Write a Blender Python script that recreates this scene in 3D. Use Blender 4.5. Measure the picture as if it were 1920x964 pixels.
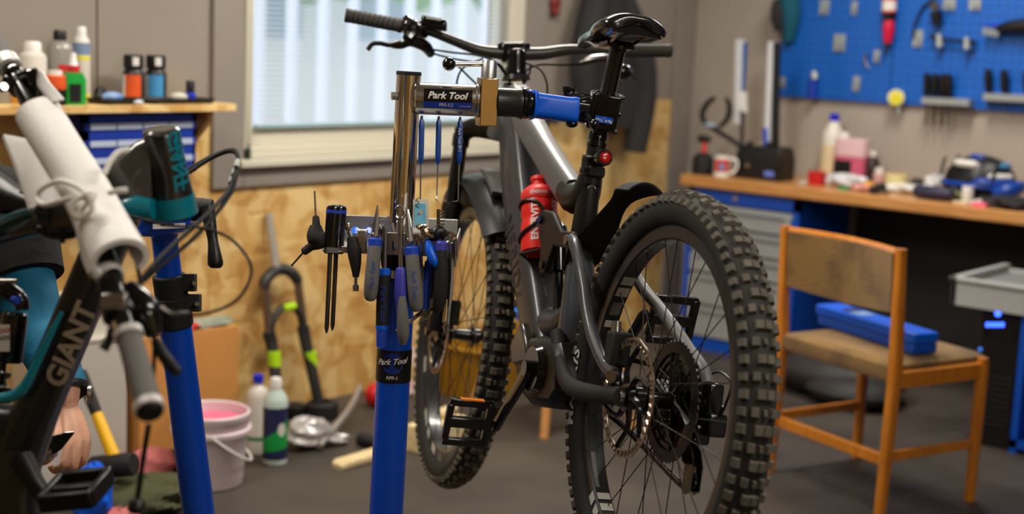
import bpy, bmesh, math, random
import numpy as np
from mathutils import Matrix, Vector
for o in list(bpy.data.objects): bpy.data.objects.remove(o)
SC = bpy.context.scene
COL = SC.collection
rnd = random.Random(7)
# ------------------------------------------------------------------ camera
F = 2667.0; PIT = math.radians(8.9); ROL = math.radians(2.47); YAW = math.radians(40.0); CH = 1.4
A3 = lambda *a: np.array(a, float)
_fh = A3(math.cos(YAW), math.sin(YAW), 0); _rh = A3(math.sin(YAW), -math.cos(YAW), 0); _z = A3(0, 0, 1)
FW = math.cos(PIT)*_fh - math.sin(PIT)*_z; _u = math.sin(PIT)*_fh + math.cos(PIT)*_z
RT = math.cos(ROL)*_rh + math.sin(ROL)*_u; UP = -math.sin(ROL)*_rh + math.cos(ROL)*_u
EYE = A3(0, 0, CH)
cam = bpy.data.cameras.new('camera'); cam_o = bpy.data.objects.new('camera', cam); COL.objects.link(cam_o)
cam.sensor_width = 36.0; cam.lens = F/1920*36; cam.clip_start = .05; cam.clip_end = 200
cam_o.matrix_world = Matrix(((RT[0], UP[0], -FW[0], 0), (RT[1], UP[1], -FW[1], 0), (RT[2], UP[2], -FW[2], CH), (0, 0, 0, 1)))
cam.dof.use_dof = True; cam.dof.focus_distance = 2.62; cam.dof.aperture_fstop = 2.4; cam.dof.aperture_blades = 0
SC.camera = cam_o
# measuring helpers: a point of the photograph (1920 x 964) and a distance, a height or a wall give a place in the room
def ray(x, y): return FW + RT*((x-960)/F) - UP*((y-482)/F)
def D(x, y, d): return EYE + ray(x, y)*d
def Zp(x, y, z): r = ray(x, y); return EYE + r*((z-CH)/r[2])
def AX(x, y, i, val): r = ray(x, y); return EYE + r*((val-EYE[i])/r[i])
YA = 3.913; XB = 6.0; BZ = .80          # window wall, tool wall, bench height
def WA(x, y, off=0): return AX(x, y, 1, YA-off)
def WB(x, y, off=0): return AX(x, y, 0, XB-off)
# ------------------------------------------------------------------ view and light
vs = SC.view_settings
vs.view_transform = 'Standard'; vs.look = 'None'; vs.gamma = 1.0; vs.use_curve_mapping = False
vs.exposure = -0.05
wld = bpy.data.worlds.new('world'); SC.world = wld; wld.use_nodes = True
wb = wld.node_tree.nodes['Background']; wb.inputs[0].default_value = (.90, .94, 1.0, 1); wb.inputs[1].default_value = 2.1
# ------------------------------------------------------------------ materials
def s2l(c): return tuple(((v/255+.055)/1.055)**2.4 if v/255 > .04045 else v/255/12.92 for v in c)
MT = {}
def mat(name, rgb, rough=.5, metal=0., noise=0., nscale=8., bump=0., bscale=60., coat=0., spec=.5, emit=0., trans=0., alpha=1., stretch=None, rgb2=None, ior=1.45, sheen=0., aniso=0.):
    if name in MT: return MT[name]
    m = bpy.data.materials.new(name); m.use_nodes = True; nt = m.node_tree; b = nt.nodes['Principled BSDF']
    c = s2l(rgb); b.inputs['Base Color'].default_value = (*c, 1); b.inputs['Roughness'].default_value = rough
    b.inputs['Metallic'].default_value = metal; b.inputs['Coat Weight'].default_value = coat; b.inputs['Coat Roughness'].default_value = .08
    b.inputs['Specular IOR Level'].default_value = spec; b.inputs['Transmission Weight'].default_value = trans; b.inputs['Alpha'].default_value = alpha
    b.inputs['IOR'].default_value = ior; b.inputs['Sheen Weight'].default_value = sheen
    if emit: b.inputs['Emission Color'].default_value = (*c, 1); b.inputs['Emission Strength'].default_value = emit
    L = nt.links.new
    if noise or bump or rgb2:
        tc = nt.nodes.new('ShaderNodeTexCoord'); mp = nt.nodes.new('ShaderNodeMapping'); L(tc.outputs['Object'], mp.inputs[0])
        if stretch: mp.inputs['Scale'].default_value = stretch
    if noise or rgb2:
        n = nt.nodes.new('ShaderNodeTexNoise'); n.inputs['Scale'].default_value = nscale; n.inputs['Detail'].default_value = 5; L(mp.outputs[0], n.inputs[0])
        r = nt.nodes.new('ShaderNodeValToRGB'); L(n.outputs[0], r.inputs[0])
        c2 = s2l(rgb2) if rgb2 else tuple(min(1, v*(1+noise)) for v in c); c1 = c if rgb2 else tuple(v*(1-noise) for v in c)
        r.color_ramp.elements[0].position = .32; r.color_ramp.elements[1].position = .68
        r.color_ramp.elements[0].color = (*c1, 1); r.color_ramp.elements[1].color = (*c2, 1); L(r.outputs[0], b.inputs['Base Color'])
    if bump:
        n2 = nt.nodes.new('ShaderNodeTexNoise'); n2.inputs['Scale'].default_value = bscale; n2.inputs['Detail'].default_value = 4; L(mp.outputs[0], n2.inputs[0])
        bp_ = nt.nodes.new('ShaderNodeBump'); bp_.inputs['Strength'].default_value = bump; bp_.inputs['Distance'].default_value = .01
        L(n2.outputs[0], bp_.inputs['Height']); L(bp_.outputs[0], b.inputs['Normal'])
    MT[name] = m; return m
def osb_mat():
    m = bpy.data.materials.new('osb'); m.use_nodes = True; nt = m.node_tree; b = nt.nodes['Principled BSDF']; L = nt.links.new
    tc = nt.nodes.new('ShaderNodeTexCoord')
    w = nt.nodes.new('ShaderNodeTexNoise'); w.inputs['Scale'].default_value = 6; L(tc.outputs['Object'], w.inputs[0])
    mx = nt.nodes.new('ShaderNodeMixRGB'); mx.inputs[0].default_value = .10; L(tc.outputs['Object'], mx.inputs[1]); L(w.outputs['Color'], mx.inputs[2])
    cols = []
    for sc, rot in ((( 9, 9, 26), .5), ((22, 22, 8), -.4)):
        mp = nt.nodes.new('ShaderNodeMapping'); mp.inputs['Scale'].default_value = sc; mp.inputs['Rotation'].default_value = (0, rot, 0); L(mx.outputs[0], mp.inputs[0])
        v = nt.nodes.new('ShaderNodeTexVoronoi'); v.inputs['Scale'].default_value = 1.0; L(mp.outputs[0], v.inputs[0]); cols.append(v)
    av = nt.nodes.new('ShaderNodeMixRGB'); av.inputs[0].default_value = .5; L(cols[0].outputs['Color'], av.inputs[1]); L(cols[1].outputs['Color'], av.inputs[2])
    bw = nt.nodes.new('ShaderNodeRGBToBW'); L(av.outputs[0], bw.inputs[0])
    big = nt.nodes.new('ShaderNodeTexNoise'); big.inputs['Scale'].default_value = 3.5; L(tc.outputs['Object'], big.inputs[0])
    ad = nt.nodes.new('ShaderNodeMath'); ad.operation = 'MULTIPLY_ADD'; L(big.outputs[0], ad.inputs[0]); ad.inputs[1].default_value = .6; L(bw.outputs[0], ad.inputs[2])
    r = nt.nodes.new('ShaderNodeValToRGB'); L(ad.outputs[0], r.inputs[0]); e = r.color_ramp.elements
    e[0].position = .45; e[0].color = (*s2l((180, 130, 66)), 1); e[1].position = 1.1; e[1].color = (*s2l((228, 196, 132)), 1)
    k = e.new(.72); k.color = (*s2l((206, 162, 92)), 1)
    L(r.outputs[0], b.inputs['Base Color']); b.inputs['Roughness'].default_value = .62
    return m
def wood_mat(name, a, c, scale=(1, 1, 1), rough=.4, coat=.2):
    m = bpy.data.materials.new(name); m.use_nodes = True; nt = m.node_tree; b = nt.nodes['Principled BSDF']; L = nt.links.new
    tc = nt.nodes.new('ShaderNodeTexCoord'); mp = nt.nodes.new('ShaderNodeMapping'); mp.inputs['Scale'].default_value = scale; L(tc.outputs['Object'], mp.inputs[0])
    n = nt.nodes.new('ShaderNodeTexNoise'); n.inputs['Scale'].default_value = 6; n.inputs['Detail'].default_value = 8; n.inputs['Distortion'].default_value = .6; L(mp.outputs[0], n.inputs[0])
    r = nt.nodes.new('ShaderNodeValToRGB'); L(n.outputs[0], r.inputs[0]); r.color_ramp.elements[0].position = .3; r.color_ramp.elements[1].position = .7
    r.color_ramp.elements[0].color = (*s2l(a), 1); r.color_ramp.elements[1].color = (*s2l(c), 1); L(r.outputs[0], b.inputs['Base Color'])
    b.inputs['Roughness'].default_value = rough; b.inputs['Coat Weight'].default_value = coat; b.inputs['Coat Roughness'].default_value = .2
    return m
def floor_mat():
    m = bpy.data.materials.new('floor_rubber'); m.use_nodes = True; nt = m.node_tree; b = nt.nodes['Principled BSDF']; L = nt.links.new
    tc = nt.nodes.new('ShaderNodeTexCoord'); n = nt.nodes.new('ShaderNodeTexNoise'); n.inputs['Scale'].default_value = 3; n.inputs['Detail'].default_value = 8; L(tc.outputs['Object'], n.inputs[0])
    n2 = nt.nodes.new('ShaderNodeTexNoise'); n2.inputs['Scale'].default_value = 140; L(tc.outputs['Object'], n2.inputs[0])
    mm = nt.nodes.new('ShaderNodeMath'); mm.operation = 'MULTIPLY_ADD'; L(n2.outputs[0], mm.inputs[0]); mm.inputs[1].default_value = .35; L(n.outputs[0], mm.inputs[2])
    r = nt.nodes.new('ShaderNodeValToRGB'); L(mm.outputs[0], r.inputs[0]); e = r.color_ramp.elements
    e[0].position = .42; e[0].color = (*s2l((48, 44, 40)), 1); e[1].position = .98; e[1].color = (*s2l((84, 77, 69)), 1)
    L(r.outputs[0], b.inputs['Base Color']); b.inputs['Roughness'].default_value = .55; b.inputs['Specular IOR Level'].default_value = .35
    bp_ = nt.nodes.new('ShaderNodeBump'); bp_.inputs['Strength'].default_value = .25; bp_.inputs['Distance'].default_value = .004; L(n2.outputs[0], bp_.inputs['Height']); L(bp_.outputs[0], b.inputs['Normal'])
    return m
def fabric_mat(name, a, c, sc):
    m = bpy.data.materials.new(name); m.use_nodes = True; nt = m.node_tree; b = nt.nodes['Principled BSDF']; L = nt.links.new
    tc = nt.nodes.new('ShaderNodeTexCoord'); ch = nt.nodes.new('ShaderNodeTexChecker'); ch.inputs['Scale'].default_value = sc; mp = nt.nodes.new('ShaderNodeMapping'); mp.inputs['Rotation'].default_value = (0, 0, -math.atan2(.947, .32)); mp.inputs['Location'].default_value = (.0013, .0017, .0011); L(tc.outputs['Object'], mp.inputs[0]); L(mp.outputs[0], ch.inputs[0])
    ch.inputs['Color1'].default_value = (*s2l(a), 1); ch.inputs['Color2'].default_value = (*s2l(c), 1)
    n = nt.nodes.new('ShaderNodeTexNoise'); n.inputs['Scale'].default_value = 7; n.inputs['Detail'].default_value = 4; L(tc.outputs['Object'], n.inputs[0])
    r = nt.nodes.new('ShaderNodeValToRGB'); L(n.outputs[0], r.inputs[0]); r.color_ramp.elements[0].color = (.25, .22, .2, 1); r.color_ramp.elements[1].color = (1, 1, 1, 1)
    r.color_ramp.elements[0].position = .3; r.color_ramp.elements[1].position = .55
    mu = nt.nodes.new('ShaderNodeMixRGB'); mu.blend_type = 'MULTIPLY'; mu.inputs[0].default_value = .8; L(ch.outputs[0], mu.inputs[1]); L(r.outputs[0], mu.inputs[2])
    L(mu.outputs[0], b.inputs['Base Color']); b.inputs['Roughness'].default_value = .9; b.inputs['Sheen Weight'].default_value = .2
    return m
def glass_mat(name, rgb=(255, 255, 255), op=.12):
    m = bpy.data.materials.new(name); m.use_nodes = True; nt = m.node_tree; nt.nodes.clear(); L = nt.links.new
    o = nt.nodes.new('ShaderNodeOutputMaterial'); t = nt.nodes.new('ShaderNodeBsdfTransparent'); t.inputs[0].default_value = (*s2l(rgb), 1)
    g = nt.nodes.new('ShaderNodeBsdfGlossy'); g.inputs['Roughness'].default_value = .03; mx = nt.nodes.new('ShaderNodeMixShader'); mx.inputs[0].default_value = op
    L(t.outputs[0], mx.inputs[1]); L(g.outputs[0], mx.inputs[2]); L(mx.outputs[0], o.inputs[0]); return m
def pegboard_mat():
    m = bpy.data.materials.new('pegboard'); m.use_nodes = True; nt = m.node_tree; b = nt.nodes['Principled BSDF']; L = nt.links.new
    tc = nt.nodes.new('ShaderNodeTexCoord'); sp = nt.nodes.new('ShaderNodeSeparateXYZ'); L(tc.outputs['Object'], sp.inputs[0])
    def cell(out):
        a = nt.nodes.new('ShaderNodeMath'); a.operation = 'MULTIPLY'; a.inputs[1].default_value = 1/.038; L(out, a.inputs[0])
        f = nt.nodes.new('ShaderNodeMath'); f.operation = 'FRACT'; L(a.outputs[0], f.inputs[0])
        s = nt.nodes.new('ShaderNodeMath'); s.operation = 'SUBTRACT'; s.inputs[1].default_value = .5; L(f.outputs[0], s.inputs[0])
        q = nt.nodes.new('ShaderNodeMath'); q.operation = 'ABSOLUTE'; L(s.outputs[0], q.inputs[0])
        l = nt.nodes.new('ShaderNodeMath'); l.operation = 'LESS_THAN'; l.inputs[1].default_value = .13; L(q.outputs[0], l.inputs[0]); return l.outputs[0]
    an = nt.nodes.new('ShaderNodeMath'); an.operation = 'MULTIPLY'; L(cell(sp.outputs[1]), an.inputs[0]); L(cell(sp.outputs[2]), an.inputs[1])
    mx = nt.nodes.new('ShaderNodeMixRGB'); L(an.outputs[0], mx.inputs[0]); mx.inputs[1].default_value = (*s2l((0, 92, 188)), 1); mx.inputs[2].default_value = (*s2l((6, 40, 100)), 1)
    L(mx.outputs[0], b.inputs['Base Color']); b.inputs['Roughness'].default_value = .45; return m
OSB = osb_mat(); FLOOR = floor_mat(); PEG = pegboard_mat()
BENCHW = wood_mat('bench_wood', (180, 120, 62), (210, 154, 92), (14, 1.2, 14), .35, .25)
CHAIRW = wood_mat('chair_wood', (184, 106, 22), (210, 132, 38), (10, 10, 1.5), .35, .4)
PALEW = wood_mat('pale_wood', (214, 190, 140), (236, 216, 168), (6, 6, 6), .6, 0)
TANW = wood_mat('tan_wood', (206, 140, 78), (224, 164, 100), (9, 9, 2), .5, .1)
FAB = fabric_mat('chair_fabric', (156, 118, 56), (92, 68, 32), 150)
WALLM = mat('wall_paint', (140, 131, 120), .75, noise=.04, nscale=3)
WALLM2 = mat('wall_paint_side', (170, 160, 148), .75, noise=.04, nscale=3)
TRIM = mat('trim_paint', (136, 128, 119), .7, noise=.03)
CREAM = mat('window_cream', (208, 202, 182), .45)
WHITE = mat('white_plastic', (236, 234, 228), .4)
CEIL = mat('ceiling_paint', (225, 222, 214), .85)
CHROME = mat('chrome', (222, 218, 212), .07, 1.)
STEEL = mat('steel', (190, 186, 180), .25, 1.)
DSTEEL = mat('dark_steel', (110, 106, 102), .3, 1.)
ALU = mat('aluminium', (190, 190, 188), .38, 1., noise=.08, nscale=30)
BRASS = mat('block_steel', (206, 190, 160), .16, 1.)
BLACK = mat('black_satin', (17, 16, 15), .4)
BLACKG = mat('black_gloss', (15, 15, 15), .18, coat=.35)
BLACKM = mat('black_matte', (25, 24, 23), .7)
RUBBER = mat('rubber', (34, 33, 31), .75, noise=.12, nscale=20)
TREAD = mat('tread_dusty', (88, 83, 73), .85, noise=.25, nscale=40)
TREADF = mat('tread_front', (104, 97, 80), .85, noise=.3, nscale=40)
BLUE = mat('stand_blue', (0, 70, 186), .32, coat=.35)
BLUEP = mat('blue_plastic', (0, 92, 222), .38)
BLUED = mat('blue_handle', (28, 70, 190), .45)
PURP = mat('violet_handle', (62, 62, 170), .5)
GRIP = mat('grey_grip', (104, 102, 100), .65)
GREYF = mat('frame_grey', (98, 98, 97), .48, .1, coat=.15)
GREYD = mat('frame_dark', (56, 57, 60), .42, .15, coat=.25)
GREYB = mat('frame_bluegrey', (86, 92, 100), .3, .4, coat=.5)
TEALF = mat('frame_teal', (0, 122, 140), .35, coat=.4)
RED = mat('bottle_red', (232, 36, 30), .38)
REDL = mat('light_red', (220, 20, 20), .15, coat=.8)
FOAM = mat('foam_white', (236, 234, 228), .6, bump=.15, bscale=200)
CARD = mat('cardboard', (204, 144, 74), .75, noise=.05)
CABB = mat('cabinet_blue', (6, 76, 184), .42)
CABG = mat('cabinet_grey', (150, 154, 154), .45)
CABD = mat('cabinet_recess', (104, 108, 110), .5)
SKIN = mat('skin', (214, 160, 132), .5, noise=.08, nscale=40)
TEALC = mat('sleeve_teal', (0, 104, 140), .75, noise=.12, nscale=14, bump=.3, bscale=30)
SHIRT = mat('shirt_black', (20, 19, 19), .9, bump=.3, bscale=30)
JACKET = mat('jacket_black', (40, 38, 38), .85, bump=.4, bscale=14)
NEON = mat('decal_neon', (176, 226, 20), .5)
# ------------------------------------------------------------------ mesh helpers
def nrm(v): v = np.asarray(v, float); l = np.linalg.norm(v); return v/l if l > 1e-12 else v
def frame(t):
    t = nrm(t); a = A3(0, 0, 1) if abs(t[2]) < .9 else A3(1, 0, 0)
    x = nrm(np.cross(a, t)); return x, np.cross(t, x), t
def spline(pts, n=6):
    P = [np.asarray(p, float) for p in pts]
    if len(P) < 3: return P
    P = [2*P[0]-P[1]] + P + [2*P[-1]-P[-2]]; out = []
    for i in range(1, len(P)-2):
        for k in range(n):
            t = k/n; a, b, c, d = P[i-1:i+3]
            out.append(.5*((2*b)+(c-a)*t+(2*a-5*b+4*c-d)*t*t+(3*b-a-3*c+d)*t**3))
    return out+[P[-2]]
ROOTM = {}
class M:
    def __init__(s): s.v = []; s.f = []
    def add(s, V, Fc):
        k = len(s.v); s.v.extend([tuple(map(float, p)) for p in V]); s.f.extend([tuple(i+k for i in f) for f in Fc]); return s
    def box(s, c, size, B=None):
        B = np.eye(3) if B is None else np.asarray(B, float); h = np.asarray(size, float)/2; c = np.asarray(c, float)
        V = [c + (A3(x, y, z)*h)@B for x in (-1, 1) for y in (-1, 1) for z in (-1, 1)]
        return s.add(V, [(0, 1, 3, 2), (4, 6, 7, 5), (0, 4, 5, 1), (2, 3, 7, 6), (0, 2, 6, 4), (1, 5, 7, 3)])
    def bb(s, a, b):
        a = np.minimum(a, b), np.maximum(a, b); return s.box((a[0]+a[1])/2, a[1]-a[0])
    def loft(s, secs, cap=True, closed=False):
        n = len(secs[0]); V = [p for q in secs for p in q]; Fc = []; m = len(secs)
        for i in range(m if closed else m-1):
            j = (i+1) % m
            for k in range(n): Fc.append((i*n+k, i*n+(k+1) % n, j*n+(k+1) % n, j*n+k))
        if cap and not closed: Fc += [tuple(range(n))[::-1], tuple((m-1)*n+k for k in range(n))]
        return s.add(V, Fc)
    def tube(s, pts, r, n=10, cap=True, closed=False, sm=0, flat=None):
        rr = list(r) if hasattr(r, '__len__') else None
        pts = [np.asarray(p, float) for p in pts]
        if sm:
            if rr:
                q = spline([A3(*p, a) for p, a in zip(pts, rr)], sm); pts = [a[:3] for a in q]; rr = [max(1e-5, a[3]) for a in q]
            else: pts = spline(pts, sm)
        if rr is None: rr = [r]*len(pts)
        m = len(pts); X = None; secs = []
        for i in range(m):
            if closed: t = pts[(i+1) % m]-pts[i-1]
            else: t = pts[min(i+1, m-1)]-pts[max(i-1, 0)]
            t = nrm(t)
            if X is None: X, Y, _ = frame(t)
            else:
                X = X-t*np.dot(X, t)
                X = nrm(X) if np.linalg.norm(X) > 1e-6 else frame(t)[0]
                Y = np.cross(t, X)
            secs.append([pts[i]+rr[i]*(math.cos(2*math.pi*k/n)*X+math.sin(2*math.pi*k/n)*Y) for k in range(n)])
        return s.loft(secs, cap, closed)
    def cyl(s, a, b, r0, r1=None, n=16): return s.tube([a, b], [r0, r0 if r1 is None else r1], n)
    def rod(s, a, b, prof, n=16):
        a = np.asarray(a, float); b = np.asarray(b, float); X, Y, _ = frame(b-a)
        return s.loft([[a+(b-a)*t+r*(math.cos(2*math.pi*k/n)*X+math.sin(2*math.pi*k/n)*Y) for k in range(n)] for t, r in prof])
    def lathe(s, prof, c=(0, 0, 0), axis=(0, 0, 1), n=24, closed=False):
        c = np.asarray(c, float); X, Y, T = frame(axis)
        return s.loft([[c+T*z+r*(math.cos(2*math.pi*k/n)*X+math.sin(2*math.pi*k/n)*Y) for k in range(n)] for r, z in prof], cap=not closed, closed=closed)
    def prism(s, poly, o, X, Y, N, t, off=0):
        o = np.asarray(o, float); X, Y, N = map(lambda q: np.asarray(q, float), (X, Y, N))
        return s.loft([[o+X*a+Y*b+N*(off-t/2) for a, b in poly], [o+X*a+Y*b+N*(off+t/2) for a, b in poly]])
    def ell(s, c, rad, B=None, nu=16, nv=10):
        B = np.eye(3) if B is None else np.asarray(B, float); c = np.asarray(c, float); secs = []
        for i in range(nv+1):
            th = math.pi*min(max(i/nv, .01), .99)
            secs.append([c+(A3(math.sin(th)*math.cos(2*math.pi*k/nu), math.sin(th)*math.sin(2*math.pi*k/nu), -math.cos(th))*A3(*rad))@B for k in range(nu)])
        return s.loft(secs)
    def sheet(s, fn, nu, nv, th=.002):
        P = [[np.asarray(fn(i/nu, j/nv), float) for j in range(nv+1)] for i in range(nu+1)]
        N = [[None]*(nv+1) for _ in range(nu+1)]
        for i in range(nu+1):
            for j in range(nv+1):
                du = P[min(i+1, nu)][j]-P[max(i-1, 0)][j]; dv = P[i][min(j+1, nv)]-P[i][max(j-1, 0)]; N[i][j] = nrm(np.cross(du, dv))
        w = nv+1; V = [P[i][j]+N[i][j]*th/2 for i in range(nu+1) for j in range(w)] + [P[i][j]-N[i][j]*th/2 for i in range(nu+1) for j in range(w)]
        k = (nu+1)*w; Fc = []
        for i in range(nu):
            for j in range(nv):
                a = i*w+j; Fc += [(a, a+w, a+w+1, a+1), (k+a, k+a+1, k+a+w+1, k+a+w)]
        for i in range(nu): Fc += [(i*w, k+i*w, k+(i+1)*w, (i+1)*w), (i*w+nv, (i+1)*w+nv, k+(i+1)*w+nv, k+i*w+nv)]
        for j in range(nv): Fc += [(j, j+1, k+j+1, k+j), (nu*w+j, k+nu*w+j, k+nu*w+j+1, nu*w+j+1)]
        return s.add(V, Fc)
    def mesh(s, name, V, ang=35):
        me = bpy.data.meshes.new(name); me.from_pydata([tuple(p) for p in V], [], s.f)
        bm = bmesh.new(); bm.from_mesh(me); bmesh.ops.recalc_face_normals(bm, faces=bm.faces); bm.to_mesh(me); bm.free()
        me.shade_smooth()
        try: me.set_sharp_from_angle(angle=math.radians(ang))
        except Exception: pass
        return me
    def build(s, name, m, parent=None, world=True, bevel=0, sub=0, ang=35, kind=None, label=None):
        V = np.array(s.v, float)
        if parent is None:
            loc = A3((V[:, 0].min()+V[:, 0].max())/2, (V[:, 1].min()+V[:, 1].max())/2, V[:, 2].min()); V = V-loc
        elif world:
            R = parent
            while R.parent: R = R.parent
            Mi = ROOTM[R.name]; V = np.c_[V, np.ones(len(V))]@Mi.T; V = V[:, :3]
        me = s.mesh(name, V, ang); o = bpy.data.objects.new(name, me); COL.objects.link(o)
        if parent is None: o.location = loc; ROOTM[o.name] = np.array(Matrix.Translation(-Vector(loc)))
        else: o.parent = parent
        me.materials.append(m)
        if bevel:
            bv = o.modifiers.new('bevel', 'BEVEL'); bv.width = bevel; bv.segments = 2; bv.limit_method = 'ANGLE'; bv.angle_limit = math.radians(40)
        if sub:
            sb = o.modifiers.new('sub', 'SUBSURF'); sb.levels = sub; sb.render_levels = sub
        if kind: o['kind'] = kind
        if label: o['label'] = label
        return o
def root(name, label, cat, loc=(0, 0, 0), group=None, mtx=None):
    o = bpy.data.objects.new(name, None); COL.objects.link(o); o.empty_display_size = .05
    if mtx is not None: o.matrix_world = mtx
    else: o.location = tuple(loc); mtx = Matrix.Translation(Vector(tuple(map(float, loc))))
    ROOTM[o.name] = np.array(mtx.inverted()); o['label'] = label; o['category'] = cat
    if group: o['group'] = group
    return o
def tag(o, label, cat, group=None):
    o['label'] = label; o['category'] = cat
    if group: o['group'] = group
    return o
def struct(o): o['kind'] = 'structure'; return o
def text(body, size, m, parent, fn, name='lettering', world=True, th=.0004, shear=0., bold=0., space=1., center=True):
    cu = bpy.data.curves.new('t', 'FONT'); cu.body = body; cu.size = 1; cu.shear = shear; cu.offset = bold; cu.space_character = space; cu.resolution_u = 3
    ob = bpy.data.objects.new('t', cu); COL.objects.link(ob); dg = bpy.context.evaluated_depsgraph_get(); me = bpy.data.meshes.new_from_object(ob.evaluated_get(dg))
    V = np.array([v.co[:] for v in me.vertices]); Fc = [tuple(p.vertices) for p in me.polygons]
    bpy.data.objects.remove(ob); bpy.data.curves.remove(cu); bpy.data.meshes.remove(me)
    bm = bmesh.new(); vv = [bm.verts.new(p) for p in V]
    for f in Fc:
        try: bm.faces.new([vv[i] for i in f])
        except ValueError: pass
    bmesh.ops.triangulate(bm, faces=bm.faces)
    for _ in range(3):
        lo = [e for e in bm.edges if e.calc_length() > .22]
        if not lo: break
        bmesh.ops.subdivide_edges(bm, edges=lo, cuts=1); bmesh.ops.triangulate(bm, faces=bm.faces)
    bm.verts.index_update(); V = np.array([v.co[:] for v in bm.verts]); Fc = [tuple(v.index for v in f.verts) for f in bm.faces]; bm.free()
    if center: V[:, 0] -= (V[:, 0].min()+V[:, 0].max())/2; V[:, 1] -= (V[:, 1].min()+V[:, 1].max())/2
    mm = M(); mm.add([fn(p[0]*size, p[1]*size) for p in V], Fc)
    return mm.build(name, m, parent, world=world)
def flatmap(o, X, Y):
    o = np.asarray(o, float); X = nrm(X); Y = nrm(Y); return lambda a, b: o+X*a+Y*b
def wrapmap(c, axis, R, start, flip=1):
    # x runs round the tube, y along it
    c = np.asarray(c, float); T = nrm(axis); S = np.asarray(start, float); S = nrm(S-T*np.dot(S, T)); Q = np.cross(T, S)
    return lambda a, b: c+T*b+R*(math.cos(a/R)*S+flip*math.sin(a/R)*Q)
def patch(mp, w, h, th, nx=8, ny=2):
    m = M(); V = [mp(w*(i/nx-.5), h*(j/ny-.5)) for i in range(nx+1) for j in range(ny+1)]; k = ny+1
    return m.add(V, [(i*k+j, (i+1)*k+j, (i+1)*k+j+1, i*k+j+1) for i in range(nx) for j in range(ny)])
# ================================================================== THE ROOM
X0, Y0, ZC = -2.6, -2.6, 2.6
WX0, WX1, WZ0, WZ1 = 3.165, 4.67, .93, 2.15      # window opening
struct(M().bb((X0-.2, Y0-.2, -.1), (XB+.2, YA+.2, 0)).build('floor', FLOOR))
struct(M().bb((X0-.2, Y0-.2, ZC), (XB+.2, YA+.2, ZC+.1)).build('ceiling', CEIL))
struct(M().bb((X0-.2, Y0-.2, 0), (X0, YA+.2, ZC)).build('wall_left', WALLM))
struct(M().bb((X0, Y0-.2, 0), (XB, Y0, ZC)).build('wall_front', WALLM))
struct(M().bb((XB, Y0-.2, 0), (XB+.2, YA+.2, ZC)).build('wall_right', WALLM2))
m = M()
m.bb((X0, YA, 0), (WX0, YA+.2, ZC)); m.bb((WX1, YA, 0), (XB, YA+.2, ZC)); m.bb((WX0, YA, 0), (WX1, YA+.2, WZ0)); m.bb((WX0, YA, WZ1), (WX1, YA+.2, ZC))
wall = struct(m.build('wall_back', WALLM))
for a, b, z0, z1 in ((-2.6, -.65, 0, 1.13), (-.65, .6, 0, 1.13), (.6, 1.8, 0, 1.13), (1.8, 3.03, 0, 1.115), (3.03, 4.25, 0, .835), (4.25, 4.8, 0, .835), (4.8, 5.8, 0, 1.118)):
    M().bb((a+.0015, YA-.012, z0), (b-.0015, YA, z1)).build('osb_sheet', OSB, wall)
for a, b in ((-2.59, -1.35), (-1.35, -.1), (-.1, 1.25), (2.25, 3.5)): M().bb((a, Y0, 0), (b-.002, Y0+.012, 2.3)).build('osb_sheet', OSB, bpy.data.objects['wall_front'], world=True)  # unseen boards added to turn the clamp block's reflection orange
for k in (0, 1, 3): M().bb((X0, Y0+.02+k*1.6, 0), (X0+.012, Y0+1.61+k*1.6, 2.3 if k != 1 else 1.1)).build('osb_sheet', OSB, bpy.data.objects['wall_left'], world=True)  # also unseen, added as chipboard tone for the chrome to mirror
for a, b in ((.6, 1.6), (1.6, 2.59), (2.59, 3.03), (4.8, 5.8)):          # grey wall panels above the chipboard
    z0 = 1.118 if a > 4 else 1.13
    M().bb((a+.004, YA-.008, z0), (b-.004, YA, ZC)).build('wall_panel', WALLM, wall)
struct(M().bb((5.80, YA-.03, 0), (5.93, YA, ZC)).build('trim_1', TRIM, None, bevel=.004))
t2 = M(); t2.bb((3.03, YA-.026, .833), (WX0, YA, ZC)); t2.bb((WX0, YA-.026, .833), (WX1, YA, .905)); t2.bb((WX1, YA-.026, .833), (4.80, YA, ZC)); t2.bb((WX0, YA-.026, WZ1), (WX1, YA, ZC))
struct(t2.build('trim_2', TRIM, None, bevel=.003))
struct(M().bb((X0, YA-.03, 0), (3.0, YA-.013, .06)).build('baseboard_back', mat('skirting', (96, 88, 80), .7)))
struct(M().bb((XB-.02, Y0, 0), (XB, YA-.04, .07)).build('baseboard_right', MT['skirting']))
d1 = struct(M().bb((3.6, Y0, 0), (4.5, Y0+.04, 2.05)).build('reflection_door', mat('door_dark', (52, 50, 50), .5), None, bevel=.004))  # unseen door added as a dark stripe mirrored in the chrome post
M().tube([A3(3.7, Y0+.04, 1.0), A3(3.7, Y0+.09, 1.0), A3(3.82, Y0+.09, 1.0)], .01, 10).build('door_handle', STEEL, d1)
tc_ = root('reflection_cabinet', 'unseen tall blue cabinet added behind the camera for the chrome to mirror', 'cabinet', (1.75, Y0+.26, 0))  # unseen cabinet, added only for its blue and grey reflection in the chrome
M().bb((1.35, Y0+.02, 0), (2.15, Y0+.5, 1.9)).build('body', CABB, tc_, bevel=.004)
for x in (1.36, 1.755): M().bb((x, Y0+.5, .05), (x+.385, Y0+.515, 1.88)).build('door', CABG, tc_, bevel=.003)
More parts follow.
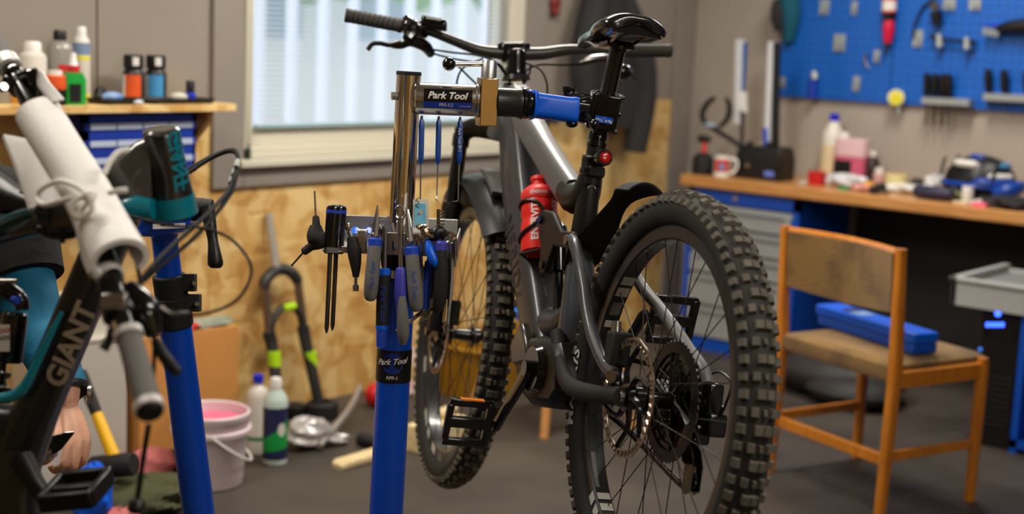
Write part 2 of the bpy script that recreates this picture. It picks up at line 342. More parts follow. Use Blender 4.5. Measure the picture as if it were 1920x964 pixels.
# window: frame, sash, sill, glass, venetian blind, cord
win = root('window_1', 'window', 'window', ((WX0+WX1)/2, YA, WZ0)); del win['category']; del win['label']; win['kind'] = 'structure'
fr = M()
for a, b in (((WX0, WZ0), (WX0+.045, WZ1)), ((WX1-.09, WZ0), (WX1, WZ1)), ((WX0, WZ0), (WX1, WZ0+.04)), ((WX0, WZ1-.05), (WX1, WZ1))):
    fr.bb((a[0], YA-.012, a[1]), (b[0], YA+.07, b[1]))
fr.build('window_frame', CREAM, win, bevel=.004)
sa = M()
for a, b in (((WX0+.045, WZ0+.04), (WX0+.075, WZ1-.05)), ((WX1-.13, WZ0+.04), (WX1-.09, WZ1-.05)), ((WX0+.045, WZ0+.04), (WX1-.09, WZ0+.105)), ((WX0+.045, WZ1-.11), (WX1-.09, WZ1-.05))):
    sa.bb((a[0], YA+.02, a[1]), (b[0], YA+.07, b[1]))
sa.build('sash', CREAM, win, bevel=.004)
M().bb((WX0-.03, YA-.05, .903), (WX1+.03, YA-.012, .93)).build('window_sill', CREAM, win, bevel=.004)
M().bb((WX0+.06, YA+.045, WZ0+.08), (WX1-.1, YA+.051, WZ1-.08)).build('pane', glass_mat('window_glass', (250, 252, 252), .05), win)
BL = mat('blind_slat', (222, 228, 236), .5)
bl = root('venetian_blind', 'white venetian blind with thin open slats hanging in the window', 'blind', ((WX0+WX1)/2, YA-.0, 1.045))
z = 1.052; i = 0
ca, sn = math.cos(.12), math.sin(.12)
while z < WZ1-.06:
    o = M().box(((WX0+WX1-.02)/2, YA+.008, z), (WX1-WX0-.17, .020, .0009), [(1, 0, 0), (0, ca, sn), (0, -sn, ca)]).build('slat', BL, bl); z += .0175
M().bb((WX0+.075, YA-.002, 1.038), (WX1-.12, YA+.018, 1.046)).build('bottom_rail', mat('blind_rail', (150, 186, 190), .5), bl)
M().bb((WX0+.07, YA-.006, WZ1-.06), (WX1-.115, YA+.02, WZ1-.03)).build('head_rail', WHITE, bl)
for x in (3.36, 4.02, 4.42): M().cyl((x, YA-.004, 1.04), (x, YA-.004, WZ1-.05), .0008, n=5).build('ladder_cord', BL, bl)
cd = root('blind_cord', 'thin beaded blind cord hanging down the left side of the window', 'cord', WA(466, 300, .03))
for px in (462, 470):
    M().tube([WA(px, -120, .03), WA(px, 60, .03), WA(px-1, 180, .03), WA(466, 290, .03)], .0018, 6).build('cord', mat('cord_grey', (150, 150, 132), .7), cd)
M().rod(WA(466, 268, .03), WA(464, 312, .03), [(0, .002), (.1, .005), (.85, .006), (1, .003)], 10).build('cord_weight', mat('cord_dark', (40, 62, 44), .6), cd)
# outside, seen through the blind
struct(M().bb((-6, YA+.2, -.5), (26, 30, -.35)).build('ground_outside', mat('pale_paving', (214, 216, 220), .9)))
fx = root('garden_fence', 'pale vertical slat fence outside behind the window', 'fence', (6, 6.2, -.35))
for i in range(18):
    x = 4.9+i*.235
    M().bb((x, 6.2, -.35), (x+.05, 6.24, 2.6)).build('slat', mat('fence_pale', (226, 232, 246), .8), fx)
for z in (.55, 2.3): M().bb((4.6, 6.24, z), (9.6, 6.28, z+.05)).build('rail', MT['fence_pale'], fx)
hg = M()
for i in range(260):
    c = A3(rnd.uniform(7, 19), rnd.uniform(13, 15), rnd.uniform(2.2, 6)); hg.ell(c, (rnd.uniform(.3, .8),)*3, nu=7, nv=5)
tag(hg.build('garden_trees', mat('leaves', (126, 172, 120), .9, noise=.4, nscale=2), kind='stuff'), 'blurred green trees seen through the window blind', 'trees')
bld = root('garage_building', 'pale grey building with a dark band seen far behind the window', 'building', (13, 17, -.35))
M().bb((4, 17, -.35), (26, 20, 3.4)).build('wall', mat('far_grey', (220, 222, 226), .9), bld)
for x in (8.5, 11, 13.5, 16): M().bb((x, 16.95, 1.2), (x+1.4, 17.0, 2.6)).build('window', mat('far_window', (150, 172, 192), .4), bld)
# ceiling lamps
def panel(x, y, w, d, energy, label):
    r = root('ceiling_light', label, 'lamp', (x, y, ZC-.06), 'ceiling lamps')
    f = M(); f.bb((x-w/2, y-d/2, ZC-.05), (x+w/2, y+d/2, ZC)); f.build('housing', WHITE, r)
    M().bb((x-w/2+.02, y-d/2+.02, ZC-.056), (x+w/2-.02, y+d/2-.02, ZC-.05)).build('diffuser', mat('lamp_diffuser', (255, 244, 228), .5, emit=5.), r)
    l = bpy.data.lights.new('lamp', 'AREA'); l.shape = 'RECTANGLE'; l.size = w-.06; l.size_y = d-.06; l.energy = energy; l.color = (1., .93, .84)
    o = bpy.data.objects.new('lamp_glow', l); COL.objects.link(o); o.parent = r; o.location = (0, 0, -.01)
LE = 39
panel(1.2, 2.7, 1.25, .3, LE*.9, 'long ceiling lamp nearest the shelf with bottles')
panel(3.3, 2.7, 1.25, .3, LE*1.25, 'long ceiling lamp above the window side')
panel(4.85, 2.3, .9, .3, LE*.8, 'shorter ceiling lamp above the workbench corner')
panel(1.8, .2, 1.25, .3, LE*.7, 'long ceiling lamp over the middle of the workshop')
panel(.6, -1.6, 1.25, .3, LE*.55, 'added unseen lamp behind the camera lighting the boards mirrored in the clamp block')  # added lamp, brightens the unseen wall that the clamp block reflects
# ------------------------------------------------------------------ things on the window wall
SZ = 1.140
sh = root('wall_shelf', 'chipboard wall shelf carrying bottles and spray cans', 'shelf', (1.9, YA-.15, SZ-.022))
M().bb((.7, YA-.27, SZ-.022), (AX(443, 205, 1, YA-.27)[0], YA-.012, SZ)).build('board', OSB, sh, bevel=.001)
for x in (1.5, 2.86):
    mm = M(); mm.prism([(0, 0), (-.22, 0), (-.22, -.03), (-.03, -.2), (0, -.2)], (x, YA-.012, SZ-.022), (0, 1, 0), (0, 0, 1), (1, 0, 0), .022); mm.build('bracket', OSB, sh)
og = root('drawer_organiser', 'blue wall organiser with rows of pale small parts drawers under the shelf', 'organiser', (2.62, YA-.11, .93))
ox0, ox1, oz0, oz1 = 2.40, 2.80, .93, 1.116
fy = YA-.235
cb = M(); cb.bb((ox0, fy+.02, oz0), (ox1, YA-.012, oz1))
for x in (ox0, ox1-.012): cb.bb((x, fy, oz0), (x+.012, fy+.03, oz1))
nr = 3
for k in range(nr+1): zz_ = oz0+(oz1-oz0-.03)*k/nr; cb.bb((ox0, fy, zz_), (ox1, fy+.03, zz_+.03))
cb.build('body', mat('organiser_blue', (22, 52, 150), .45), og)
DR = mat('drawer_pale', (178, 190, 214), .25)
for k in range(nr):
    for j in range(4):
        w = (ox1-ox0-.024)/4; x = ox0+.012+w*j; zz_ = oz0+(oz1-oz0-.03)*k/nr+.032
        d = M().bb((x+.003, fy-.004, zz_), (x+w-.003, fy+.012, zz_+(oz1-oz0-.03)/nr-.034)).build('drawer', DR, og, bevel=.001)
def P_on(x, y, plane_y): return AX(x, y, 1, plane_y)
def shelf_x(px, dep=.13): return AX(px, 198, 1, YA-dep)[0]
def bottle(name, label, cat, base, prof, mats, group=None, n=20, parts=None):
    """prof: list of (part, material, [(r, z)...])"""
    r = root(name, label, cat, base, group)
    for pn, mt, pr in prof: M().lathe(pr, base, n=n).build(pn, mt, r)
    return r
SY = YA-.13
def sb(px, dep=.13): return A3(AX(px, 196, 1, YA-dep)[0], YA-dep, SZ)
LBLK = mat('label_black', (28, 28, 30), .4); LWHT = mat('label_white', (226, 222, 214), .5); LRED = mat('label_red', (196, 40, 36), .5); LORG = mat('label_orange', (222, 88, 34), .5); LBLU = mat('label_blue', (70, 146, 198), .45); LGRN = mat('label_green', (22, 150, 50), .45); LYEL = mat('label_yellow', (226, 216, 50), .5); LSIL = mat('can_silver', (176, 172, 164), .3, .7); CWHT = mat('can_white', (214, 208, 198), .4)
def can(name, label, px, dep, r, h, body, cap, band=None, capr=.8, caph=.03, cat='can', kind='spray'):
    b = sb(px, dep); rt = root(name, label, cat, b)
    M().lathe([(r*.9, 0), (r, .004), (r, h*.86), (r*.93, h*.93), (r*.62, h), (r*.5, h+.002)], b, n=22).build('body', body, rt)
    M().lathe([(r*capr, 0), (r*capr, caph*.75), (r*capr*.8, caph), (.002, caph)], b+A3(0, 0, h-.001), n=18).build('cap', cap, rt)
    for i, (z0, z1, bm, a0, a1) in enumerate(band or []):
        mp = wrapmap(b+A3(0, 0, (z0+z1)/2*h), (0, 0, 1), r+.0006, EYE-b)
        w = (a1-a0)*r; c = (a0+a1)/2*r
        patch(lambda a, q, mp=mp, c=c: mp(a+c, q), w, (z1-z0)*h, 0, 10, 1).build('label', bm, rt)
    return rt
can('spray_can', 'short white spray can with domed cap at left of the shelf', 62, .10, .041, .15, CWHT, WHITE, [(.1, .3, LRED, -1.2, .5)], .62, .03)
can('lubricant_can', 'grey can with black cap and red label behind the green bottle', 113, .09, .039, .182, mat('can_grey', (150, 146, 138), .4, .3), BLACK, [(.0, .62, LRED, -.1, 1.3)], .5, .034)
can('cleaner_can', 'tall slim white spray can with a yellow stripe on the shelf', 153, .07, .027, .198, CWHT, WHITE, [(.72, .9, mat('label_greyblue', (120, 140, 170), .5), -1.3, 1.3), (.64, .7, LYEL, -1.3, 1.3), (.02, .12, LYEL, 0, 1.2)], .55, .03)
b = sb(138, .215); r = root('green_bottle', 'green squeeze bottle with red collar and white cap on the shelf', 'bottle', b)
m = M(); m.loft([[b+A3(sx*w, sy*.02, z) for sx, sy in ((-1, -.8), (-.6, -1), (.6, -1), (1, -.8), (1, .8), (.6, 1), (-.6, 1), (-1, .8))] for z, w in ((0, .03), (.004, .032), (.075, .032), (.095, .02))]); m.build('body', LGRN, r)
M().bb(b+A3(-.026, -.0215, .008), b+A3(.012, -.02, .062)).build('label', LBLK, r)
M().cyl(b+A3(0, 0, .095), b+A3(0, 0, .115), .018).build('collar', LRED, r); M().rod(b+A3(0, 0, .115), b+A3(0, 0, .152), [(0, .014), (.2, .011), (1, .007)]).build('nozzle', WHITE, r)
b = sb(104, .215); r = root('orange_tube', 'small orange and black grease tin standing before the cans', 'tin', b)
M().cyl(b, b+A3(0, 0, .045), .028, n=24).build('base', BLACK, r); M().lathe([(.029, .045), (.03, .047), (.03, .06), (.03, .066), (.029, .083), (.025, .086)], b, n=24).build('band', LORG, r); M().cyl(b+A3(0, 0, .086), b+A3(0, 0, .1), .02).build('cap', WHITE, r)
for px, lab, lm, nm in ((250, 'squat black bottle with orange label on the shelf', LORG, 'black_bottle'), (292, 'squat black bottle with blue label on the shelf', LBLU, 'black_bottle')):
    b = sb(px, .10); r = root(nm, lab, 'bottle', b, 'black bottles on the shelf')
    M().lathe([(.03, 0), (.034, .003), (.034, .088), (.027, .1), (.024, .104)], b, n=22).build('body', BLACK, r)
    M().lathe([(.031, 0), (.031, .036), (.029, .042), (.003, .042)], b+A3(0, 0, .104), n=22).build('cap', BLACK, r)
    mp = wrapmap(b+A3(0, 0, .05), (0, 0, 1), .0346, EYE-b); patch(mp, .05, .068, 0, 10, 1).build('label', lm, r)
    mp = wrapmap(b+A3(0, 0, .05), (0, 0, 1), .0346, EYE-b); patch(lambda a, q, mp=mp: mp(a-.034, q), .014, .068, 0, 4, 1).build('side_label', LWHT, r)
    mp = wrapmap(b+A3(0, 0, .126), (0, 0, 1), .0316, EYE-b); patch(lambda a, q, mp=mp: mp(a+.008, q), .02, .026, 0, 6, 1).build('cap_sticker', LWHT, r)
def tray(name, label, px0, px1, dep, mt, h=.012, dd=.1):
    a = sb(px0, dep); c = sb(px1, dep); mid = (a+c)/2; r = root(name, label, 'tray', mid); w = (c-a)[0]/2
    m = M(); m.loft([[mid+A3(sx*w*k, sy*dd/2*k, z) for sx, sy in ((-1, -.7), (-.9, -1), (.9, -1), (1, -.7), (1, .7), (.9, 1), (-.9, 1), (-1, .7))] for z, k in ((0, .9), (h, 1), (h, .96), (.004, .87))]); m.build('dish', mt, r); return mid
t1 = tray('parts_tray', 'small black plastic tray on the shelf holding a blue and white pack', 178, 252, .19, BLACK, .016, .12)
t2_ = tray('parts_tray', 'long black plastic tray on the shelf below the blue labelled bottle', 268, 392, .20, BLACK, .016, .10)
b = t1+A3(-.005, .01, .006); o = M(); o.ell(b+A3(0, 0, .014), (.04, .028, .016)); tag(o.build('wipes_pack', mat('pack_blue', (150, 176, 206), .5, rgb2=(60, 110, 180), nscale=30)), 'blue and white crumpled pack lying in the small black tray', 'pack')
o = M().rod(t1+A3(-.045, .02, .013), t1+A3(-.028, .03, .045), [(0, .016), (.8, .018), (1, .012)]); tag(o.build('cable_plug', BLACK), 'round black plug leaning at the end of the small tray', 'plug')
b = t2_+A3(.052, .0, .013); r = root('glue_bottle', 'little blue bottle with tall black cap in the long tray', 'bottle', b)
M().lathe([(.016, 0), (.018, .003), (.018, .016), (.013, .02)], b).build('body', mat('glue_blue', (40, 60, 190), .4), r); M().lathe([(.014, .02), (.014, .055), (.012, .058), (.002, .058)], b).build('cap', BLACK, r)
o = M().ell(t2_+A3(.008, 0, .02), (.032, .02, .014)); tag(o.build('putty_tube', mat('putty', (190, 190, 170), .5)), 'small pale crumpled tube lying in the long tray', 'tube')
o = M().ell(sb(259, .245)+A3(0, 0, .008), (.018, .012, .008)); tag(o.build('foil_pack', mat('pale_pack', (196, 206, 220), .4)), 'small pale packet lying at the shelf edge between the trays', 'packet')
for px, h, lab in ((2, .13, 'black topped bottle at the far left end of the shelf'), (28, .09, 'amber bottle half hidden behind the handlebar grip')):
    b = sb(px, .12); r = root('small_bottle', lab, 'bottle', b); M().lathe([(.026, 0), (.028, .003), (.028, h*.7), (.014, h*.85), (.013, h*.88)], b).build('body', mat('amber%d' % px, (200, 140, 60) if px > 10 else (150, 146, 136), .3), r); M().cyl(b+A3(0, 0, h*.87), b+A3(0, 0, h*1.12), .015).build('cap', BLACK, r)
# hanging jacket, red hook
jk = root('jacket', 'black jacket hanging on the wall to the right of the window', 'jacket', WA(1160, 285, .06))
cj = [(1140, -60, 28), (1140, 0, 34), (1143, 50, 46), (1150, 100, 62), (1158, 150, 74), (1163, 200, 78), (1166, 236, 70)]
secs = []
for k, (x, y, w) in enumerate(cj):
    c = WA(x, y, .09); hw = w/2667*6.4
    secs.append([c+A3(math.cos(t)*hw*(1+.05*math.sin(5*t+k)), -abs(math.sin(t))*.07*(1+.25*math.sin(7*t+k))+(.06 if math.sin(t) < 0 else 0)*0, .006*math.sin(9*t+k)) if math.sin(t) >= 0 else c+A3(math.cos(t)*hw, .06*abs(math.sin(t)), 0) for t in [2*math.pi*j/40 for j in range(40)]])
M().loft(secs).build('body', JACKET, jk)
M().tube([WA(1122, -20, .1), WA(1104, 60, .12), WA(1094, 130, .12), WA(1098, 210, .12)], [.06, .065, .06, .045], 14, sm=4).build('sleeve', JACKET, jk)
M().tube([WA(1162, -10, .1), WA(1194, 90, .14), WA(1204, 180, .15), WA(1190, 285, .15)], [.06, .075, .068, .052], 14, sm=4).build('sleeve', JACKET, jk)
tag(M().tube([WA(1040, 190, .05), WA(1036, 215, .05), WA(1034, 232, .05)], [.03, .034, .03], 10).build('hanging_pouch', JACKET), 'small black pouch hanging on the wall left of the jacket', 'pouch')
rh_ = root('wall_hook', 'small dark red hook on the grey wall right of the window', 'hook', WA(1041, 18, .02))
M().ell(WA(1041, 4, .02), (.032, .02, .04)).build('plate', mat('hook_red', (120, 40, 34), .5), rh_)
M().ell(WA(1041, 22, .03), (.02, .025, .02)).build('knob', MT['hook_red'], rh_)
# ================================================================== THE GREY MOUNTAIN BIKE IN THE STAND
def basis(a, th, ph):
    u = A3(math.cos(a)*math.cos(th), math.sin(a)*math.cos(th), math.sin(th)); v0 = nrm(np.cross(_z, u)); w0 = np.cross(u, v0)
    v = math.cos(ph)*v0+math.sin(ph)*w0; w = -math.sin(ph)*v0+math.cos(ph)*w0
    return np.array([u, v, w])
BB_ = basis(YAW+math.radians(19.12), math.radians(-7.29), math.radians(7.22)); BO = D(1237.8, 750.7, 2.4014)
def bmtx(o, B): return Matrix(((B[0][0], B[1][0], B[2][0], o[0]), (B[0][1], B[1][1], B[2][1], o[1]), (B[0][2], B[1][2], B[2][2], o[2]), (0, 0, 0, 1)))
def bl2w(p): return BO+np.asarray(p, float)@BB_
def bp(x, y, v=0):
    r = ray(x, y); n = BB_[1]; p = EYE+r*(np.dot(BO+v*n-EYE, n)/np.dot(r, n)); return (p-BO)@BB_.T
bike = root('mountain_bike', 'grey electric mountain bike clamped by its seat post in the repair stand', 'bicycle', mtx=bmtx(BO, BB_))
def rrect(c, X, Y, hx, hy, rr=.35, n=3):
    """rounded rectangle loop about c"""
    out = []; r = min(hx, hy)*rr*2 if rr < .5 else min(hx, hy)
    r = min(r, hx, hy)
    for qx, qy, a0 in ((1, 1, 0), (-1, 1, 90), (-1, -1, 180), (1, -1, 270)):
        for k in range(n+1):
            a = math.radians(a0+90*k/n); out.append(np.asarray(c)+X*(qx*(hx-r)+r*math.cos(a))+Y*(qy*(hy-r)+r*math.sin(a)))
    return out
def make_wheel(par, c, rot, Rc, rt, rimr, side, tread_mat, nrep, pre, detail):
    """wheel about local v axis. rot: 3x3 with rows e1,axis,e3 in bike space"""
    c = A3(*c); e1, ev, e3 = rot
    P = lambda r, a, v: c+e1*(r*math.cos(a))+e3*(r*math.sin(a))+ev*v
    n = 96
    prof = []
    for k in range(18):
        a = -2.55+5.1*k/17
        cr = math.cos(a); prof.append((Rc+rt*(.93 if abs(a) < .9 else 1)*cr, rt*1.02*math.sin(a)))
    secs = [[P(r, 2*math.pi*i/n, v) for r, v in prof] for i in range(n)]
    m = M(); m.loft(secs, closed=True); ty = m.build(pre+'_tyre', RUBBER, par, world=False, ang=60)
    kn = M()
    for i in range(nrep):
        for (off, th, lw, lt, h) in (detail[i % 2]):
            a = 2*math.pi*(i+off)/nrep; rr = Rc+rt*(math.cos(th)*.95); vv = rt*math.sin(th)
            er = e1*math.cos(a)+e3*math.sin(a); et = -e1*math.sin(a)+e3*math.cos(a)
            nn = nrm(er*math.cos(th)+ev*math.sin(th)); tv = np.cross(et, nn)
            cc = c+er*rr+ev*vv
            b0 = [cc+et*sx*lt/2*1.1+tv*sy*lw/2*1.1-nn*.003 for sx, sy in ((-1, -1), (1, -1), (1, 1), (-1, 1))]
            b1 = [cc+et*sx*lt/2*.9+tv*sy*lw/2*.9+nn*h for sx, sy in ((-1, -1), (1, -1), (1, 1), (-1, 1))]
            kn.loft([b0, b1])
    kn.build('tread', tread_mat, ty, world=False, kind='stuff')
    rp = [(rimr, -.0135), (rimr+.003, -.016), (rimr+.028, -.0165), (rimr+.028, .0165), (rimr+.003, .016), (rimr, .0135)]
    m = M(); m.loft([[P(r, 2*math.pi*i/n, v) for r, v in rp] for i in range(n)], closed=True); rim = m.build(pre+'_rim', mat('rim_black', (40, 40, 40), .3, coat=.3), par, world=False, ang=30)
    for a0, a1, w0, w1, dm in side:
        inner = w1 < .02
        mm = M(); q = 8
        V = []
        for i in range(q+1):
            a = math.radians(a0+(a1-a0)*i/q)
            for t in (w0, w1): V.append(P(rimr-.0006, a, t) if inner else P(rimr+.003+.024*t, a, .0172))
        mm.add(V, [(2*i, 2*i+2, 2*i+3, 2*i+1) for i in range(q)]); mm.build('decal_or_glint', dm, rim, world=False)  # rim decals; the small dots among them are painted glints
    hub = M(); X = [(.011, -.066), (.011, -.052), (.02, -.045), (.02, -.03), (.028, -.028), (.028, -.024), (.015, -.02), (.013, .02), (.027, .026), (.027, .031), (.02, .034), (.02, .05), (.012, .055), (.012, .068)]
    hub.loft([[c+ev*v+r*(math.cos(2*math.pi*k/18)*e1+math.sin(2*math.pi*k/18)*e3) for k in range(18)] for r, v in X]); hub.build(pre+'_hub', BLACKG, par, world=False)
    for i in range(28):
        s = 1 if i % 2 else -1; a = 2*math.pi*i/28; sw = (1 if (i//2) % 2 else -1)*math.radians(62)
        p0 = P(.026, a+sw, s*.028); p1 = P(rimr+.002, a, s*.003)
        M().tube([p0, p1], .00105, 5).build('spoke', mat('spoke_dark', (52, 48, 46), .45, .4), par, world=False)
    return P
TREAD_R = ([(0, .2, .0135, .015, .0055), (0, -.2, .0135, .015, .0055), (.0, 1.03, .0135, .014, .0065), (.0, -1.03, .0135, .014, .0065)],
           [(0, .44, .0115, .014, .0055), (0, -.44, .0115, .014, .0055), (0, 0, .006, .010, .005), (.0, 1.08, .012, .0125, .0065), (.0, -1.08, .012, .0125, .0065)])
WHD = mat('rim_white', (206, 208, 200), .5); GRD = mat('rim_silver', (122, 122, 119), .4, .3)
I3 = np.eye(3)
RDEC_GLINT = [(43, 47.5, -.012, .012, WHD), (37, 41.5, -.012, .012, WHD), (28, 34, -.010, .010, GRD), (22.5, 25.5, -.012, .012, WHD), (-60, -56, -.012, .0125, WHD), (-54, -50.5, -.012, .0125, WHD), (-48.5, -45.5, -.012, .0125, WHD), (-43, -28, .004, .0125, GRD), (-48, -44, 0., 1., WHD), (-54, -50, 0., 1., WHD), (-60, -57, 0., 1., WHD)]
RDEC_GLINT += [(a, a+2.4, .0085, .013, WHD) for a in (66, 70, 80, 92, 95.5, 99, 104, 108, 116, 120, 138, 150, 153)]  # white dots paint the light glinting at the spoke holes
PW = make_wheel(bike, (0, 0, 0), (I3[0], I3[1], I3[2]), .3225, .0315, .272, RDEC_GLINT, TREAD, 84, 'rear', TREAD_R)
sd = math.radians(-3.4); fr_ = (A3(math.cos(sd), math.sin(sd), 0), A3(-math.sin(sd), math.cos(sd), 0), A3(0, 0, 1))
FH = A3(1.165, 0, .012)
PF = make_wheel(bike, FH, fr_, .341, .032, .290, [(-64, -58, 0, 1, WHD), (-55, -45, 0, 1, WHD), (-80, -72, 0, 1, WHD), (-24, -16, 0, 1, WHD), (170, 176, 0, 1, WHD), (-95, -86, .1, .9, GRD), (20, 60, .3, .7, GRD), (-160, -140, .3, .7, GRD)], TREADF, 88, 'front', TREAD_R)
# white tyre lettering on the side wall of the rear tyre
def arcmap(P, R0, a0, v): return lambda a, b: P(R0+b, a0+a/R0, v-abs(b)*.12)
text('MAXXIS', .036, WHD, bike, arcmap(PW, .322, math.radians(-3), .0332), 'tyre_lettering', world=False, bold=.03, shear=.2, space=1.2)
# brake rotors
def rotor(c, ev, e1, e3, r, v, par, rt):
    P = lambda q, a, t=0: c+e1*(q*math.cos(a))+e3*(q*math.sin(a))+ev*(v+t)
    m = M(); n = 96
    for r0, r1 in ((r*.95, r), (r*.865, r*.905)):
        m.loft([[P(r0*(1), 2*math.pi*i/n, -.001), P(r1*(1+.012*math.sin(12*2*math.pi*i/n)), 2*math.pi*i/n, -.001), P(r1*(1+.012*math.sin(12*2*math.pi*i/n)), 2*math.pi*i/n, .001), P(r0, 2*math.pi*i/n, .001)] for i in range(n)], closed=True)
    for i in range(42):
        a = 2*math.pi*i/42; m.tube([P(r*.88, a), P(r*.97, a+.04)], .0026, 4)
    o = m.build('brake_rotor', rt, par, world=False)
    k = M()
    for i in range(6):
        a = 2*math.pi*i/6; k.tube([P(.02, a), P(r*.5, a+.25), P(r*.86, a+.75)], [.007, .005, .005], 6, sm=4)
    k.lathe([(.024, 0), (.024, .004)], P(0, 0), ev, 18) if False else None
    k.tube([P(0, 0, -.004), P(0, 0, .006)], .024, 18)
    k.build('rotor_carrier', BLACKG, o, world=False)
ROTM = mat('rotor_steel', (160, 146, 132), .33, 1.)
rotor(A3(0, 0, 0), I3[1], I3[0], I3[2], .1015, .060, bike, ROTM)
rotor(FH, fr_[1], fr_[0], fr_[2], .1015, .056, bike, mat('rotor_front', (190, 170, 150), .35, 1.))
# cassette, chain, derailleur
for k, (t, v) in enumerate(zip((51, 45, 39, 33, 28, 24, 21, 18, 16, 14, 12, 10), [-.020-.0037*i for i in range(12)])):
    r = t*.0127/(2*math.pi); m = M(); n = t*2
    ring = lambda rr, vv: [A3((rr if i % 2 else rr-.004 if rr == r+.002 else rr)*math.cos(2*math.pi*i/n), vv, (rr if i % 2 else rr-.004 if rr == r+.002 else rr)*math.sin(2*math.pi*i/n)) for i in range(n)]
    ri = max(r*.80, .016); m.loft([ring(ri, v-.0008), ring(r+.002, v-.0008), ring(r+.002, v+.0008), ring(ri, v+.0008)], closed=True, cap=False)
    for j in range(6):
        a = 2*math.pi*j/6+k*.1; m.tube([A3(.015*math.cos(a), v, .015*math.sin(a)), A3(ri*1.03*math.cos(a+.3), v, ri*1.03*math.sin(a+.3))], .0028, 4)
    m.build('sprocket', BLACK if k < 1 else mat('sprocket_steel', (84, 82, 80), .35, .9), bike, world=False)
m = M(); m.tube([A3(0, -.018, 0), A3(0, -.066, 0)], .016, 16); m.build('freehub', STEEL, bike, world=False)
BBC = A3(.43, 0, .0)
def chain_path():
    return [A3(.40, -.047, .055), A3(.30, -.046, .05), A3(.1, -.04, .052), A3(.03, -.038, .078), A3(-.03, -.038, .07), A3(-.06, -.04, .03), A3(-.045, -.045, -.02), A3(-.01, -.047, -.055), A3(-.018, -.048, -.09), A3(-.05, -.049, -.105), A3(-.052, -.05, -.135), A3(-.02, -.05, -.138), A3(.1, -.049, -.11), A3(.25, -.048, -.075), A3(.40, -.047, -.052), A3(.46, -.047, -.04), A3(.475, -.047, 0), A3(.455, -.047, .045)]
cp = spline(chain_path()+[chain_path()[0]], 12); m = M(); acc = 0; last = cp[0]; i_ = 0
for p in cp[1:]:
    d = np.linalg.norm(p-last)
    if d >= .0122:
        t = nrm(p-last); X, Y, _ = frame(t); yv = nrm(I3[1]-t*np.dot(I3[1], t)); zv = np.cross(t, yv)
        w = .0062 if i_ % 2 else .0045
        for s in (-1, 1): m.box((p+last)/2+yv*s*w/2, (d*1.15, .0012, .0085), (t, yv, zv))
        m.tube([last-yv*.0035, last+yv*.0035], .0035, 6); last = p; i_ += 1
m.build('chain', mat('chain_dark', (70, 66, 62), .3, .9), bike, world=False)
m = M(); m.tube([BBC+A3(0, -.045, 0), BBC+A3(0, -.049, 0)], .052, 36); m.build('chainring', BLACKG, bike, world=False)
m = M()
m.box((-.012, -.085, .012), (.05, .03, .055)); m.box((-.02, -.088, -.03), (.06, .036, .04)); m.box((.0, -.074, -.05), (.055, .03, .035))
m.tube([A3(.0, -.078, .045), A3(-.02, -.085, .0), A3(-.005, -.08, -.05)], [.013, .018, .015], 8, sm=3)
m.build('derailleur', BLACKG, bike, world=False, bevel=.009)
for v in (-.042, -.058):
    m = M(); m.prism([(.012, -.045), (-.02, -.05), (-.058, -.075), (-.07, -.10), (-.068, -.14), (-.05, -.148), (-.036, -.14), (-.038, -.10), (-.006, -.075)], (0, v, 0), I3[0], I3[2], I3[1], .0025); m.build('derailleur_cage', BLACKG, bike, world=False)
for (u, w) in ((-.012, -.068), (-.052, -.122)):
    m = M(); m.loft([[A3(u+(r if k % 2 else r-.003)*math.cos(2*math.pi*k/24), v, w+(r if k % 2 else r-.003)*math.sin(2*math.pi*k/24)) for k in range(24)] for r, v in ((.018, -.052), (.018, -.048))]); m.build('jockey_wheel', BLACK, bike, world=False)
m = M(); m.tube([bp(1330, 702, -.085), bp(1350, 698, -.09), bp(1368, 712, -.09), bp(1370, 730, -.09), bp(1358, 765, -.09), bp(1345, 790, -.09)], .0023, 8, sm=6); m.build('gear_cable', BLACK, bike, world=False)
m = M(); m.tube([bp(1348, 782, -.09), bp(1356, 762, -.09)], .003, 8); m.build('cable_ferrule', STEEL, bike, world=False)
# rear brake caliper
m = M(); m.box((.07, .058, .075), (.035, .036, .06), None); m.box((.075, .062, .04), (.03, .03, .04)); m.build('brake_caliper', BLACKM, bike, world=False, bevel=.005)
m = M(); m.tube([A3(.075, .062, .1), A3(.078, .062, .122)], [.010, .008], 12); m.build('caliper_bolt', STEEL, bike, world=False)
m = M(); m.tube([A3(.035, .074, .03), A3(.03, .082, .03)], .011, 12); m.tube([A3(0, .07, 0), A3(0, .078, 0)], .012, 12); m.build('axle_bolt', STEEL, bike, world=False)
# ---- frame
Fp = [(1.005, .535), (.924, .396), (.828, .274), (.742, .17), (.66, .075), (.60, .02)]; Rp = [(.90, .56), (.774, .393), (.686, .276), (.61, .176), (.545, .103), (.50, .06)]
hw = [.028, .034, .037, .037, .04, .042]; secs = []
for (f, r, h) in zip(Fp, Rp, hw):
    c = A3((f[0]+r[0])/2, 0, (f[1]+r[1])/2); ax = A3(f[0]-r[0], 0, f[1]-r[1]); l = np.linalg.norm(ax)/2; secs.append(rrect(c, nrm(ax), I3[1], l, h, .32, 4))
dt = M().loft(secs).build('down_tube', GREYD, bike, world=False, ang=50)
dv = nrm(A3(.62-.80, 0, .13-.345)); dn = nrm(np.cross(dv, I3[1])); dn = dn if dn[0] < 0 else -dn
text('MERIDA', .062, mat('lettering_dark', (50, 50, 54), .5), dt, flatmap((.735, .0385, .21), dv, dn), 'lettering', world=False, bold=.02, shear=.2, space=1.15)
tt = [((.95, .585), .036, .03), ((.86, .525), .034, .027), ((.72, .45), .032, .023), ((.60, .39), .033, .022), ((.52, .352), .034, .021), ((.455, .345), .034, .02)]
secs = []
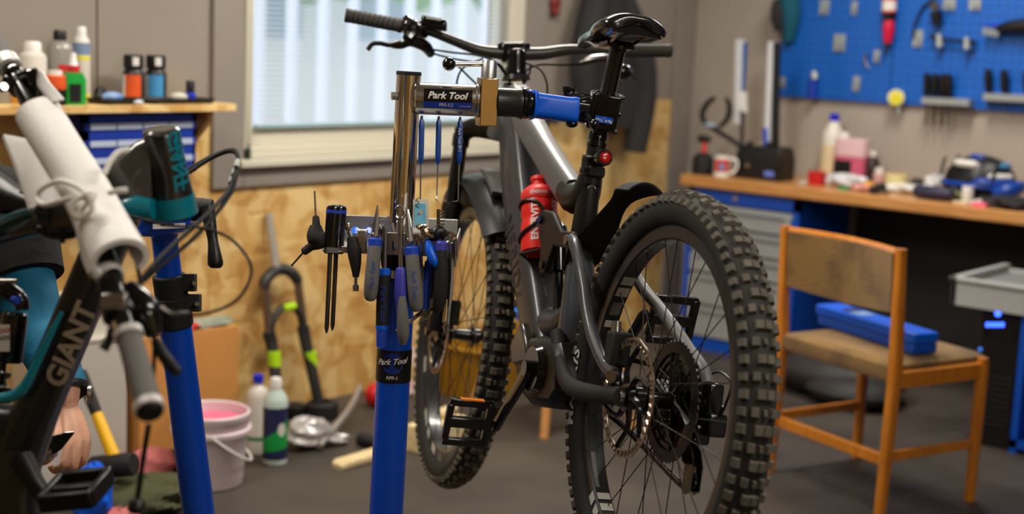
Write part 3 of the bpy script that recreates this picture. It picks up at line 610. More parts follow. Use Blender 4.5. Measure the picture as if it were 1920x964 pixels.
for i, ((u, w), a, h) in enumerate(tt):
    t = A3(*(np.array([tt[min(i+1, 5)][0][0]-tt[max(i-1, 0)][0][0], 0, tt[min(i+1, 5)][0][1]-tt[max(i-1, 0)][0][1]]))); t = nrm(t); nn_ = np.cross(t, I3[1]); secs.append(rrect((u, 0, w), nrm(nn_), I3[1], a, h, .34, 4))
M().loft(secs[:5]).build('top_tube', GREYF, bike, world=False, ang=50)
M().loft(secs[3:]).build('top_tube_end', BLACK, bike, world=False, ang=50) if False else None
M().tube([A3(.545, 0, .362), A3(.50, 0, .345), A3(.455, 0, .352), A3(.435, 0, .39)], [.03, .032, .030, .024], 14, sm=5).build('seat_junction', BLACK, bike, world=False)
M().rod(A3(1.035, 0, .495), A3(.98, 0, .612), [(0, .036), (.1, .038), (.4, .034), (.75, .031), (.76, .028), (1, .028)], 24).build('head_tube', GREYF, bike, world=False)
M().tube([A3(.437, 0, .43), A3(.437, 0, .36), A3(.44, 0, .29), A3(.445, 0, .22)], [.0215, .022, .024, .026], 20, sm=3).build('seat_tube', BLACK, bike, world=False)
M().tube([A3(.44, 0, .235), A3(.425, 0, .17), A3(.415, 0, .1), A3(.42, 0, .03)], [.026, .032, .036, .04], 18, sm=4).build('lower_seat_tube', GREYB, bike, world=False)
M().tube([A3(.63, 0, .10), A3(.56, 0, .085), A3(.49, 0, .085), A3(.44, 0, .11)], [.03, .036, .036, .03], 14, sm=4).build('frame_yoke', GREYD, bike, world=False)
# motor
mo = M(); mo.prism([(.575, .045), (.46, .065), (.36, .06), (.315, .02), (.30, -.03), (.34, -.065), (.45, -.075), (.53, -.055), (.585, -.0)], (0, 0, 0), I3[0], I3[2], I3[1], .135)
mt_ = mo.build('motor', BLACK, bike, world=False, bevel=.018)
M().tube([BBC+A3(0, .066, 0), BBC+A3(0, .08, 0)], [.05, .044], 28).build('motor_cover', BLACKG, mt_, world=False)
M().prism([(.59, .03), (.545, .085), (.50, .05), (.47, .01), (.56, -.005)], (0, .062, 0), I3[0], I3[2], I3[1], .022).build('motor_guard', mat('guard_brown', (52, 44, 40), .3, coat=.4), mt_, world=False, bevel=.006)
# rear triangle
for s, tr in ((1, [(.37, .262), (.332, .248), (.285, .212), (.243, .172), (.204, .125), (.155, .085), (.085, .045), (.035, .032)]), (-1, [(.37, .262), (.321, .226), (.26, .185), (.19, .155), (.114, .12), (.05, .085), (.0, .06), (-.02, .035)])):
    vv = [.05, .056, .060, .063, .066, .070, .073, .073]
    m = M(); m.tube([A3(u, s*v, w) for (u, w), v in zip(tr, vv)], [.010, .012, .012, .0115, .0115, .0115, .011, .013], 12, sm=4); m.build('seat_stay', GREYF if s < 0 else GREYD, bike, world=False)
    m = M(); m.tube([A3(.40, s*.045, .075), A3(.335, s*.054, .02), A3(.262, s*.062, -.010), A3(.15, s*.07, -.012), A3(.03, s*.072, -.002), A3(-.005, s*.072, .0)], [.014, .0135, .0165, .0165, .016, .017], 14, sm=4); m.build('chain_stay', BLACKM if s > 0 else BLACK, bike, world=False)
    m = M(); m.prism([(.572, .30), (.555, .318), (.50, .312), (.44, .275), (.375, .275), (.36, .252), (.38, .24), (.47, .245), (.50, .19), (.53, .185), (.545, .24), (.565, .27)], (0, s*.042, 0), I3[0], I3[2], I3[1], .014); rk = m.build('rocker_link', BLACK, bike, world=False, bevel=.004)
    for (u, w) in ((.557, .297), (.395, .258), (.515, .205)):
        M().tube([A3(u, s*.046, w), A3(u, s*.054, w)], .010, 14).build('pivot_bolt', STEEL if u < .45 else BLACKG, rk, world=False)
M().rod(A3(.59, 0, .295), A3(.515, 0, .09), [(0, .012), (.05, .02), (.5, .021), (.51, .012), (.9, .012), (.92, .018), (1, .018)], 16).build('shock', BLACKG, bike, world=False)
# rear mudguard
m = M(); gp = spline([A3(.445, 0, .225), A3(.37, 0, .285), A3(.29, 0, .345), A3(.22, 0, .372), A3(.16, 0, .372)], 4); L_ = len(gp)-1
m.sheet(lambda a, b: gp[round(a*L_)]+A3(0, (b-.5)*(.062+.022*math.sin(a*9)), -.018*(2*b-1)**2), L_, 8, .003); m.build('rear_mudguard', BLACKM, bike, world=False)
# cranks and pedals
LE_ = A3(.535, .098, -.128); RE_ = A3(.325, -.098, .128)
for s, e in ((1, LE_), (-1, RE_)):
    b0 = BBC+A3(0, s*.082, 0); secs = []
    for t, w, d in ((-.06, .010, .007), (0, .019, .009), (.15, .017, .008), (.8, .012, .007), (1, .014, .007), (1.08, .008, .006)):
        t_ = nrm(e-b0); secs.append(rrect(b0+(e-b0)*t, I3[1], nrm(np.cross(t_, I3[1])), d, w, .4, 3))
    cr = M().loft(secs).build('crank_arm', BLACKG, bike, world=False)
    M().tube([b0-A3(0, s*.002, 0), b0+A3(0, s*.012, 0)], .016, 16).build('crank_bolt', BLACKG, cr, world=False)
    c = e+A3(0, s*.062, 0); T = nrm(A3(-.25, 0, 1)); Nn = np.cross(I3[1], T); m = M()
    hl, hh = .046, .048
    for k in (-1, 0, 1): m.box(c+T*k*(hh-.006), (2*hl, .016 if k else .022, .013 if k else .016), (I3[1], T, Nn))
    m.box(c-A3(0, hl-.004, 0), (.015, 2*hh-.006, .015), (I3[1], T, Nn)); m.box(c+A3(0, hl-.004, 0), (.014, 2*hh-.02, .015), (I3[1], T, Nn))
    m.box(c, (.008, 2*hh-.01, .010), (I3[1], T, Nn)) if False else None
    m.tube([e, c-A3(0, s*hl, 0)], .008, 10)
    pd = m.build('pedal', BLACKG, bike, world=False, bevel=.003)
    for k in (-1, 1):
        for j in (-.7, -.25, .25, .7): M().tube([c+T*k*(hh-.006)+A3(0, j*hl, 0)+Nn*.006, c+T*k*(hh-.006)+A3(0, j*hl, 0)+Nn*.0105], .0018, 6).build('pin', STEEL, pd, world=False)
    if s > 0: M().box(c+T*(hh+.0012), (.05, .003, .012), (I3[1], T, Nn)).build('reflector', mat('reflector_orange', (236, 130, 20), .3), pd, world=False)
# seat post, saddle, rear light
M().tube([bp(1159, 90), bp(1140, 175), bp(1125, 245), bp(1121, 262)], .0157, 20).build('seat_post', BLACKG, bike, world=False)
m = M(); m.rod(bp(1122, 248), bp(1119, 275), [(0, .019), (.2, .0205), (.5, .0205), (.52, .018), (.75, .018), (.77, .021), (1, .021)], 20); m.build('post_collar', BLACKG, bike, world=False)
sp_ = M().tube([bp(1119, 272), bp(1113, 312), bp(1108, 345)], [.0185, .019, .0205], 20).build('post_lower', BLACK, bike, world=False)
m = M(); m.rod(bp(1112, 314), bp(1109, 330), [(0, .024), (.3, .026), (.7, .026), (1, .024)], 20); m.box(bp(1109, 322)+A3(-.024, .0, 0), (.016, .03, .018)); m.build('seat_clamp', BLACKG, bike, world=False)
wm = wrapmap(bp(1106, 345), bp(1112, 312)-bp(1106, 345), .0212, A3(-.9, .28, 0), 1)
for t_, s_, q in (('A', .011, (-.013, .001)), ('BL', .010, (-.011, -.008))): text(t_, s_, LWHT, bike, (lambda q: lambda a, b: wm(a+q[0], b+q[1]))(q), 'post_lettering', world=False, bold=.02)
M().tube([wm(.004+.008*math.cos(t), -.008+.008*math.sin(t)) for t in np.linspace(0, 2*math.pi, 25)[:-1]], .0009, 5, closed=True).build('post_emblem', LWHT, bike, world=False)
patch(lambda a, b: wm(a+.004, b-.008), .015, .003, 0, 4, 1).build('post_emblem', LWHT, bike, world=False)
lc = bp(1125, 298)+A3(-.016, .0, 0); ln = nrm(A3(-1, .1, .12)); lt = M().rod(lc+A3(.018, 0, 0), lc+ln*.014, [(0, .014), (.5, .017), (.9, .0165), (1, .015)], 20).build('rear_light', BLACKG, bike, world=False)
M().lathe([(.0115, 0), (.0115, .001), (.009, .003), (.004, .0035)], lc+ln*.0135, ln, 18).build('lens', mat('lens_red', (176, 10, 12), .2, coat=.6), lt, world=False)
m = M(); m.tube([bp(1118, 298)+A3(.024*math.cos(a), .024*math.sin(a), 0) for a in np.linspace(0, 2*math.pi, 20)[:-1]], .004, 8, closed=True); m.build('light_strap', BLACK, bike, world=False)
# saddle
sw = [(.285, .050, .0), (.29, .066, .006), (.315, .072, .010), (.36, .069, .006), (.41, .052, .001), (.455, .032, -.001), (.50, .021, -.002), (.55, .018, -.006), (.572, .012, -.012), (.578, .004, -.018)]
secs = []
for u, h, dz in sw:
    top = [A3(u, h*x, .692+dz-.030*abs(x)**2.6*(h/.072)-.004*(1-abs(x))) for x in np.linspace(1, -1, 13)]
    bot = [A3(u, h*x*.9, .684+dz-.030*abs(x)**2.6*(h/.072)-.007) for x in np.linspace(-1, 1, 13)]
    secs.append(top+bot)
sad = M().loft(secs).build('saddle', mat('saddle_black', (22, 22, 24), .22, coat=.5), bike, world=False, ang=80, sub=1)
for s in (-1, 1):
    M().tube([A3(.30, s*.028, .672), A3(.33, s*.024, .655), A3(.37, s*.022, .646), A3(.43, s*.022, .646), A3(.50, s*.014, .664), A3(.545, s*.006, .672)], .0036, 8, sm=5).build('saddle_rail', STEEL if s > 0 else BLACKG, sad, world=False)
m = M(); m.box(bp(1159, 92)+A3(.01, 0, .008), (.05, .058, .014)); m.rod(bp(1159, 100), bp(1160, 86), [(0, .016), (1, .019)], 16); m.build('saddle_clamp', BLACKG, bike, world=False, bevel=.004)
m = M(); m.prism([(-.05, 0), (.05, 0), (.045, .02), (-.045, .02)], (.292, 0, .655), I3[1], I3[2], I3[0], .004); m.build('saddle_bridge', BLACKG, sad, world=False)
# ---- fork, mudguard
for s in (1, -1):
    o_ = fr_[1]*s*.068
    a = A3(1.135, 0, .50)+o_; b_ = FH+A3(-.015, 0, .02)+o_*1.02
    st_ = M().rod(a, a+(b_-a)*.5, [(0, .019), (.02, .0215), (.13, .0215), (.15, .0175), (1, .0175)], 16).build('stanchion', BLACKG, bike, world=False)
    M().rod(a+(b_-a)*.36, b_-A3(0, 0, .02), [(0, .024), (.04, .026), (.12, .0235), (.55, .023), (.88, .020), (.95, .022), (1, .018)], 16).build('fork_leg', BLACK, bike, world=False)
cpts = [A3(1.135, 0, .50)+fr_[1]*.068, A3(1.10, .05, .515), A3(1.04, .0, .515), A3(1.10, -.05, .515), A3(1.135, 0, .50)-fr_[1]*.068]
M().tube(cpts, [.023, .024, .03, .024, .023], 14, sm=5).build('fork_crown', BLACK, bike, world=False)
M().rod(A3(1.135, 0, .50)+fr_[1]*.068, A3(1.133, 0, .517)+fr_[1]*.068, [(0, .017), (.7, .015), (1, .011)]).build('fork_dial', BLUEP, bike, world=False)
m = M(); m.tube([FH+fr_[1]*.09, FH-fr_[1]*.085], .010, 14); m.tube([FH+fr_[1]*.075+A3(-.01, 0, .0), FH+fr_[1]*.075+A3(-.075, 0, .0)], [.01, .006], 10); m.build('front_axle', BLACKG, bike, world=False)
m = M(); m.sheet(lambda a, b: PF(.400-.03*(2*b-1)**2, math.radians(62+a*78), (b-.5)*.125*(1-.25*(2*a-1)**2)), 22, 10, .003); m.build('front_mudguard', BLACK, bike, world=False)
m = M(); m.sheet(lambda a, b: PF(.414, math.radians(104+a*20), (b-.5)*.05), 4, 2, .012); m.build('mudguard_mount', mat('mount_grey', (90, 88, 86), .5), bike, world=False)
m = M(); m.box(FH+fr_[1]*.055+A3(-.085, .0, .055), (.03, .035, .06)); m.build('front_caliper', BLACKG, bike, world=False, bevel=.004)
# ---- handlebar (measured in room space)
def hb(*p): return [D(*q) for q in p]
BAR = mat('bar_black', (58, 57, 55), .32, coat=.2)
M().tube(hb((738, 44, 3.30), (800, 57, 3.31), (845, 74, 3.33), (895, 93, 3.355), (935, 99, 3.37), (960, 100, 3.38), (990, 101, 3.39), (1020, 100, 3.40), (1060, 94, 3.415), (1110, 93, 3.44), (1170, 95, 3.465), (1200, 96, 3.475)), [.0112, .0112, .0115, .0135, .0158, .016, .016, .0155, .0135, .0115, .0112, .0112], 14, sm=4).build('handlebar', BAR, bike)
GRP = mat('grip_black', (62, 60, 56), .7)
for a, b_, in ((hb((647, 28, 3.285), (756, 49, 3.30))), (hb((1258, 95, 3.50), (1160, 95, 3.46)))):
    g = M().rod(a, b_, [(0, .013), (.012, .0168), (.05, .0172), (.08, .0160), (.9, .0160), (.93, .0172), (.97, .0172), (1, .0155)], 18).build('grip', GRP, bike)
    for k in range(9):
        t = .12+k*.085; c = a+(b_-a)*t; X, Y, T = frame(b_-a); M().tube([c+.0163*(math.cos(q)*X+math.sin(q)*Y)+T*.006*math.sin(q) for q in np.linspace(0, 2*math.pi, 17)[:-1]], .0011, 5, closed=True).build('grip_rib', GRP, g)
def clampc(x0, y0, x1, y1, d, r, nm, mt=BLACKG): M().rod(D(x0, y0, d), D(x1, y1, d+.01), [(0, r*.9), (.1, r), (.9, r), (1, r*.9)], 16).build(nm, mt, bike)
clampc(762, 50, 776, 53, 3.30, .022, 'lever_clamp'); clampc(786, 54, 800, 57, 3.31, .02, 'shifter_clamp')
m = M(); m.tube(hb((764, 34, 3.29), (768, 48, 3.28), (772, 62, 3.28), (764, 74, 3.27)), [.012, .018, .018, .013], 10, sm=3); m.build('shift_pod', BLACKG, bike)
m = M(); m.box(D(814, 44, 3.29), (.06, .03, .026), (nrm(D(830, 46, 3.29)-D(800, 40, 3.29)), FW, UP)); dp_ = m.build('remote_display', BLACKG, bike, bevel=.006)
for q in range(4): M().box(D(803+q*7, 34+q*1.2, 3.28), (.008, .02, .006), (RT, FW, UP)).build('button', mat('button_pale', (170, 170, 160), .4), dp_)
M().tube(hb((808, 101, 3.33), (795, 85, 3.30), (770, 78, 3.28), (752, 84, 3.26), (735, 84, 3.25)), [.011, .014, .012, .010, .008], 10, sm=4).build('brake_lever_body', BLACKG, bike)
M().tube(hb((750, 80, 3.26), (730, 84, 3.24), (712, 81, 3.23), (698, 83, 3.225), (690, 93, 3.22)), [.008, .006, .0055, .005, .0055], 8, sm=5).build('brake_lever', BLACK, bike)
M().tube(hb((1090, 118, 3.42), (1110, 112, 3.41), (1140, 110, 3.40), (1165, 115, 3.40)), [.009, .012, .012, .008], 10, sm=4).build('brake_lever_body', DSTEEL, bike)
M().tube(hb((1150, 118, 3.40), (1170, 128, 3.39), (1182, 135, 3.385), (1190, 147, 3.38)), [.009, .006, .005, .005], 8, sm=5).build('brake_lever', BLACK, bike)
m = M(); m.ell(D(1168, 135, 3.40), (.028, .022, .02)); m.build('shift_pod', BLACKG, bike)
# stem and headset
m = M(); sc_ = D(962, 100, 3.38); m.box(D(962, 92, 3.40), (.062, .05, .03), (RT, FW, UP)); m.box(sc_, (.058, .046, .046), (RT, FW, UP)); m.rod(D(968, 92, 3.33), D(968, 142, 3.33), [(0, .021), (.3, .023), (.7, .023), (1, .025)], 20); m.build('stem', BLACKG, bike, bevel=.006)
for x in (938, 990): M().cyl(D(x-1, 82, 3.36), D(x, 92, 3.36), .006, n=10).build('stem_bolt', BLACKG, bike)
M().rod(D(967, 126, 3.335), D(968, 150, 3.335), [(0, .024), (.3, .026), (.32, .024), (.6, .026), (.62, .03), (1, .034)], 24).build('headset', BLACK, bike)
# hoses and cables
HOSE = mat('hose_black', (16, 18, 16), .6, spec=.2)
for pts in (((806, 99, 3.32), (850, 110, 3.28), (900, 118, 3.26), (935, 120, 3.29), (955, 150, 3.33)), ((806, 92, 3.31), (845, 98, 3.28), (895, 104, 3.27), (930, 118, 3.3), (960, 160, 3.36)),
            ((1090, 121, 3.42), (1055, 122, 3.40), (1010, 122, 3.38), (985, 135, 3.34), (980, 160, 3.33)), ((985, 118, 3.33), (1012, 130, 3.30), (1025, 155, 3.30), (1026, 185, 3.32)),
            ((995, 120, 3.36), (992, 140, 3.34), (978, 165, 3.32)), ((905, 110, 3.22), (868, 128, 3.19), (856, 160, 3.2), (862, 200, 3.3)), ((860, 125, 3.22), (880, 145, 3.21), (905, 168, 3.24), (930, 190, 3.3)),
            ((852, 300, 3.4), (848, 400, 3.38), (842, 500, 3.36), (836, 600, 3.36))):
    M().tube(hb(*pts), .0024, 7, sm=6).build('hose', HOSE, bike)
# bottle cage
bu0, bu1 = A3(.618, .022, .226), A3(.675, .022, .395); ba = nrm(bu1-bu0); bX = I3[1]; bY = np.cross(ba, bX)
BR = .0385
def bpt(t, ang, r=BR+.0035): return bu0+ba*t+r*(math.cos(ang)*bX+math.sin(ang)*bY)
sgn = 1 if bY[0] < 0 else -1
m = M(); m.tube([bpt(.062, sgn*a_) if False else bpt(t_, sgn*a_) for t_, a_ in ((.02, -1.6), (.03, -.6), (.04, .3), (.058, 1.1), (.085, 1.35), (.104, 1.0), (.11, .2), (.106, -.7), (.1, -1.6))], .0038, 8, sm=6); m.build('bottle_cage', BLACK, bike, world=False)
m = M(); m.tube([bpt(-.004, 0), bpt(-.004, 1.2), bpt(-.004, 2.4), bpt(-.004, 3.6), bpt(-.004, 4.8)], .0035, 8, closed=True); m.tube([bpt(-.004, -1.6*sgn), bpt(.13, -1.6*sgn)], .004, 8); m.build('cage_base', BLACK, bike, world=False)
# the bottle itself
bot = root('water_bottle', 'red plastic water bottle with white lettering in the bike cage', 'bottle', bl2w(bu0))
w0, w1 = bl2w(bu0), bl2w(bu1); wa_ = nrm(w1-w0)
M().lathe([(BR*.86, 0.0000), (BR*.98, 0.0034), (BR, 0.0168), (BR, 0.0630), (BR*.95, 0.0689), (BR*.95, 0.0773), (BR, 0.0840), (BR, 0.1109), (BR*.93, 0.1193)], w0, wa_, 28).build('body', RED, bot)
M().lathe([(BR*1.0, 0.1159), (BR*1.02, 0.1193), (BR*1.02, 0.1327), (BR*.88, 0.1411), (BR*.62, 0.1495), (BR*.42, 0.1520), (BR*.40, 0.1613), (BR*.5, 0.1638), (BR*.46, 0.1722), (BR*.2, 0.1747)], w0, wa_, 28).build('cap', mat('cap_red', (226, 44, 40), .45), bot)
ca_ = np.cross(wa_, -FW); fwd = EYE-w0
def vmap(t0, ang):
    mp = wrapmap(w0+wa_*t0, wa_, BR+.0007, fwd, 1); sh = ang*BR
    return lambda a, b: mp(sh-b, a)
text('ENERVIT', .0215, WHITE, bot, vmap(.062, -.25), 'lettering', bold=.02)
text('ENERVIT', .0215, WHITE, bot, vmap(.075, .95), 'lettering', bold=.02)
mp_ = wrapmap(w0+wa_*.126, wa_, BR*1.02+.0007, fwd, 1); text('ENERVIT', .0095, WHITE, bot, mp_, 'lettering', bold=.02)
# ================================================================== CENTRE REPAIR STAND
def pd_(y): return 2.69+.115*(y-140)/824
def pc(y, dx=0, dd=0): return D(766.5-.0515*(y-140)+dx, y, pd_(y)+dd)
ptop, plow = pc(140), pc(964); pax = nrm(plow-ptop); foot = ptop+pax*((.02-ptop[2])/pax[2])
stand = root('repair_stand', 'blue and chrome bicycle repair stand with clamp arm holding the grey bike', 'repair stand', (foot[0], foot[1], 0))
M().cyl(pc(139), pc(545), .0232, n=32).build('upper_tube', CHROME, stand)
M().rod(pc(134), pc(141), [(0, .0236), (.6, .0242), (1, .0242)], 28).build('tube_cap', BLACKM, stand)
lt_ = M().rod(pc(520), foot, [(0, .027), (.004, .0325), (.5, .0335), (1, .034)], 32).build('lower_tube', BLUE, stand)
bs = M(); bs.lathe([(.0342, 0), (.0342, np.linalg.norm(pc(712)-pc(652)))], pc(712), -pax, 32); bs.build('sticker_band', BLACK, lt_)
bm_ = wrapmap(pc(672), -pax, .0347, -FW, 1)
patch(lambda a, b: bm_(a, b), .04, .03, 0).build('emblem', mat('emblem_blue', (16, 46, 130), .4), lt_) if False else None
em = M(); em.add([bm_(0, 0)]+[bm_(.021*math.cos(t), .021*math.sin(t)-.004) for t in np.linspace(0, 2*math.pi, 25)[:-1]], [(0, i+1, (i+1) % 24+1) for i in range(24)]); em.build('emblem', mat('emblem_blue', (16, 46, 130), .4), lt_)
bm2 = wrapmap(pc(672), -pax, .0351, -FW, 1); text('Park Tool', .0155, LWHT, lt_, lambda a, b: bm2(a, b+a*.1), 'lettering', shear=.35, bold=.025)
bm3 = wrapmap(pc(702), -pax, .0351, -FW, 1); text('RPP-1', .0095, LWHT, lt_, bm3, 'lettering', bold=.01)
fr2 = M(); fr2.lathe([(.17, 0), (.17, .012), (.16, .016), (.002, .016)], (foot[0], foot[1], 0), n=40); fr2.lathe([(.06, .016), (.055, .05), (.036, .055)], (foot[0], foot[1], 0), n=24); fr2.build('base_plate', DSTEEL, stand)
m = M(); m.cyl(pc(180, -30, -.012), pc(180, -16, -.008), .0085, n=6); m.cyl(pc(180, -19, -.01), pc(180, -10, -.005), .011, n=18); m.build('pivot_bolt', STEEL, stand)
# arm
a0, a1 = D(776, 184, 2.685), D(897, 189, 2.70); T = nrm(a1-a0)
BRUSH = mat('arm_steel', (206, 202, 196), .2, 1., noise=.12, nscale=18)
arm = M().rod(a0, a1, [(0, .0265), (.02, .030), (.1, .0302), (.94, .0302), (.96, .0325), (1, .0325)], 32).build('arm_tube', BRUSH, stand)
ac = D(838, 185.5, 2.692); wm_ = wrapmap(ac, T, .0307, EYE-ac, 1); am = lambda x, y: wm_(-y, x)
L1 = M(); nx = 14
def lab(x0, x1, y0, y1, mt, off=0):
    m = M(); V = []; w_ = wrapmap(ac, T, .0306+off, EYE-ac, 1)
    for i in range(3):
        for j in range(11): V.append(w_(-(y0+(y1-y0)*j/10), x0+(x1-x0)*i/2))
    m.add(V, [(i*11+j, (i+1)*11+j, (i+1)*11+j+1, i*11+j+1) for i in range(2) for j in range(10)]); return m.build('label', mt, arm)
lab(-.0455, .0455, -.006, .019, BLACKG); lab(-.0455, .0455, -.0195, -.006, mat('label_royal', (30, 62, 170), .35), .0001)
w3 = wrapmap(ac, T, .0312, EYE-ac, 1)
text('Park Tool', .0182, LWHT, arm, lambda x, y: w3(-(y+.0065), x), 'lettering', shear=.3, bold=.03)
text('PRS-3.2', .0085, LWHT, arm, lambda x, y: w3(-(y-.0115), x-.003), 'lettering', bold=.01); text('St. Paul, MN', .0045, LWHT, arm, lambda x, y: w3(-(y-.0135), x+.032), 'lettering')
# block, cam and lever
_r0, _f0 = nrm(RT*A3(1, 1, 0)), nrm(FW*A3(1, 1, 0)); Bk = (nrm(_r0+_f0*.28), nrm(_f0-_r0*.28), _z)
M().box(D(913, 191, 2.70), (.034, .036, .09), Bk).build('clamp_block', BRASS, stand, bevel=.0015)
M().rod(D(916, 151, 2.70), D(918, 114, 2.70), [(0, .0150), (.08, .0150), (.95, .0148), (1, .0138)], 24).build('cam_barrel', ALU, stand)
M().cyl(D(907, 120, 2.70), D(850, 121, 2.675), .0048, n=14).build('lever_rod', BRUSH, stand)
M().ell(D(842, 120, 2.672), (.0128,)*3).build('lever_knob', BLACKG, stand)
# clamp head
M().rod(D(930, 191, 2.705), D(976, 193, 2.715), [(0, .0275), (.8, .0275), (.85, .0285), (1, .0285)], 28).build('sleeve', mat('sleeve_black', (44, 43, 42), .3), stand)
M().rod(D(975, 193, 2.715), D(990, 195, 2.72), [(0, .030), (.3, .031), (.5, .029), (1, .029)], 28).build('head_collar', BLACKG, stand)
hT = nrm(D(1085, 207, 2.75)-D(990, 195, 2.72)); hN = nrm(np.cross(hT, UP)); hU = np.cross(hN, hT)
def sec(x, y, d, hy, hx, rr=.3): return rrect(D(x, y, d), hU, hN, hy, hx, rr, 3)
M().loft([sec(980, 194, 2.715, .022, .018), sec(1100, 208, 2.76, .018, .016)]).build('jaw_beam', BLACKG, stand)
cv = M(); cv.loft([sec(x, y, d, a, b) for x, y, d, a, b in ((997, 196.5, 2.715, .0285, .022), (1000, 197, 2.716, .0285, .0225), (1003, 197.5, 2.717, .024, .02), (1030, 201, 2.725, .0235, .0195), (1066, 206, 2.738, .024, .0195), (1074, 207, 2.742, .0255, .021), (1080, 208, 2.745, .0255, .021))])
cv.box(D(992, 174, 2.715), (.024, .03, .006), (hT, hN, hU)); cov = cv.build('jaw_cover', BLUEP, stand, bevel=.002)
M().ell(D(1072, 232, 2.74), (.012, .012, .008)).build('cover_screw', BLACKG, stand)
m = M(); m.loft([sec(1076, 206, 2.752, .020, .014), sec(1095, 207, 2.762, .026, .018), sec(1112, 205, 2.775, .022, .016)]); m.box(D(1085, 184, 2.765), (.045, .026, .018), (hT, hN, hU)); m.build('jaw_back', BLACKG, stand, bevel=.004)
for x in (1061, 1072): M().rod(D(x, 183, 2.765), D(x+1, 163+(x-1061)*.3, 2.765), [(0, .006), (.5, .006), (.6, .008), (1, .008)], 10).build('adjust_screw', BLACKG, stand)
sp0, sp1 = bl2w(bp(1143, 172)), bl2w(bp(1127, 246)); sT = nrm(sp1-sp0)
jw = M()
X_, Y_, _t = frame(sT)
jX = nrm(RT-sT*np.dot(RT, sT)); jY = np.cross(sT, jX)
jo = sp0+(sp1-sp0)*.5
for s in (-1, 1): jw.box(jo+jY*s*.0225*(-1)*1.0+sT*.0, (.05, .012, .072), (jX, jY, sT))
jw.box(jo+jX*.026, (.010, .05, .074), (jX, jY, sT)) if False else None
for k in (-.034, .0, .034): jw.box(jo+sT*k+jX*.024, (.012, .05, .008), (jX, jY, sT))
jw.box(jo-jX*.028, (.012, .056, .07), (jX, jY, sT))
jwo = jw.build('jaw', BLACKG, stand, bevel=.004)
fc = 1 if np.dot(jY, EYE-jo) > 0 else -1
lo = jo+jY*fc*.0292+sT*.013-jX*.002
M().box(lo, (.034, .0012, .0125), (jX, jY, sT)).build('jaw_label', BLUEP, jwo)
text('Park Tool', .0085, LWHT, jwo, flatmap(lo+jY*fc*.0009+sT*.0015, -jX, sT), 'lettering', shear=.3, bold=.02); text('PRS', .003, LWHT, jwo, flatmap(lo+jY*fc*.0009-sT*.004, -jX, sT), 'lettering')
m = M(); m.tube([D(1096, 212, 2.74), D(1104, 222, 2.725), D(1112, 230, 2.715)], [.006, .0055, .005], 10); m.ell(D(1114, 233, 2.712), (.0095,)*3); m.build('quick_handle', BLACKG, stand)
# ------------------------------------------------------------------ picks hanging below the arm
PB = mat('pick_blue', (0, 70, 156), .35)
for x, tip, lab_ in ((791, [(788, 378, 0), (787, 383, 0)], 'blue handled straight pick nearest the chrome post'), (823, [(819, 368, 0), (817, 374, -.004), (822, 379, -.006)], 'blue handled hook pick in the middle of the three hanging picks'), (863, [(859, 372, 0), (858, 377, 0), (848, 378, -.002)], 'blue handled pick with a right angle tip, farthest from the chrome post')):
    y0 = 217+(x-791)*.03; dd = 2.688
    r = root('pick', lab_, 'pick', D(x-3, 378, dd), 'picks hanging from the stand arm')
    M().rod(D(x, y0, dd), D(x-1, y0+8, dd), [(0, .0022), (1, .003)], 10).build('tang', BRASS, r)
    M().rod(D(x, y0+6, dd), D(x-2, 308, dd), [(0, .0030), (.06, .0052), (.2, .0056), (.8, .0056), (.94, .0044), (1, .002)], 6).build('handle', PB, r, ang=20)
    M().tube([D(x-2, 306, dd)]+[D(a, b, dd+c) for a, b, c in tip], [.0017]+[.0013]*(len(tip)-1)+[.0007], 8).build('needle', STEEL, r)
    if x > 850: text('Park Tool SP-1', .0075, LWHT, r, (lambda o: lambda a, b: o-UP*a*1.0+RT*(b)-RT*.0)(D(862, 262, dd-.0058)), 'lettering', bold=.01)
# ------------------------------------------------------------------ tool tray
Rh = nrm(RT*A3(1, 1, 0)); Fh = nrm(A3(FW[0], FW[1], 0)); TB = (Rh, Fh, _z)
tz = D(640, 474, 2.64)[2]
def TP(x, off=0, z=0):    # point on tray plane at picture column x, distance 2.64+off
    p = D(x, 474, 2.64); q = p+Fh*off; return A3(q[0], q[1], tz+z)
tr = root('tool_tray', 'folded aluminium tool tray fixed round the chrome post', 'tray', A3(*TP(735, .08)[:2], tz-.01))
m = M()
poly = [TP(598, .05), TP(602, .01), TP(612, 0), TP(690, 0), TP(720, 0), TP(852, 0), TP(856, .01), TP(856, .15), TP(850, .16), TP(610, .16), TP(598, .15)]
m.loft([[p for p in poly], [p+_z*.003 for p in poly]])
def wallp(a, b, h, lean=0): a = np.asarray(a); b = np.asarray(b); n = nrm(np.cross(b-a, _z))*.0015; m.loft([[a-n, b-n, b+n, a+n], [a-n+_z*h, b-n+_z*h, b+n+_z*h, a+n+_z*h]])
wallp(TP(610, .16), TP(850, .16), .05); wallp(TP(640, .0), TP(690, 0), .012); wallp(TP(718, 0), TP(852, 0), .042); wallp(TP(855, .01), TP(855, .15), .035); wallp(TP(598, .05), TP(598, .15), .012)
m.build('folded_sheet', ALU, tr, bevel=.001)
M().rod(pc(505), pc(472), [(0, .026), (.1, .034), (.9, .034), (1, .03)], 24).build('collar', BLACK, tr)
m = M(); m.box(TP(679, -.004, .026), (.02, .012, .04), TB); mg = m.build('magnet', ALU, tr, bevel=.003); M().cyl(TP(679, -.016, .03), TP(679, -.004, .03), .006, n=14).build('magnet_screw', STEEL, mg)
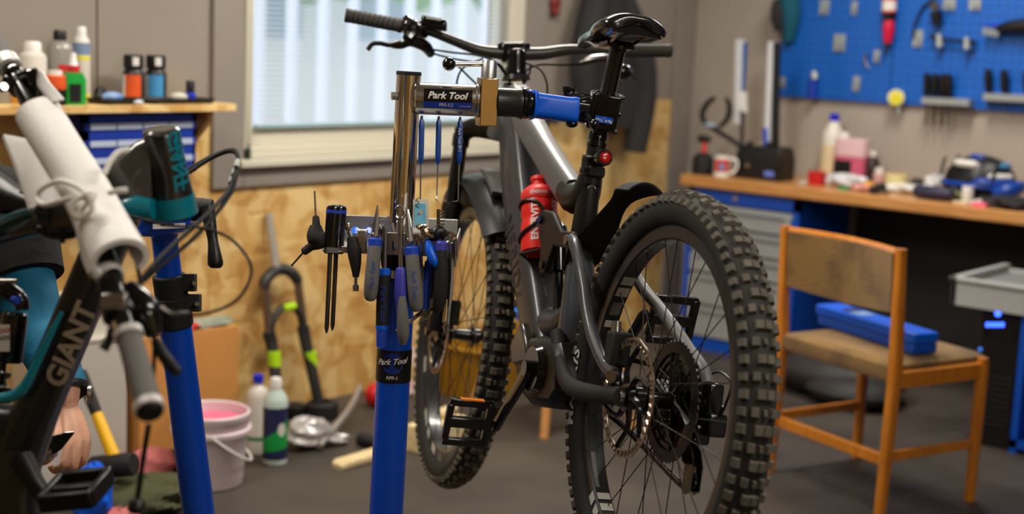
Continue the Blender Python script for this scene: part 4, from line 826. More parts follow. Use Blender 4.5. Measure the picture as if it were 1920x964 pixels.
def hang(name, label, cat, parts, base, group='tools in the tray round the post'):
    r = root(name, label, cat, base, group)
    for nm, mt, kind, args in parts:
        m = M()
        if kind == 'rod': m.rod(*args)
        elif kind == 'tube': m.tube(*args[:2], *args[2:])
        elif kind == 'ell': m.ell(*args)
        elif kind == 'box': m.box(*args)
        m.build(nm, mt, r)
    return r
def d3(*p): return [D(*q) for q in p]
TG = 2.625
hang('three_way_wrench', 'black three way hex wrench hanging at the left end of the tray', 'hex wrench', [
    ('hub', BLACKM, 'tube', (d3((592, 422, TG), (592, 440, TG), (596, 452, TG), (592, 462, TG)), [.010, .017, .018, .012], 14, True, False, 3)),
    ('arm', BLACKM, 'rod', (D(594, 440, TG), D(592, 404, TG), [(0, .014), (.4, .008), (.9, .0065), (1, .004)], 14)), ('arm', BLACKM, 'rod', (D(592, 456, TG), D(567, 474, TG), [(0, .014), (.4, .008), (.9, .0075), (1, .004)], 14)), ('arm', BLACKM, 'rod', (D(594, 448, TG), D(612, 458, TG+.01), [(0, .014), (.5, .009), (1, .006)], 14)),
    ('bit', DSTEEL, 'rod', (D(592, 406, TG), D(590, 358, TG), [(0, .0017), (1, .0017)], 6)), ('bit', DSTEEL, 'rod', (D(570, 472, TG), D(546, 499, TG), [(0, .0021), (1, .0019)], 6))], D(592, 470, TG))
for dx, dd, tipy, nm, lab_ in ((0, 0, 625, 'screwdriver', 'thick black screwdriver with blue ring and long flat shaft, front one of the pair'), (11, .035, 620, 'screwdriver', 'thick black screwdriver tucked behind the front one at the left of the tray')):
    x = 625+dx; g = TG+dd
    r = hang(nm, lab_, 'screwdriver', [('handle', BLACKG, 'rod', (D(x+1, 384, g), D(x-5, 476, g), [(0, .005), (.03, .0115), (.08, .0135), (.2, .0135), (.9, .0135), (1, .012)], 18)), ('blue_ring', BLUED, 'rod', (D(x+.6, 394, g), D(x, 400, g), [(0, .0138), (1, .0138)], 18)), ('rubber_band', GRIP, 'rod', (D(x-4.2, 464, g), D(x-4.8, 474, g), [(0, .0138), (1, .0138)], 18)),
        ('shaft', DSTEEL, 'rod', (D(x-6, 476, g), D(x-13, tipy, g), [(0, .0045), (.93, .0042), (.96, .003), (1, .0015)], 10))], D(x-13, tipy, g))
hang('socket_driver', 'short black socket driver with chrome ends standing in the tray', 'socket driver', [('socket', CHROME, 'rod', (D(651, 418, TG), D(655, 434, TG), [(0, .0055), (.3, .0068), (.8, .006), (1, .004)], 14)), ('shaft', STEEL, 'rod', (D(654, 432, TG), D(660, 448, TG), [(0, .004), (1, .004)], 10)),
    ('body', BLACKM, 'tube', (d3((659, 444, TG), (664, 470, TG), (667, 500, TG), (667, 520, TG)), [.008, .013, .0095, .0055], 14, True, False, 3)), ('bit', STEEL, 'rod', (D(667, 518, TG), D(667, 546, TG), [(0, .003), (.55, .003), (.6, .0056), (1, .0056)], 10))], D(667, 550, TG))
def pliers(name, label, tip, jaw0, h0, h1, rot, cap, grip, g, logo=None, second=None):
    r = root(name, label, 'pliers', D(h1[0], h1[1], g), 'tools in the tray round the post')
    M().rod(D(*tip, g), D(*jaw0, g), [(0, .001), (.15, .0025), (.7, .006), (1, .008)], 8).build('jaw', STEEL, r)
    M().ell(D(jaw0[0]+1, jaw0[1], g), (.009, .006, .009)).build('pivot', STEEL, r)
    c = lambda t: ((h0[0]+(h1[0]-h0[0])*t), (h0[1]+(h1[1]-h0[1])*t))
    M().rod(D(*h0, g), D(*c(.16), g), [(0, .009), (.15, .0125), (1, .0125)], 14).build('handle_cap', cap, r)
    hs = M().tube([D(*c(.14), g), D(*c(.35), g-.004), D(*c(.7), g-.006), D(*c(.95), g-.002), D(*c(1), g)], [.0125, .0128, .0135, .012, .006], 16, sm=4).build('handle', grip, r)
    if second: M().tube([D(h0[0]+5, h0[1]+3, g+.018), D(h1[0]+second, (h0[1]+h1[1])/2, g+.03), D(h1[0]+second*.8, h1[1]-6, g+.026)], [.009, .0115, .009], 12, sm=4).build('rear_handle', grip, r)
    if logo:
        ax = nrm(D(*c(.85), g)-D(*c(.2), g))*rot; o = D(*c(.6), g-.0195); yd = nrm(np.cross(-FW, ax)); text(logo, .0125, mat('logo_blue', (40, 80, 170), .5), hs, flatmap(o, ax, yd), 'lettering', shear=.25)
    return r
pliers('needle_nose_pliers', 'long nose pliers with grey grips and blue tops, left of the blue tube', (708, 384), (703, 442), (704, 446), (694, 562), -1, BLUED, GRIP, 2.605, 'Park Tool', 3)
pliers('cutting_pliers', 'side cutting pliers with grey grips and blue tops right of the violet driver', (764, 398), (768, 452), (771, 462), (781, 582), 1, BLUED, GRIP, 2.60, 'Park Tool', 6)
hang('nut_driver', 'thick black driver with blue hexagon cap and blue collar in front of the blue tube', 'driver', [('cap', BLUEP, 'rod', (D(720, 503, 2.605), D(720, 517, 2.605), [(0, .0095), (.2, .0118), (1, .0118)], 8)), ('handle', BLACKM, 'rod', (D(720, 515, 2.605), D(716, 612, 2.61), [(0, .0115), (.5, .0122), (1, .0115)], 14)), ('collar', BLUEP, 'rod', (D(716, 610, 2.61), D(716, 620, 2.61), [(0, .0115), (.3, .012), (1, .0105)], 14)), ('lower_handle', BLUED, 'rod', (D(716, 620, 2.61), D(715, 650, 2.612), [(0, .0105), (1, .0095)], 14)), ('clip', DSTEEL, 'rod', (D(722, 430, 2.615), D(721, 505, 2.607), [(0, .0045), (1, .0045)], 8))], D(715, 650, 2.61))
text('Park Tool', .016, mat('logo_deep', (10, 50, 150), .5), bpy.data.objects['nut_driver'], flatmap(D(719, 570, 2.592), -UP, RT), 'lettering', shear=.25)
hang('cone_wrench', 'violet handled driver with grey rubber end and chrome shaft in the middle of the tray', 'driver', [('ring', STEEL, 'tube', ([D(750+9*math.cos(t), 399+12*math.sin(t), 2.60) for t in np.linspace(-2.6, 2.6+3.14*0, 14)], .003, 8)), ('shaft', STEEL, 'rod', (D(751, 408, 2.60), D(752, 504, 2.60), [(0, .0035), (.3, .0055), (.34, .0042), (1, .0042)], 10)), ('handle', PURP, 'tube', (d3((752, 501, 2.60), (752, 508, 2.60), (752, 545, 2.598), (754, 585, 2.60)), [.006, .0105, .0118, .011], 16, True, False, 3)), ('grip', GRIP, 'tube', (d3((754, 556, 2.592), (755, 590, 2.59), (756, 625, 2.592), (756, 646, 2.596)), [.007, .0105, .0112, .006], 16, True, False, 4))], D(756, 646, 2.6))
hang('hook_spanner', 'bronze toned locking pliers with a bent bright blue handle', 'pliers', [('jaw', BRASS, 'tube', (d3((782, 424, 2.61), (794, 428, 2.60), (799, 440, 2.60), (794, 452, 2.605)), [.004, .008, .009, .006], 10, True, False, 4)), ('lever', BRASS, 'tube', (d3((783, 440, 2.61), (787, 470, 2.61), (790, 492, 2.61)), [.006, .005, .003], 8)), ('tooth', STEEL, 'box', (D(803, 432, 2.60), (.014, .008, .006), (RT, FW, UP))), ('handle', BLUEP, 'tube', (d3((802, 452, 2.60), (806, 470, 2.595), (814, 490, 2.592), (818, 500, 2.595)), [.005, .0085, .0085, .005], 12, True, False, 4)), ('rear_handle', BLUED, 'tube', (d3((806, 490, 2.63), (800, 530, 2.63), (797, 580, 2.63)), [.009, .01, .008], 12, True, False, 3))], D(797, 580, 2.63))
r = hang('cassette_tool', 'black pivoting tool with a comb of steel teeth at the right of the tray', 'tool', [('body', BLACK, 'tube', (d3((807, 446, 2.615), (815, 440, 2.61), (826, 434, 2.612), (836, 446, 2.615)), [.008, .012, .011, .008], 12, True, False, 3)), ('pivot', STEEL, 'rod', (D(810, 443, 2.60), D(810, 443, 2.592), [(0, .0042), (1, .0035)], 12))], D(820, 450, 2.61))
for k in range(7): M().box(D(827, 396+k*6.2, 2.612), (.013, .006, .0032), (RT, FW, UP)).build('tooth', STEEL, r)
M().box(D(822, 418, 2.617), (.006, .006, .05), (RT, FW, UP)).build('spine', DSTEEL, r)
hang('end_cutters', 'dark grip pliers with violet cap hanging at the right end of the tray', 'pliers', [('cap', PURP, 'rod', (D(827, 452, 2.60), D(826, 474, 2.60), [(0, .007), (.2, .0115), (1, .012)], 14)), ('handle', BLACKM, 'tube', (d3((826, 470, 2.60), (828, 510, 2.597), (825, 560, 2.60), (818, 588, 2.602)), [.012, .0125, .012, .006], 14, True, False, 4)), ('rear_handle', BLACKM, 'tube', (d3((812, 470, 2.63), (806, 520, 2.635), (804, 560, 2.635)), [.009, .011, .007], 12, True, False, 3))], D(818, 588, 2.6))
hang('combination_spanner', 'long polished combination spanner at the right end of the tray', 'spanner', [('shaft', CHROME, 'tube', (d3((847, 456, 2.61), (846, 520, 2.61), (839, 608, 2.612)), [.0055, .0048, .0045], 8)), ('ring_end', CHROME, 'tube', ([D(843+8*math.cos(t), 447+10*math.sin(t), 2.61) for t in np.linspace(0, 2*math.pi, 17)[:-1]], .0042, 8, True, True)), ('open_end', STEEL, 'tube', (d3((839, 604, 2.612), (833, 614, 2.612), (836, 626, 2.612)), [.0045, .0045, .003], 8))], D(839, 610, 2.61))
hang('slim_spanner', 'thin steel rod hanging against the end of the tray', 'spanner', [('shaft', STEEL, 'tube', (d3((853, 440, 2.64), (854, 456, 2.64), (852, 500, 2.64)), [.0035, .003, .003], 8))], D(852, 500, 2.64))
hang('hex_key', 'bent chrome hex key sticking out below the violet driver', 'hex key', [('rod', CHROME, 'tube', (d3((744, 622, 2.605), (770, 602, 2.61), (795, 582, 2.615)), .0038, 6)), ('bend', BRASS, 'tube', (d3((788, 600, 2.62), (802, 594, 2.615), (811, 578, 2.615)), .0036, 6, True, False, 4))], D(744, 622, 2.6))
r = root('hang_card', 'small white and blue product card standing behind the tray tools', 'card', D(790, 440, 2.66))
M().box(D(789, 405, 2.66), (.029, .0012, .062), (RT, nrm(FW+RT*.2), UP)).build('card', LWHT, r); M().box(D(788, 403, 2.657), (.021, .0008, .042), (RT, nrm(FW+RT*.2), UP)).build('print', mat('card_blue', (120, 196, 226), .5), r); M().ell(D(790, 398, 2.656), (.006, .0006, .004)).build('spot', mat('card_spot', (232, 176, 130), .5), r)
M().tube([D(783+3*math.cos(t), 374+t*1.6-4, 2.655) for t in np.linspace(0, 12, 40)], .0007, 5).build('coil', BLACKM, r)
for k, (x0, x1, y) in enumerate(((658, 668, 438), (678, 690, 437))):
    o = M().sheet(lambda a, b, x0=x0, x1=x1, y=y: D(x0+(x1-x0+16)*a, y+4-12*b, 2.70+.03*b)+UP*.004*math.sin(5*a), 5, 3, .002); tag(o.build('blue_cloth_strip', BLUEP), ('left' if k == 0 else 'right')+' one of two bright blue plastic strips lying in the tray', 'strip', 'blue strips in the tray')
o = M().cyl(D(670, 433, 2.68), D(733, 405, 2.76), .0016, n=6); tag(o.build('thin_rod', DSTEEL), 'thin dark rod lying across the back of the tray', 'rod')
hang('awl', 'slim grey screwdriver between the long nose pliers and the post', 'screwdriver', [('shaft', STEEL, 'tube', (d3((714, 430, 2.63), (716, 460, 2.63), (718, 500, 2.625)), [.006, .0045, .003], 8)), ('head', DSTEEL, 'ell', (D(715, 432, 2.63), (.008, .006, .012)))], D(718, 500, 2.62))
hang('steel_scissors', 'pointed steel blade standing upright against the chrome post', 'blade', [('blade', STEEL, 'tube', (d3((737+28, 392, 2.63), (766, 410, 2.63), (768, 440, 2.63)), [.001, .006, .0065], 6)), ('shank', STEEL, 'tube', (d3((735, 418, 2.64), (737, 440, 2.64), (740, 470, 2.64)), [.004, .006, .005], 8))], D(768, 440, 2.63))
# ================================================================== LEFT: SECOND STAND, FRAME, HANGING HANDLEBAR, MECHANIC
def lsd(y): return 2.56+.14*(y-430)/530
def lc_(y, dx=0, dd=0): return D(306+.125*(y-430)+dx, y, lsd(y)+dd)
la = nrm(lc_(960)-lc_(430)); lf = lc_(430)+la*((.02-lc_(430)[2])/la[2])
ls = root('repair_stand', 'tilted blue repair stand with black collar behind the teal and black frame', 'repair stand', (lf[0], lf[1], 0))
M().cyl(lc_(432), lc_(590), .0235, n=28).build('upper_tube', BLUE, ls)
M().rod(lc_(575), lf, [(0, .0295), (1, .031)], 28).build('lower_tube', BLUE, ls)
col = M(); col.rod(lc_(515), lc_(560), [(0, .0275), (.05, .030), (1, .030)], 28); col.rod(lc_(556), lc_(612), [(0, .032), (.9, .0335), (1, .032)], 28)
ears = M(); eB = (nrm(RT+FW*.1), nrm(FW), UP)
for y in (530, 568): col.box(lc_(y, 34 if y < 550 else 38, 0), (.028, .024, .032), eB)
co = col.build('height_collar', BLACKM, ls, bevel=.005)
for y in (531, 570): M().rod(lc_(y, 46, -.012), lc_(y, 46, -.022), [(0, .0048), (1, .0048)], 6).build('collar_bolt', STEEL, co)
# head of the stand under the frame
hm = M(); hm.loft([rrect(D(x, y, d), UP, FW, a, .03, .3, 3) for x, y, d, a in ((245, 428, 2.50, .012), (262, 424, 2.50, .018), (300, 422, 2.51, .022), (345, 412, 2.52, .022), (362, 402, 2.52, .02))]); hm.rod(D(308, 420, 2.55), D(307, 440, 2.56), [(0, .03), (1, .026)], 24); hm.build('stand_head', BLUE, ls, bevel=.004)
M().box(D(317, 424, 2.465), (.056, .002, .009), (nrm(RT+UP*.03), FW, UP)).build('label', WHITE, ls); M().box(D(314, 420.5, 2.463), (.022, .001, .004), (nrm(RT+UP*.03), FW, UP)).build('label_print', BLACK, ls)
M().box(D(313, 406, 2.466), (.076, .002, .019), (nrm(RT+UP*.06), FW, UP)).build('head_plate', BLACK, ls)
em2 = M(); em2.add([D(319+16*math.cos(t), 403.5-1*math.cos(t)+7*max(0, math.sin(t)), 2.462) for t in np.linspace(0, math.pi, 16)], [tuple(range(16))]); em2.build('head_emblem', BLUED, ls)
M().tube(d3((352, 392, 2.52), (375, 393, 2.52), (398, 394, 2.52)), [.020, .021, .019], 14).build('crank_hub', BLACKM, ls)
M().tube(d3((389, 390, 2.50), (394, 420, 2.49), (399, 450, 2.485), (402, 475, 2.48), (404, 495, 2.48), (404, 503, 2.48)), [.013, .011, .009, .0115, .0135, .008], 14, sm=4).build('crank_handle', BLACK, ls)
lgs = M()
for k in range(3):
    a = k*2.09+.4; lgs.tube([lf+A3(0, 0, .12), A3(lf[0]+.2*math.cos(a), lf[1]+.2*math.sin(a), .02)], [.018, .016], 12)
    lgs_o = lgs.build('foot', BLUE, ls); lgs = M()
# ---- frame of the second bike
g2 = root('bicycle_frame', 'black and teal mountain bike frame held at the left edge without its fork', 'bicycle', D(200, 900, 2.15))
FB = mat('frame2_black', (24, 25, 26), .3, coat=.4); FG = mat('frame2_sheen', (66, 64, 58), .22, coat=.6); TEALD = mat('frame2_teal_dark', (8, 62, 66), .35, coat=.3)
h0, h1 = D(302, 243, 2.05), D(327, 402, 2.09); hA = nrm(h1-h0)
ht = M().rod(h0, h1, [(0, .0235), (.03, .0262), (.5, .0285), (.76, .032), (.77, .0325), (1, .034)], 32).build('head_tube', FB, g2)
M().rod(h0+(h1-h0)*.765, h1, [(0, .0330), (1, .0346)], 32).build('head_tube_band', TEALF, g2); M().rod(h0-hA*.002, h0+hA*.004, [(0, .023), (.5, .0268), (1, .0268)], 28).build('bearing_rim', FG, g2)
hmx = wrapmap(h0+(h1-h0)*.36, hA, .0292, EYE-h0, -1)
for k, s_ in ((0, .55), (1, .95)):
    text('GIANT', .028, TEALF, ht, (lambda s_: lambda a, b: wrapmap(h0+(h1-h0)*.36, hA, .0262+.0095*((a+.05)/.1)*.5+.0008, EYE-h0, -1)(s_*.0285-b*.9, a-.002))(s_), 'lettering', shear=.2, bold=.035)
jn = M(); jn.loft([rrect(D(x, y, d), nrm(nrm(UP)*1), FW, a, b_, .45, 4) for x, y, d, a, b_ in ((290, 330, 2.065, .060, .024), (262, 335, 2.06, .056, .026), (230, 350, 2.06, .048, .028), (200, 365, 2.06, .04, .03), (150, 392, 2.07, .03, .027), (60, 415, 2.12, .022, .022), (-60, 450, 2.2, .02, .02))]); jn.build('top_tube', FG, g2, ang=60)
M().tube(d3((150, 395, 2.045), (60, 402, 2.09), (0, 428, 2.14), (-50, 446, 2.18)), [.008, .012, .015, .014], 10, sm=3).build('top_tube_stripe', TEALD, g2)
jt = M(); jt.loft([rrect(D(x, y, d), nrm(UP), FW, a, .028, .45, 4) for x, y, d, a in ((290, 392, 2.05, .014), (262, 390, 2.045, .018), (235, 395, 2.045, .017), (215, 402, 2.05, .010))]); jt.build('gusset', TEALF, g2)
ax0, ax1 = D(250, 340, 2.07), D(34, 850, 2.13); dA_ = nrm(ax1-ax0); dN = nrm(np.cross(dA_, -FW)); dN = dN if np.dot(dN, RT) > 0 else -dN; dF = np.cross(dA_, dN)
def dsec(t, w, d): return rrect(ax0+(ax1-ax0)*t, dN, dF, w, d, .36, 4)
dt2 = M().loft([dsec(0, .029, .03), dsec(.15, .029, .032), dsec(.4, .029, .034), (dsec(.65, .029, .036)), dsec(.85, .031, .037), dsec(1.0, .036, .04), dsec(1.2, .045, .04)]).build('down_tube', FB, g2, ang=60)
fl = -1 if np.dot(dF, EYE-ax0) < 0 else 1
to = D(133, 655, 2.05); to = to+dF*0
pl = ax0+dF*fl*.0385; rr_ = ray(132, 646); to = EYE+rr_*(np.dot(pl-EYE, dF)/np.dot(rr_, dF))
text('GIANT', .043, mat('decal_sand', (168, 152, 130), .5), dt2, flatmap(to, -dA_, -dN if np.dot(np.cross(-dA_, -dN), -FW) > 0 else dN), 'lettering', bold=.035, space=1.02)
M().tube(d3((116, 585, 2.05), (92, 632, 2.05), (68, 682, 2.05), (46, 724, 2.05), (25, 742, 2.05), (0, 748, 2.05), (-40, 750, 2.05)), [.003, .005, .006, .0075, .008, .008, .008], 10, sm=4).build('inner_edge', TEALF, g2)
bbm = M(); bbm.loft([rrect(D(x, y, 2.13), UP, FW, a, .04, .3, 3) for x, y, a in ((64, 800, .02), (45, 835, .06), (0, 860, .08), (-60, 850, .085))]); bbm.build('bottom_bracket_shell', FB, g2)
M().loft([rrect(D(x, y, 2.12), RT, FW, a, .035, .3, 3) for x, y, a in ((8, 840, .045), (12, 930, .045), (20, 1050, .045))]).build('motor_cover', FB, g2)
ca2 = M(); ca2.tube(d3((40, 860, 2.06), (65, 905, 2.045), (90, 940, 2.04)), [.018, .014, .013], 12); ca2.build('crank_arm', BLACK, g2)
pT = (nrm(RT+UP*.12-FW*.15), nrm(FW+UP*.3), None); pT = (pT[0], nrm(pT[1]-pT[0]*np.dot(pT[0], pT[1])), None); pT = (pT[0], pT[1], np.cross(pT[0], pT[1]))
pcn = D(143, 918, 1.98); pm = M()
for k in (-1, 1): pm.box(pcn+pT[1]*k*.036, (.078, .012, .026), pT)
for k in (-1, 1): pm.box(pcn+pT[0]*k*.036, (.011, .07, .026), pT)
pm.box(pcn, (.07, .016, .015), pT); pm.cyl(pcn-pT[0]*.038, D(96, 935, 2.03), .008, n=10)
pe = pm.build('pedal', BLACK, g2, bevel=.003)
for k in (-1, 1):
    for j in (-.8, 0, .8): M().cyl(pcn+pT[1]*k*.036+pT[0]*j*.03+pT[2]*.007, pcn+pT[1]*k*.036+pT[0]*j*.03+pT[2]*.012, .0022, n=8).build('pin', STEEL, pe)
# shock with coil
sk = M(); sk.rod(D(28, 585, 2.14), D(18, 680, 2.14), [(0, .016), (.05, .019), (.95, .019), (1, .017)], 20); so = sk.build('shock_reservoir', BLACKG, g2)
M().tube(d3((-10, 530, 2.15), (15, 545, 2.14), (38, 562, 2.14), (42, 582, 2.14)), [.012, .014, .012, .01], 12, sm=3).build('shock_head', BLACKG, g2); M().cyl(D(25, 563, 2.115), D(33, 563, 2.11), .006, n=12).build('blue_dial', BLUED, g2)
M().cyl(D(-20, 527, 2.14), D(32, 527, 2.13), .0035, n=10).build('shock_bolt', STEEL, g2)
M().box(D(6, 634, 2.117), (.019, .002, .040), (RT, FW, UP)).build('shock_label', LWHT, so); text('ROCK', .0085, LRED, so, flatmap(D(7, 620, 2.1145), nrm(RT+UP*.15), UP), 'lettering', bold=.02); text('SHOX', .0085, BLACK, so, flatmap(D(5, 634, 2.1145), nrm(RT+UP*.15), UP), 'lettering', bold=.02)
M().tube([D(3+14*math.cos(t), 675+t*4.4, 2.14)+FW*.014*math.sin(t) for t in np.linspace(0, 14, 70)], .0032, 8).build('coil_spring', DSTEEL, g2)
M().cyl(D(5, 660, 2.14), D(-5, 745, 2.14), .008, n=12).build('shock_shaft', BLACKG, g2)
M().tube(d3((30, 375, 2.16), (48, 362, 2.15), (49, 350, 2.15)), [.012, .006, .005], 8).build('cable_guide', BLACK, g2); M().tube(d3((-20, 352, 2.2), (15, 372, 2.18), (60, 385, 2.14)), [.03, .026, .012], 12, sm=3).build('frame_pivot', BLACK, g2)
# ---- hanging handlebar wrapped in foam
hbr = root('handlebar', 'unmounted handlebar with grey grips and white rings hanging across the black frame', 'handlebar', D(283, 778, 1.67))
bpts = d3((-45, 20, 2.17), (15, 122, 2.08), (60, 200, 2.02), (110, 300, 1.96), (160, 400, 1.89), (205, 500, 1.80), (215, 545, 1.775), (243, 640, 1.725), (281, 772, 1.655))
M().tube(bpts, [.0112, .0112, .0135, .0158, .0158, .0125, .0112, .0112, .0112], 14, sm=4).build('bar', BLACKG, hbr)
GG = mat('grip_grey', (104, 102, 98), .75); RW = mat('ring_white', (222, 220, 216), .4, .3)
for a, b_, m_ in ((D(242, 632, 1.732), D(279, 762, 1.66), 1), (D(12, 116, 2.085), D(-45, 22, 2.18), 1)):
    M().rod(a, b_, [(0, .0155), (.5, .0158), (1, .0165)], 20).build('grip', GG, hbr)
for a, b_ in ((D(239, 621, 1.737), D(243, 634, 1.731)), (D(277, 757, 1.664), D(281, 771, 1.656)), (D(20, 129, 2.075), D(10, 112, 2.088)), (D(202, 508, 1.80), D(207, 522, 1.792))):
    M().rod(a, b_, [(0, .0165), (.1, .0182), (.9, .0182), (1, .0165)], 22).build('lock_ring', RW, hbr)
M().rod(D(281, 770, 1.6565), D(283, 778, 1.652), [(0, .0158), (.6, .0152), (1, .012)], 20).build('bar_plug', BLACK, hbr)
ctl = M()
for x0, y0, x1, y1, dd, r_ in ((207, 524, 211, 548, 1.79, .017), (214, 560, 218, 575, 1.77, .019), (219, 578, 226, 596, 1.765, .021)): ctl.rod(D(x0, y0, dd), D(x1, y1, dd-.008), [(0, r_*.9), (.15, r_), (.85, r_), (1, r_*.9)], 16)
ctl.build('lever_clamp', BLACK, hbr); M().rod(D(228, 598, 1.757), D(237, 622, 1.742), [(0, .0135), (1, .0135)], 16).build('clamp_sleeve', CHROME, hbr)
M().box(D(214, 566, 1.745), (.03, .008, .02), (RT, FW, UP)).build('clamp_plate', STEEL, hbr, bevel=.002)
M().tube(d3((240, 540, 1.80), (262, 565, 1.79), (275, 590, 1.785), (290, 630, 1.78)), [.012, .017, .018, .010], 14, sm=4).build('brake_lever_body', BLACKG, hbr)
M().tube(d3((292, 640, 1.775), (305, 665, 1.765), (320, 685, 1.755), (334, 700, 1.75)), [.0065, .0075, .0078, .006], 10, sm=4).build('brake_lever', BLACK, hbr)
M().tube(d3((212, 618, 1.75), (205, 636, 1.745), (194, 655, 1.74)), [.007, .0055, .0065], 10, sm=3).build('shift_lever', BLACK, hbr)
M().tube(d3((215, 590, 1.76), (222, 612, 1.755), (212, 620, 1.755)), [.012, .012, .006], 10, sm=3).build('shift_pod', BLACKG, hbr)
ct = M()
for x0, y0, x1, y1, dd, r_ in ((23, 134, 30, 148, 2.07, .016), (35, 155, 42, 166, 2.06, .019), (14, 150, 34, 168, 2.06, .012)): ct.rod(D(x0, y0, dd), D(x1, y1, dd-.008), [(0, r_*.9), (.15, r_), (.85, r_), (1, r_*.9)], 16)
ct.tube(d3((40, 145, 2.05), (58, 140, 2.04), (66, 150, 2.04), (75, 175, 2.03)), [.010, .010, .012, .008], 10, sm=3); ct.cyl(D(58, 142, 2.04), D(64, 130, 2.035), .004, n=8); ct.ell(D(64, 130, 2.035), (.005, .005, .003)); ct.build('lever_clamp', BLACKG, hbr)
M().rod(D(3, 165, 2.03), D(8, 162, 2.025), [(0, .007), (1, .006)], 12).build('clamp_bolt', STEEL, hbr)
M().loft([rrect(D(x, y, d), nrm(RT+UP*.3), FW, .010, .006, .4, 3) for x, y, d in ((68, 137, 2.04), (82, 160, 2.03), (108, 190, 2.01))]).build('brake_reservoir', mat('lever_white', (214, 214, 210), .35, .2), hbr)
# stem with open clamp
M().loft([rrect(D(x, y, d), nrm(UP+RT*.2), FW, a, .018, .4, 3) for x, y, d, a in ((100, 405, 1.98, .024), (140, 402, 1.95, .024), (172, 396, 1.92, .024))]).build('stem', BLACK, hbr)
st = M(); st.tube([D(84+19*math.cos(t), 403+17*math.sin(t), 1.965) for t in np.linspace(0, 2*math.pi, 25)[:-1]], .0045, 8, closed=True); st.build('stem_clamp', FG, hbr)
st = M(); st.loft([[D(84+q*math.cos(t), 403+q*.9*math.sin(t), 1.968+e) for t in np.linspace(0, 2*math.pi, 25)[:-1]] for q, e in ((19, 0), (19, .035), (15, .035), (15, 0.0))], closed=True, cap=False); st.build('stem_bore', BLACK, hbr)
M().cyl(D(117, 428, 1.95), D(117, 455, 1.955), .0042, n=8).build('stem_bolt', BLACK, hbr); M().tube(d3((72, 428, 2.0), (95, 436, 1.995), (130, 436, 1.98), (150, 425, 1.97)), [.006, .009, .010, .008], 10, sm=3).build('stem_cover', BLACK, hbr)
# foam: a split sheet rolled round the bar, and its loose flap
fo = root('foam_padding', 'white foam sheet rolled round the hanging handlebar and tied with string', 'padding', D(150, 350, 1.85))
fa = [D(*q) for q in ((72, 214, 2.02), (111, 278, 1.96), (156, 350, 1.90), (190, 417, 1.85), (225, 488, 1.78))]; fsp = spline(fa, 5)
def foam_fn(pts, rad, a0, a1):
    n = len(pts)-1
    def fn(u, v):
        i = u*n; k = min(int(i), n-1); p = pts[k]+(pts[k+1]-pts[k])*(i-k); t = nrm(pts[k+1]-pts[k]); X = nrm(RT-t*np.dot(RT, t)); Y = np.cross(t, X); Y = Y if np.dot(Y, FW) < 0 else -Y
        a = a0+(a1-a0)*v; r = rad(u); return p+r*(math.cos(a)*X+math.sin(a)*Y*.8)
    return fn
M().sheet(foam_fn(fsp, lambda u: .029+.005*u-.003*math.sin(3*u), math.radians(-50), math.radians(215)), 24, 22, .0075).build('foam_sheet', FOAM, fo)
fb = spline([D(*q) for q in ((52, 262, 2.06), (78, 325, 2.02), (104, 400, 1.975))], 4)
def flap(u, v):
    n = len(fb)-1; i = u*n; k = min(int(i), n-1); p = fb[k]+(fb[k+1]-fb[k])*(i-k); w = (v-.5)
    return p+RT*(w*.072)+UP*(-w*.012)+FW*(.02*(1-(2*w)**2))
M().sheet(flap, 10, 10, .006).build('foam_flap', FOAM, fo)
M().tube(d3((148, 412, 1.91), (158, 448, 1.88), (168, 485, 1.85), (180, 512, 1.83)), [.008, .009, .010, .010], 10, sm=3).build('foam_edge', FOAM, fo)
STR = mat('string_white', (250, 247, 240), .85)
for pts, c_ in (([(166, 366, 1.825), (140, 348, 1.84), (110, 340, 1.87), (78, 355, 1.90), (70, 372, 1.90), (82, 384, 1.88), (110, 378, 1.86), (148, 368, 1.83), (166, 366, 1.825)], 0), ([(166, 368, 1.82), (145, 374, 1.82), (132, 390, 1.82), (140, 406, 1.82), (158, 409, 1.815), (172, 395, 1.81), (174, 376, 1.815)], 0), ([(196, 325, 1.86), (207, 302, 1.87), (222, 285, 1.88), (242, 279, 1.89)], 0), ([(205, 362, 1.80), (222, 358, 1.79), (238, 356, 1.79)], 0), ([(150, 402, 1.83), (160, 388, 1.815), (168, 374, 1.81)], 0)):
    M().tube(d3(*pts), .0036, 8, sm=5).build('string', STR, fo)
M().ell(D(168, 368, 1.812), (.010, .009, .009)).build('knot', STR, fo)
# cables of the handlebar
for pts, r_ in (([(352, 325, 2.2), (390, 300, 2.22), (420, 286, 2.22), (440, 285, 2.2), (447, 300, 2.18), (440, 330, 2.14), (425, 362, 2.1), (380, 410, 2.0), (330, 455, 1.92), (285, 500, 1.85), (262, 530, 1.82)], .0036), ([(352, 318, 2.22), (395, 294, 2.24), (432, 281, 2.24), (446, 290, 2.21), (444, 325, 2.16), (428, 370, 2.1), (370, 440, 1.98), (300, 500, 1.87), (268, 528, 1.83)], .0032),
                ([(235, 402, 2.0), (280, 415, 1.98), (330, 424, 1.97), (380, 428, 1.96), (430, 446, 1.94), (465, 485, 1.9), (470, 520, 1.88), (445, 562, 1.85), (400, 584, 1.82), (350, 590, 1.80), (300, 575, 1.79), (262, 550, 1.79)], .0022), ([(248, 468, 1.85), (258, 500, 1.83), (266, 540, 1.81), (285, 560, 1.80)], .003), ([(290, 600, 1.79), (289, 680, 1.76), (286, 720, 1.74)], .0028)):
    M().tube(d3(*pts), r_, 8, sm=6).build('cable', HOSE, hbr)
M().tube(d3((300, 576, 1.79), (325, 588, 1.795), (355, 588, 1.80)), .0036, 8, sm=4).build('cable_sleeve', DSTEEL, hbr)
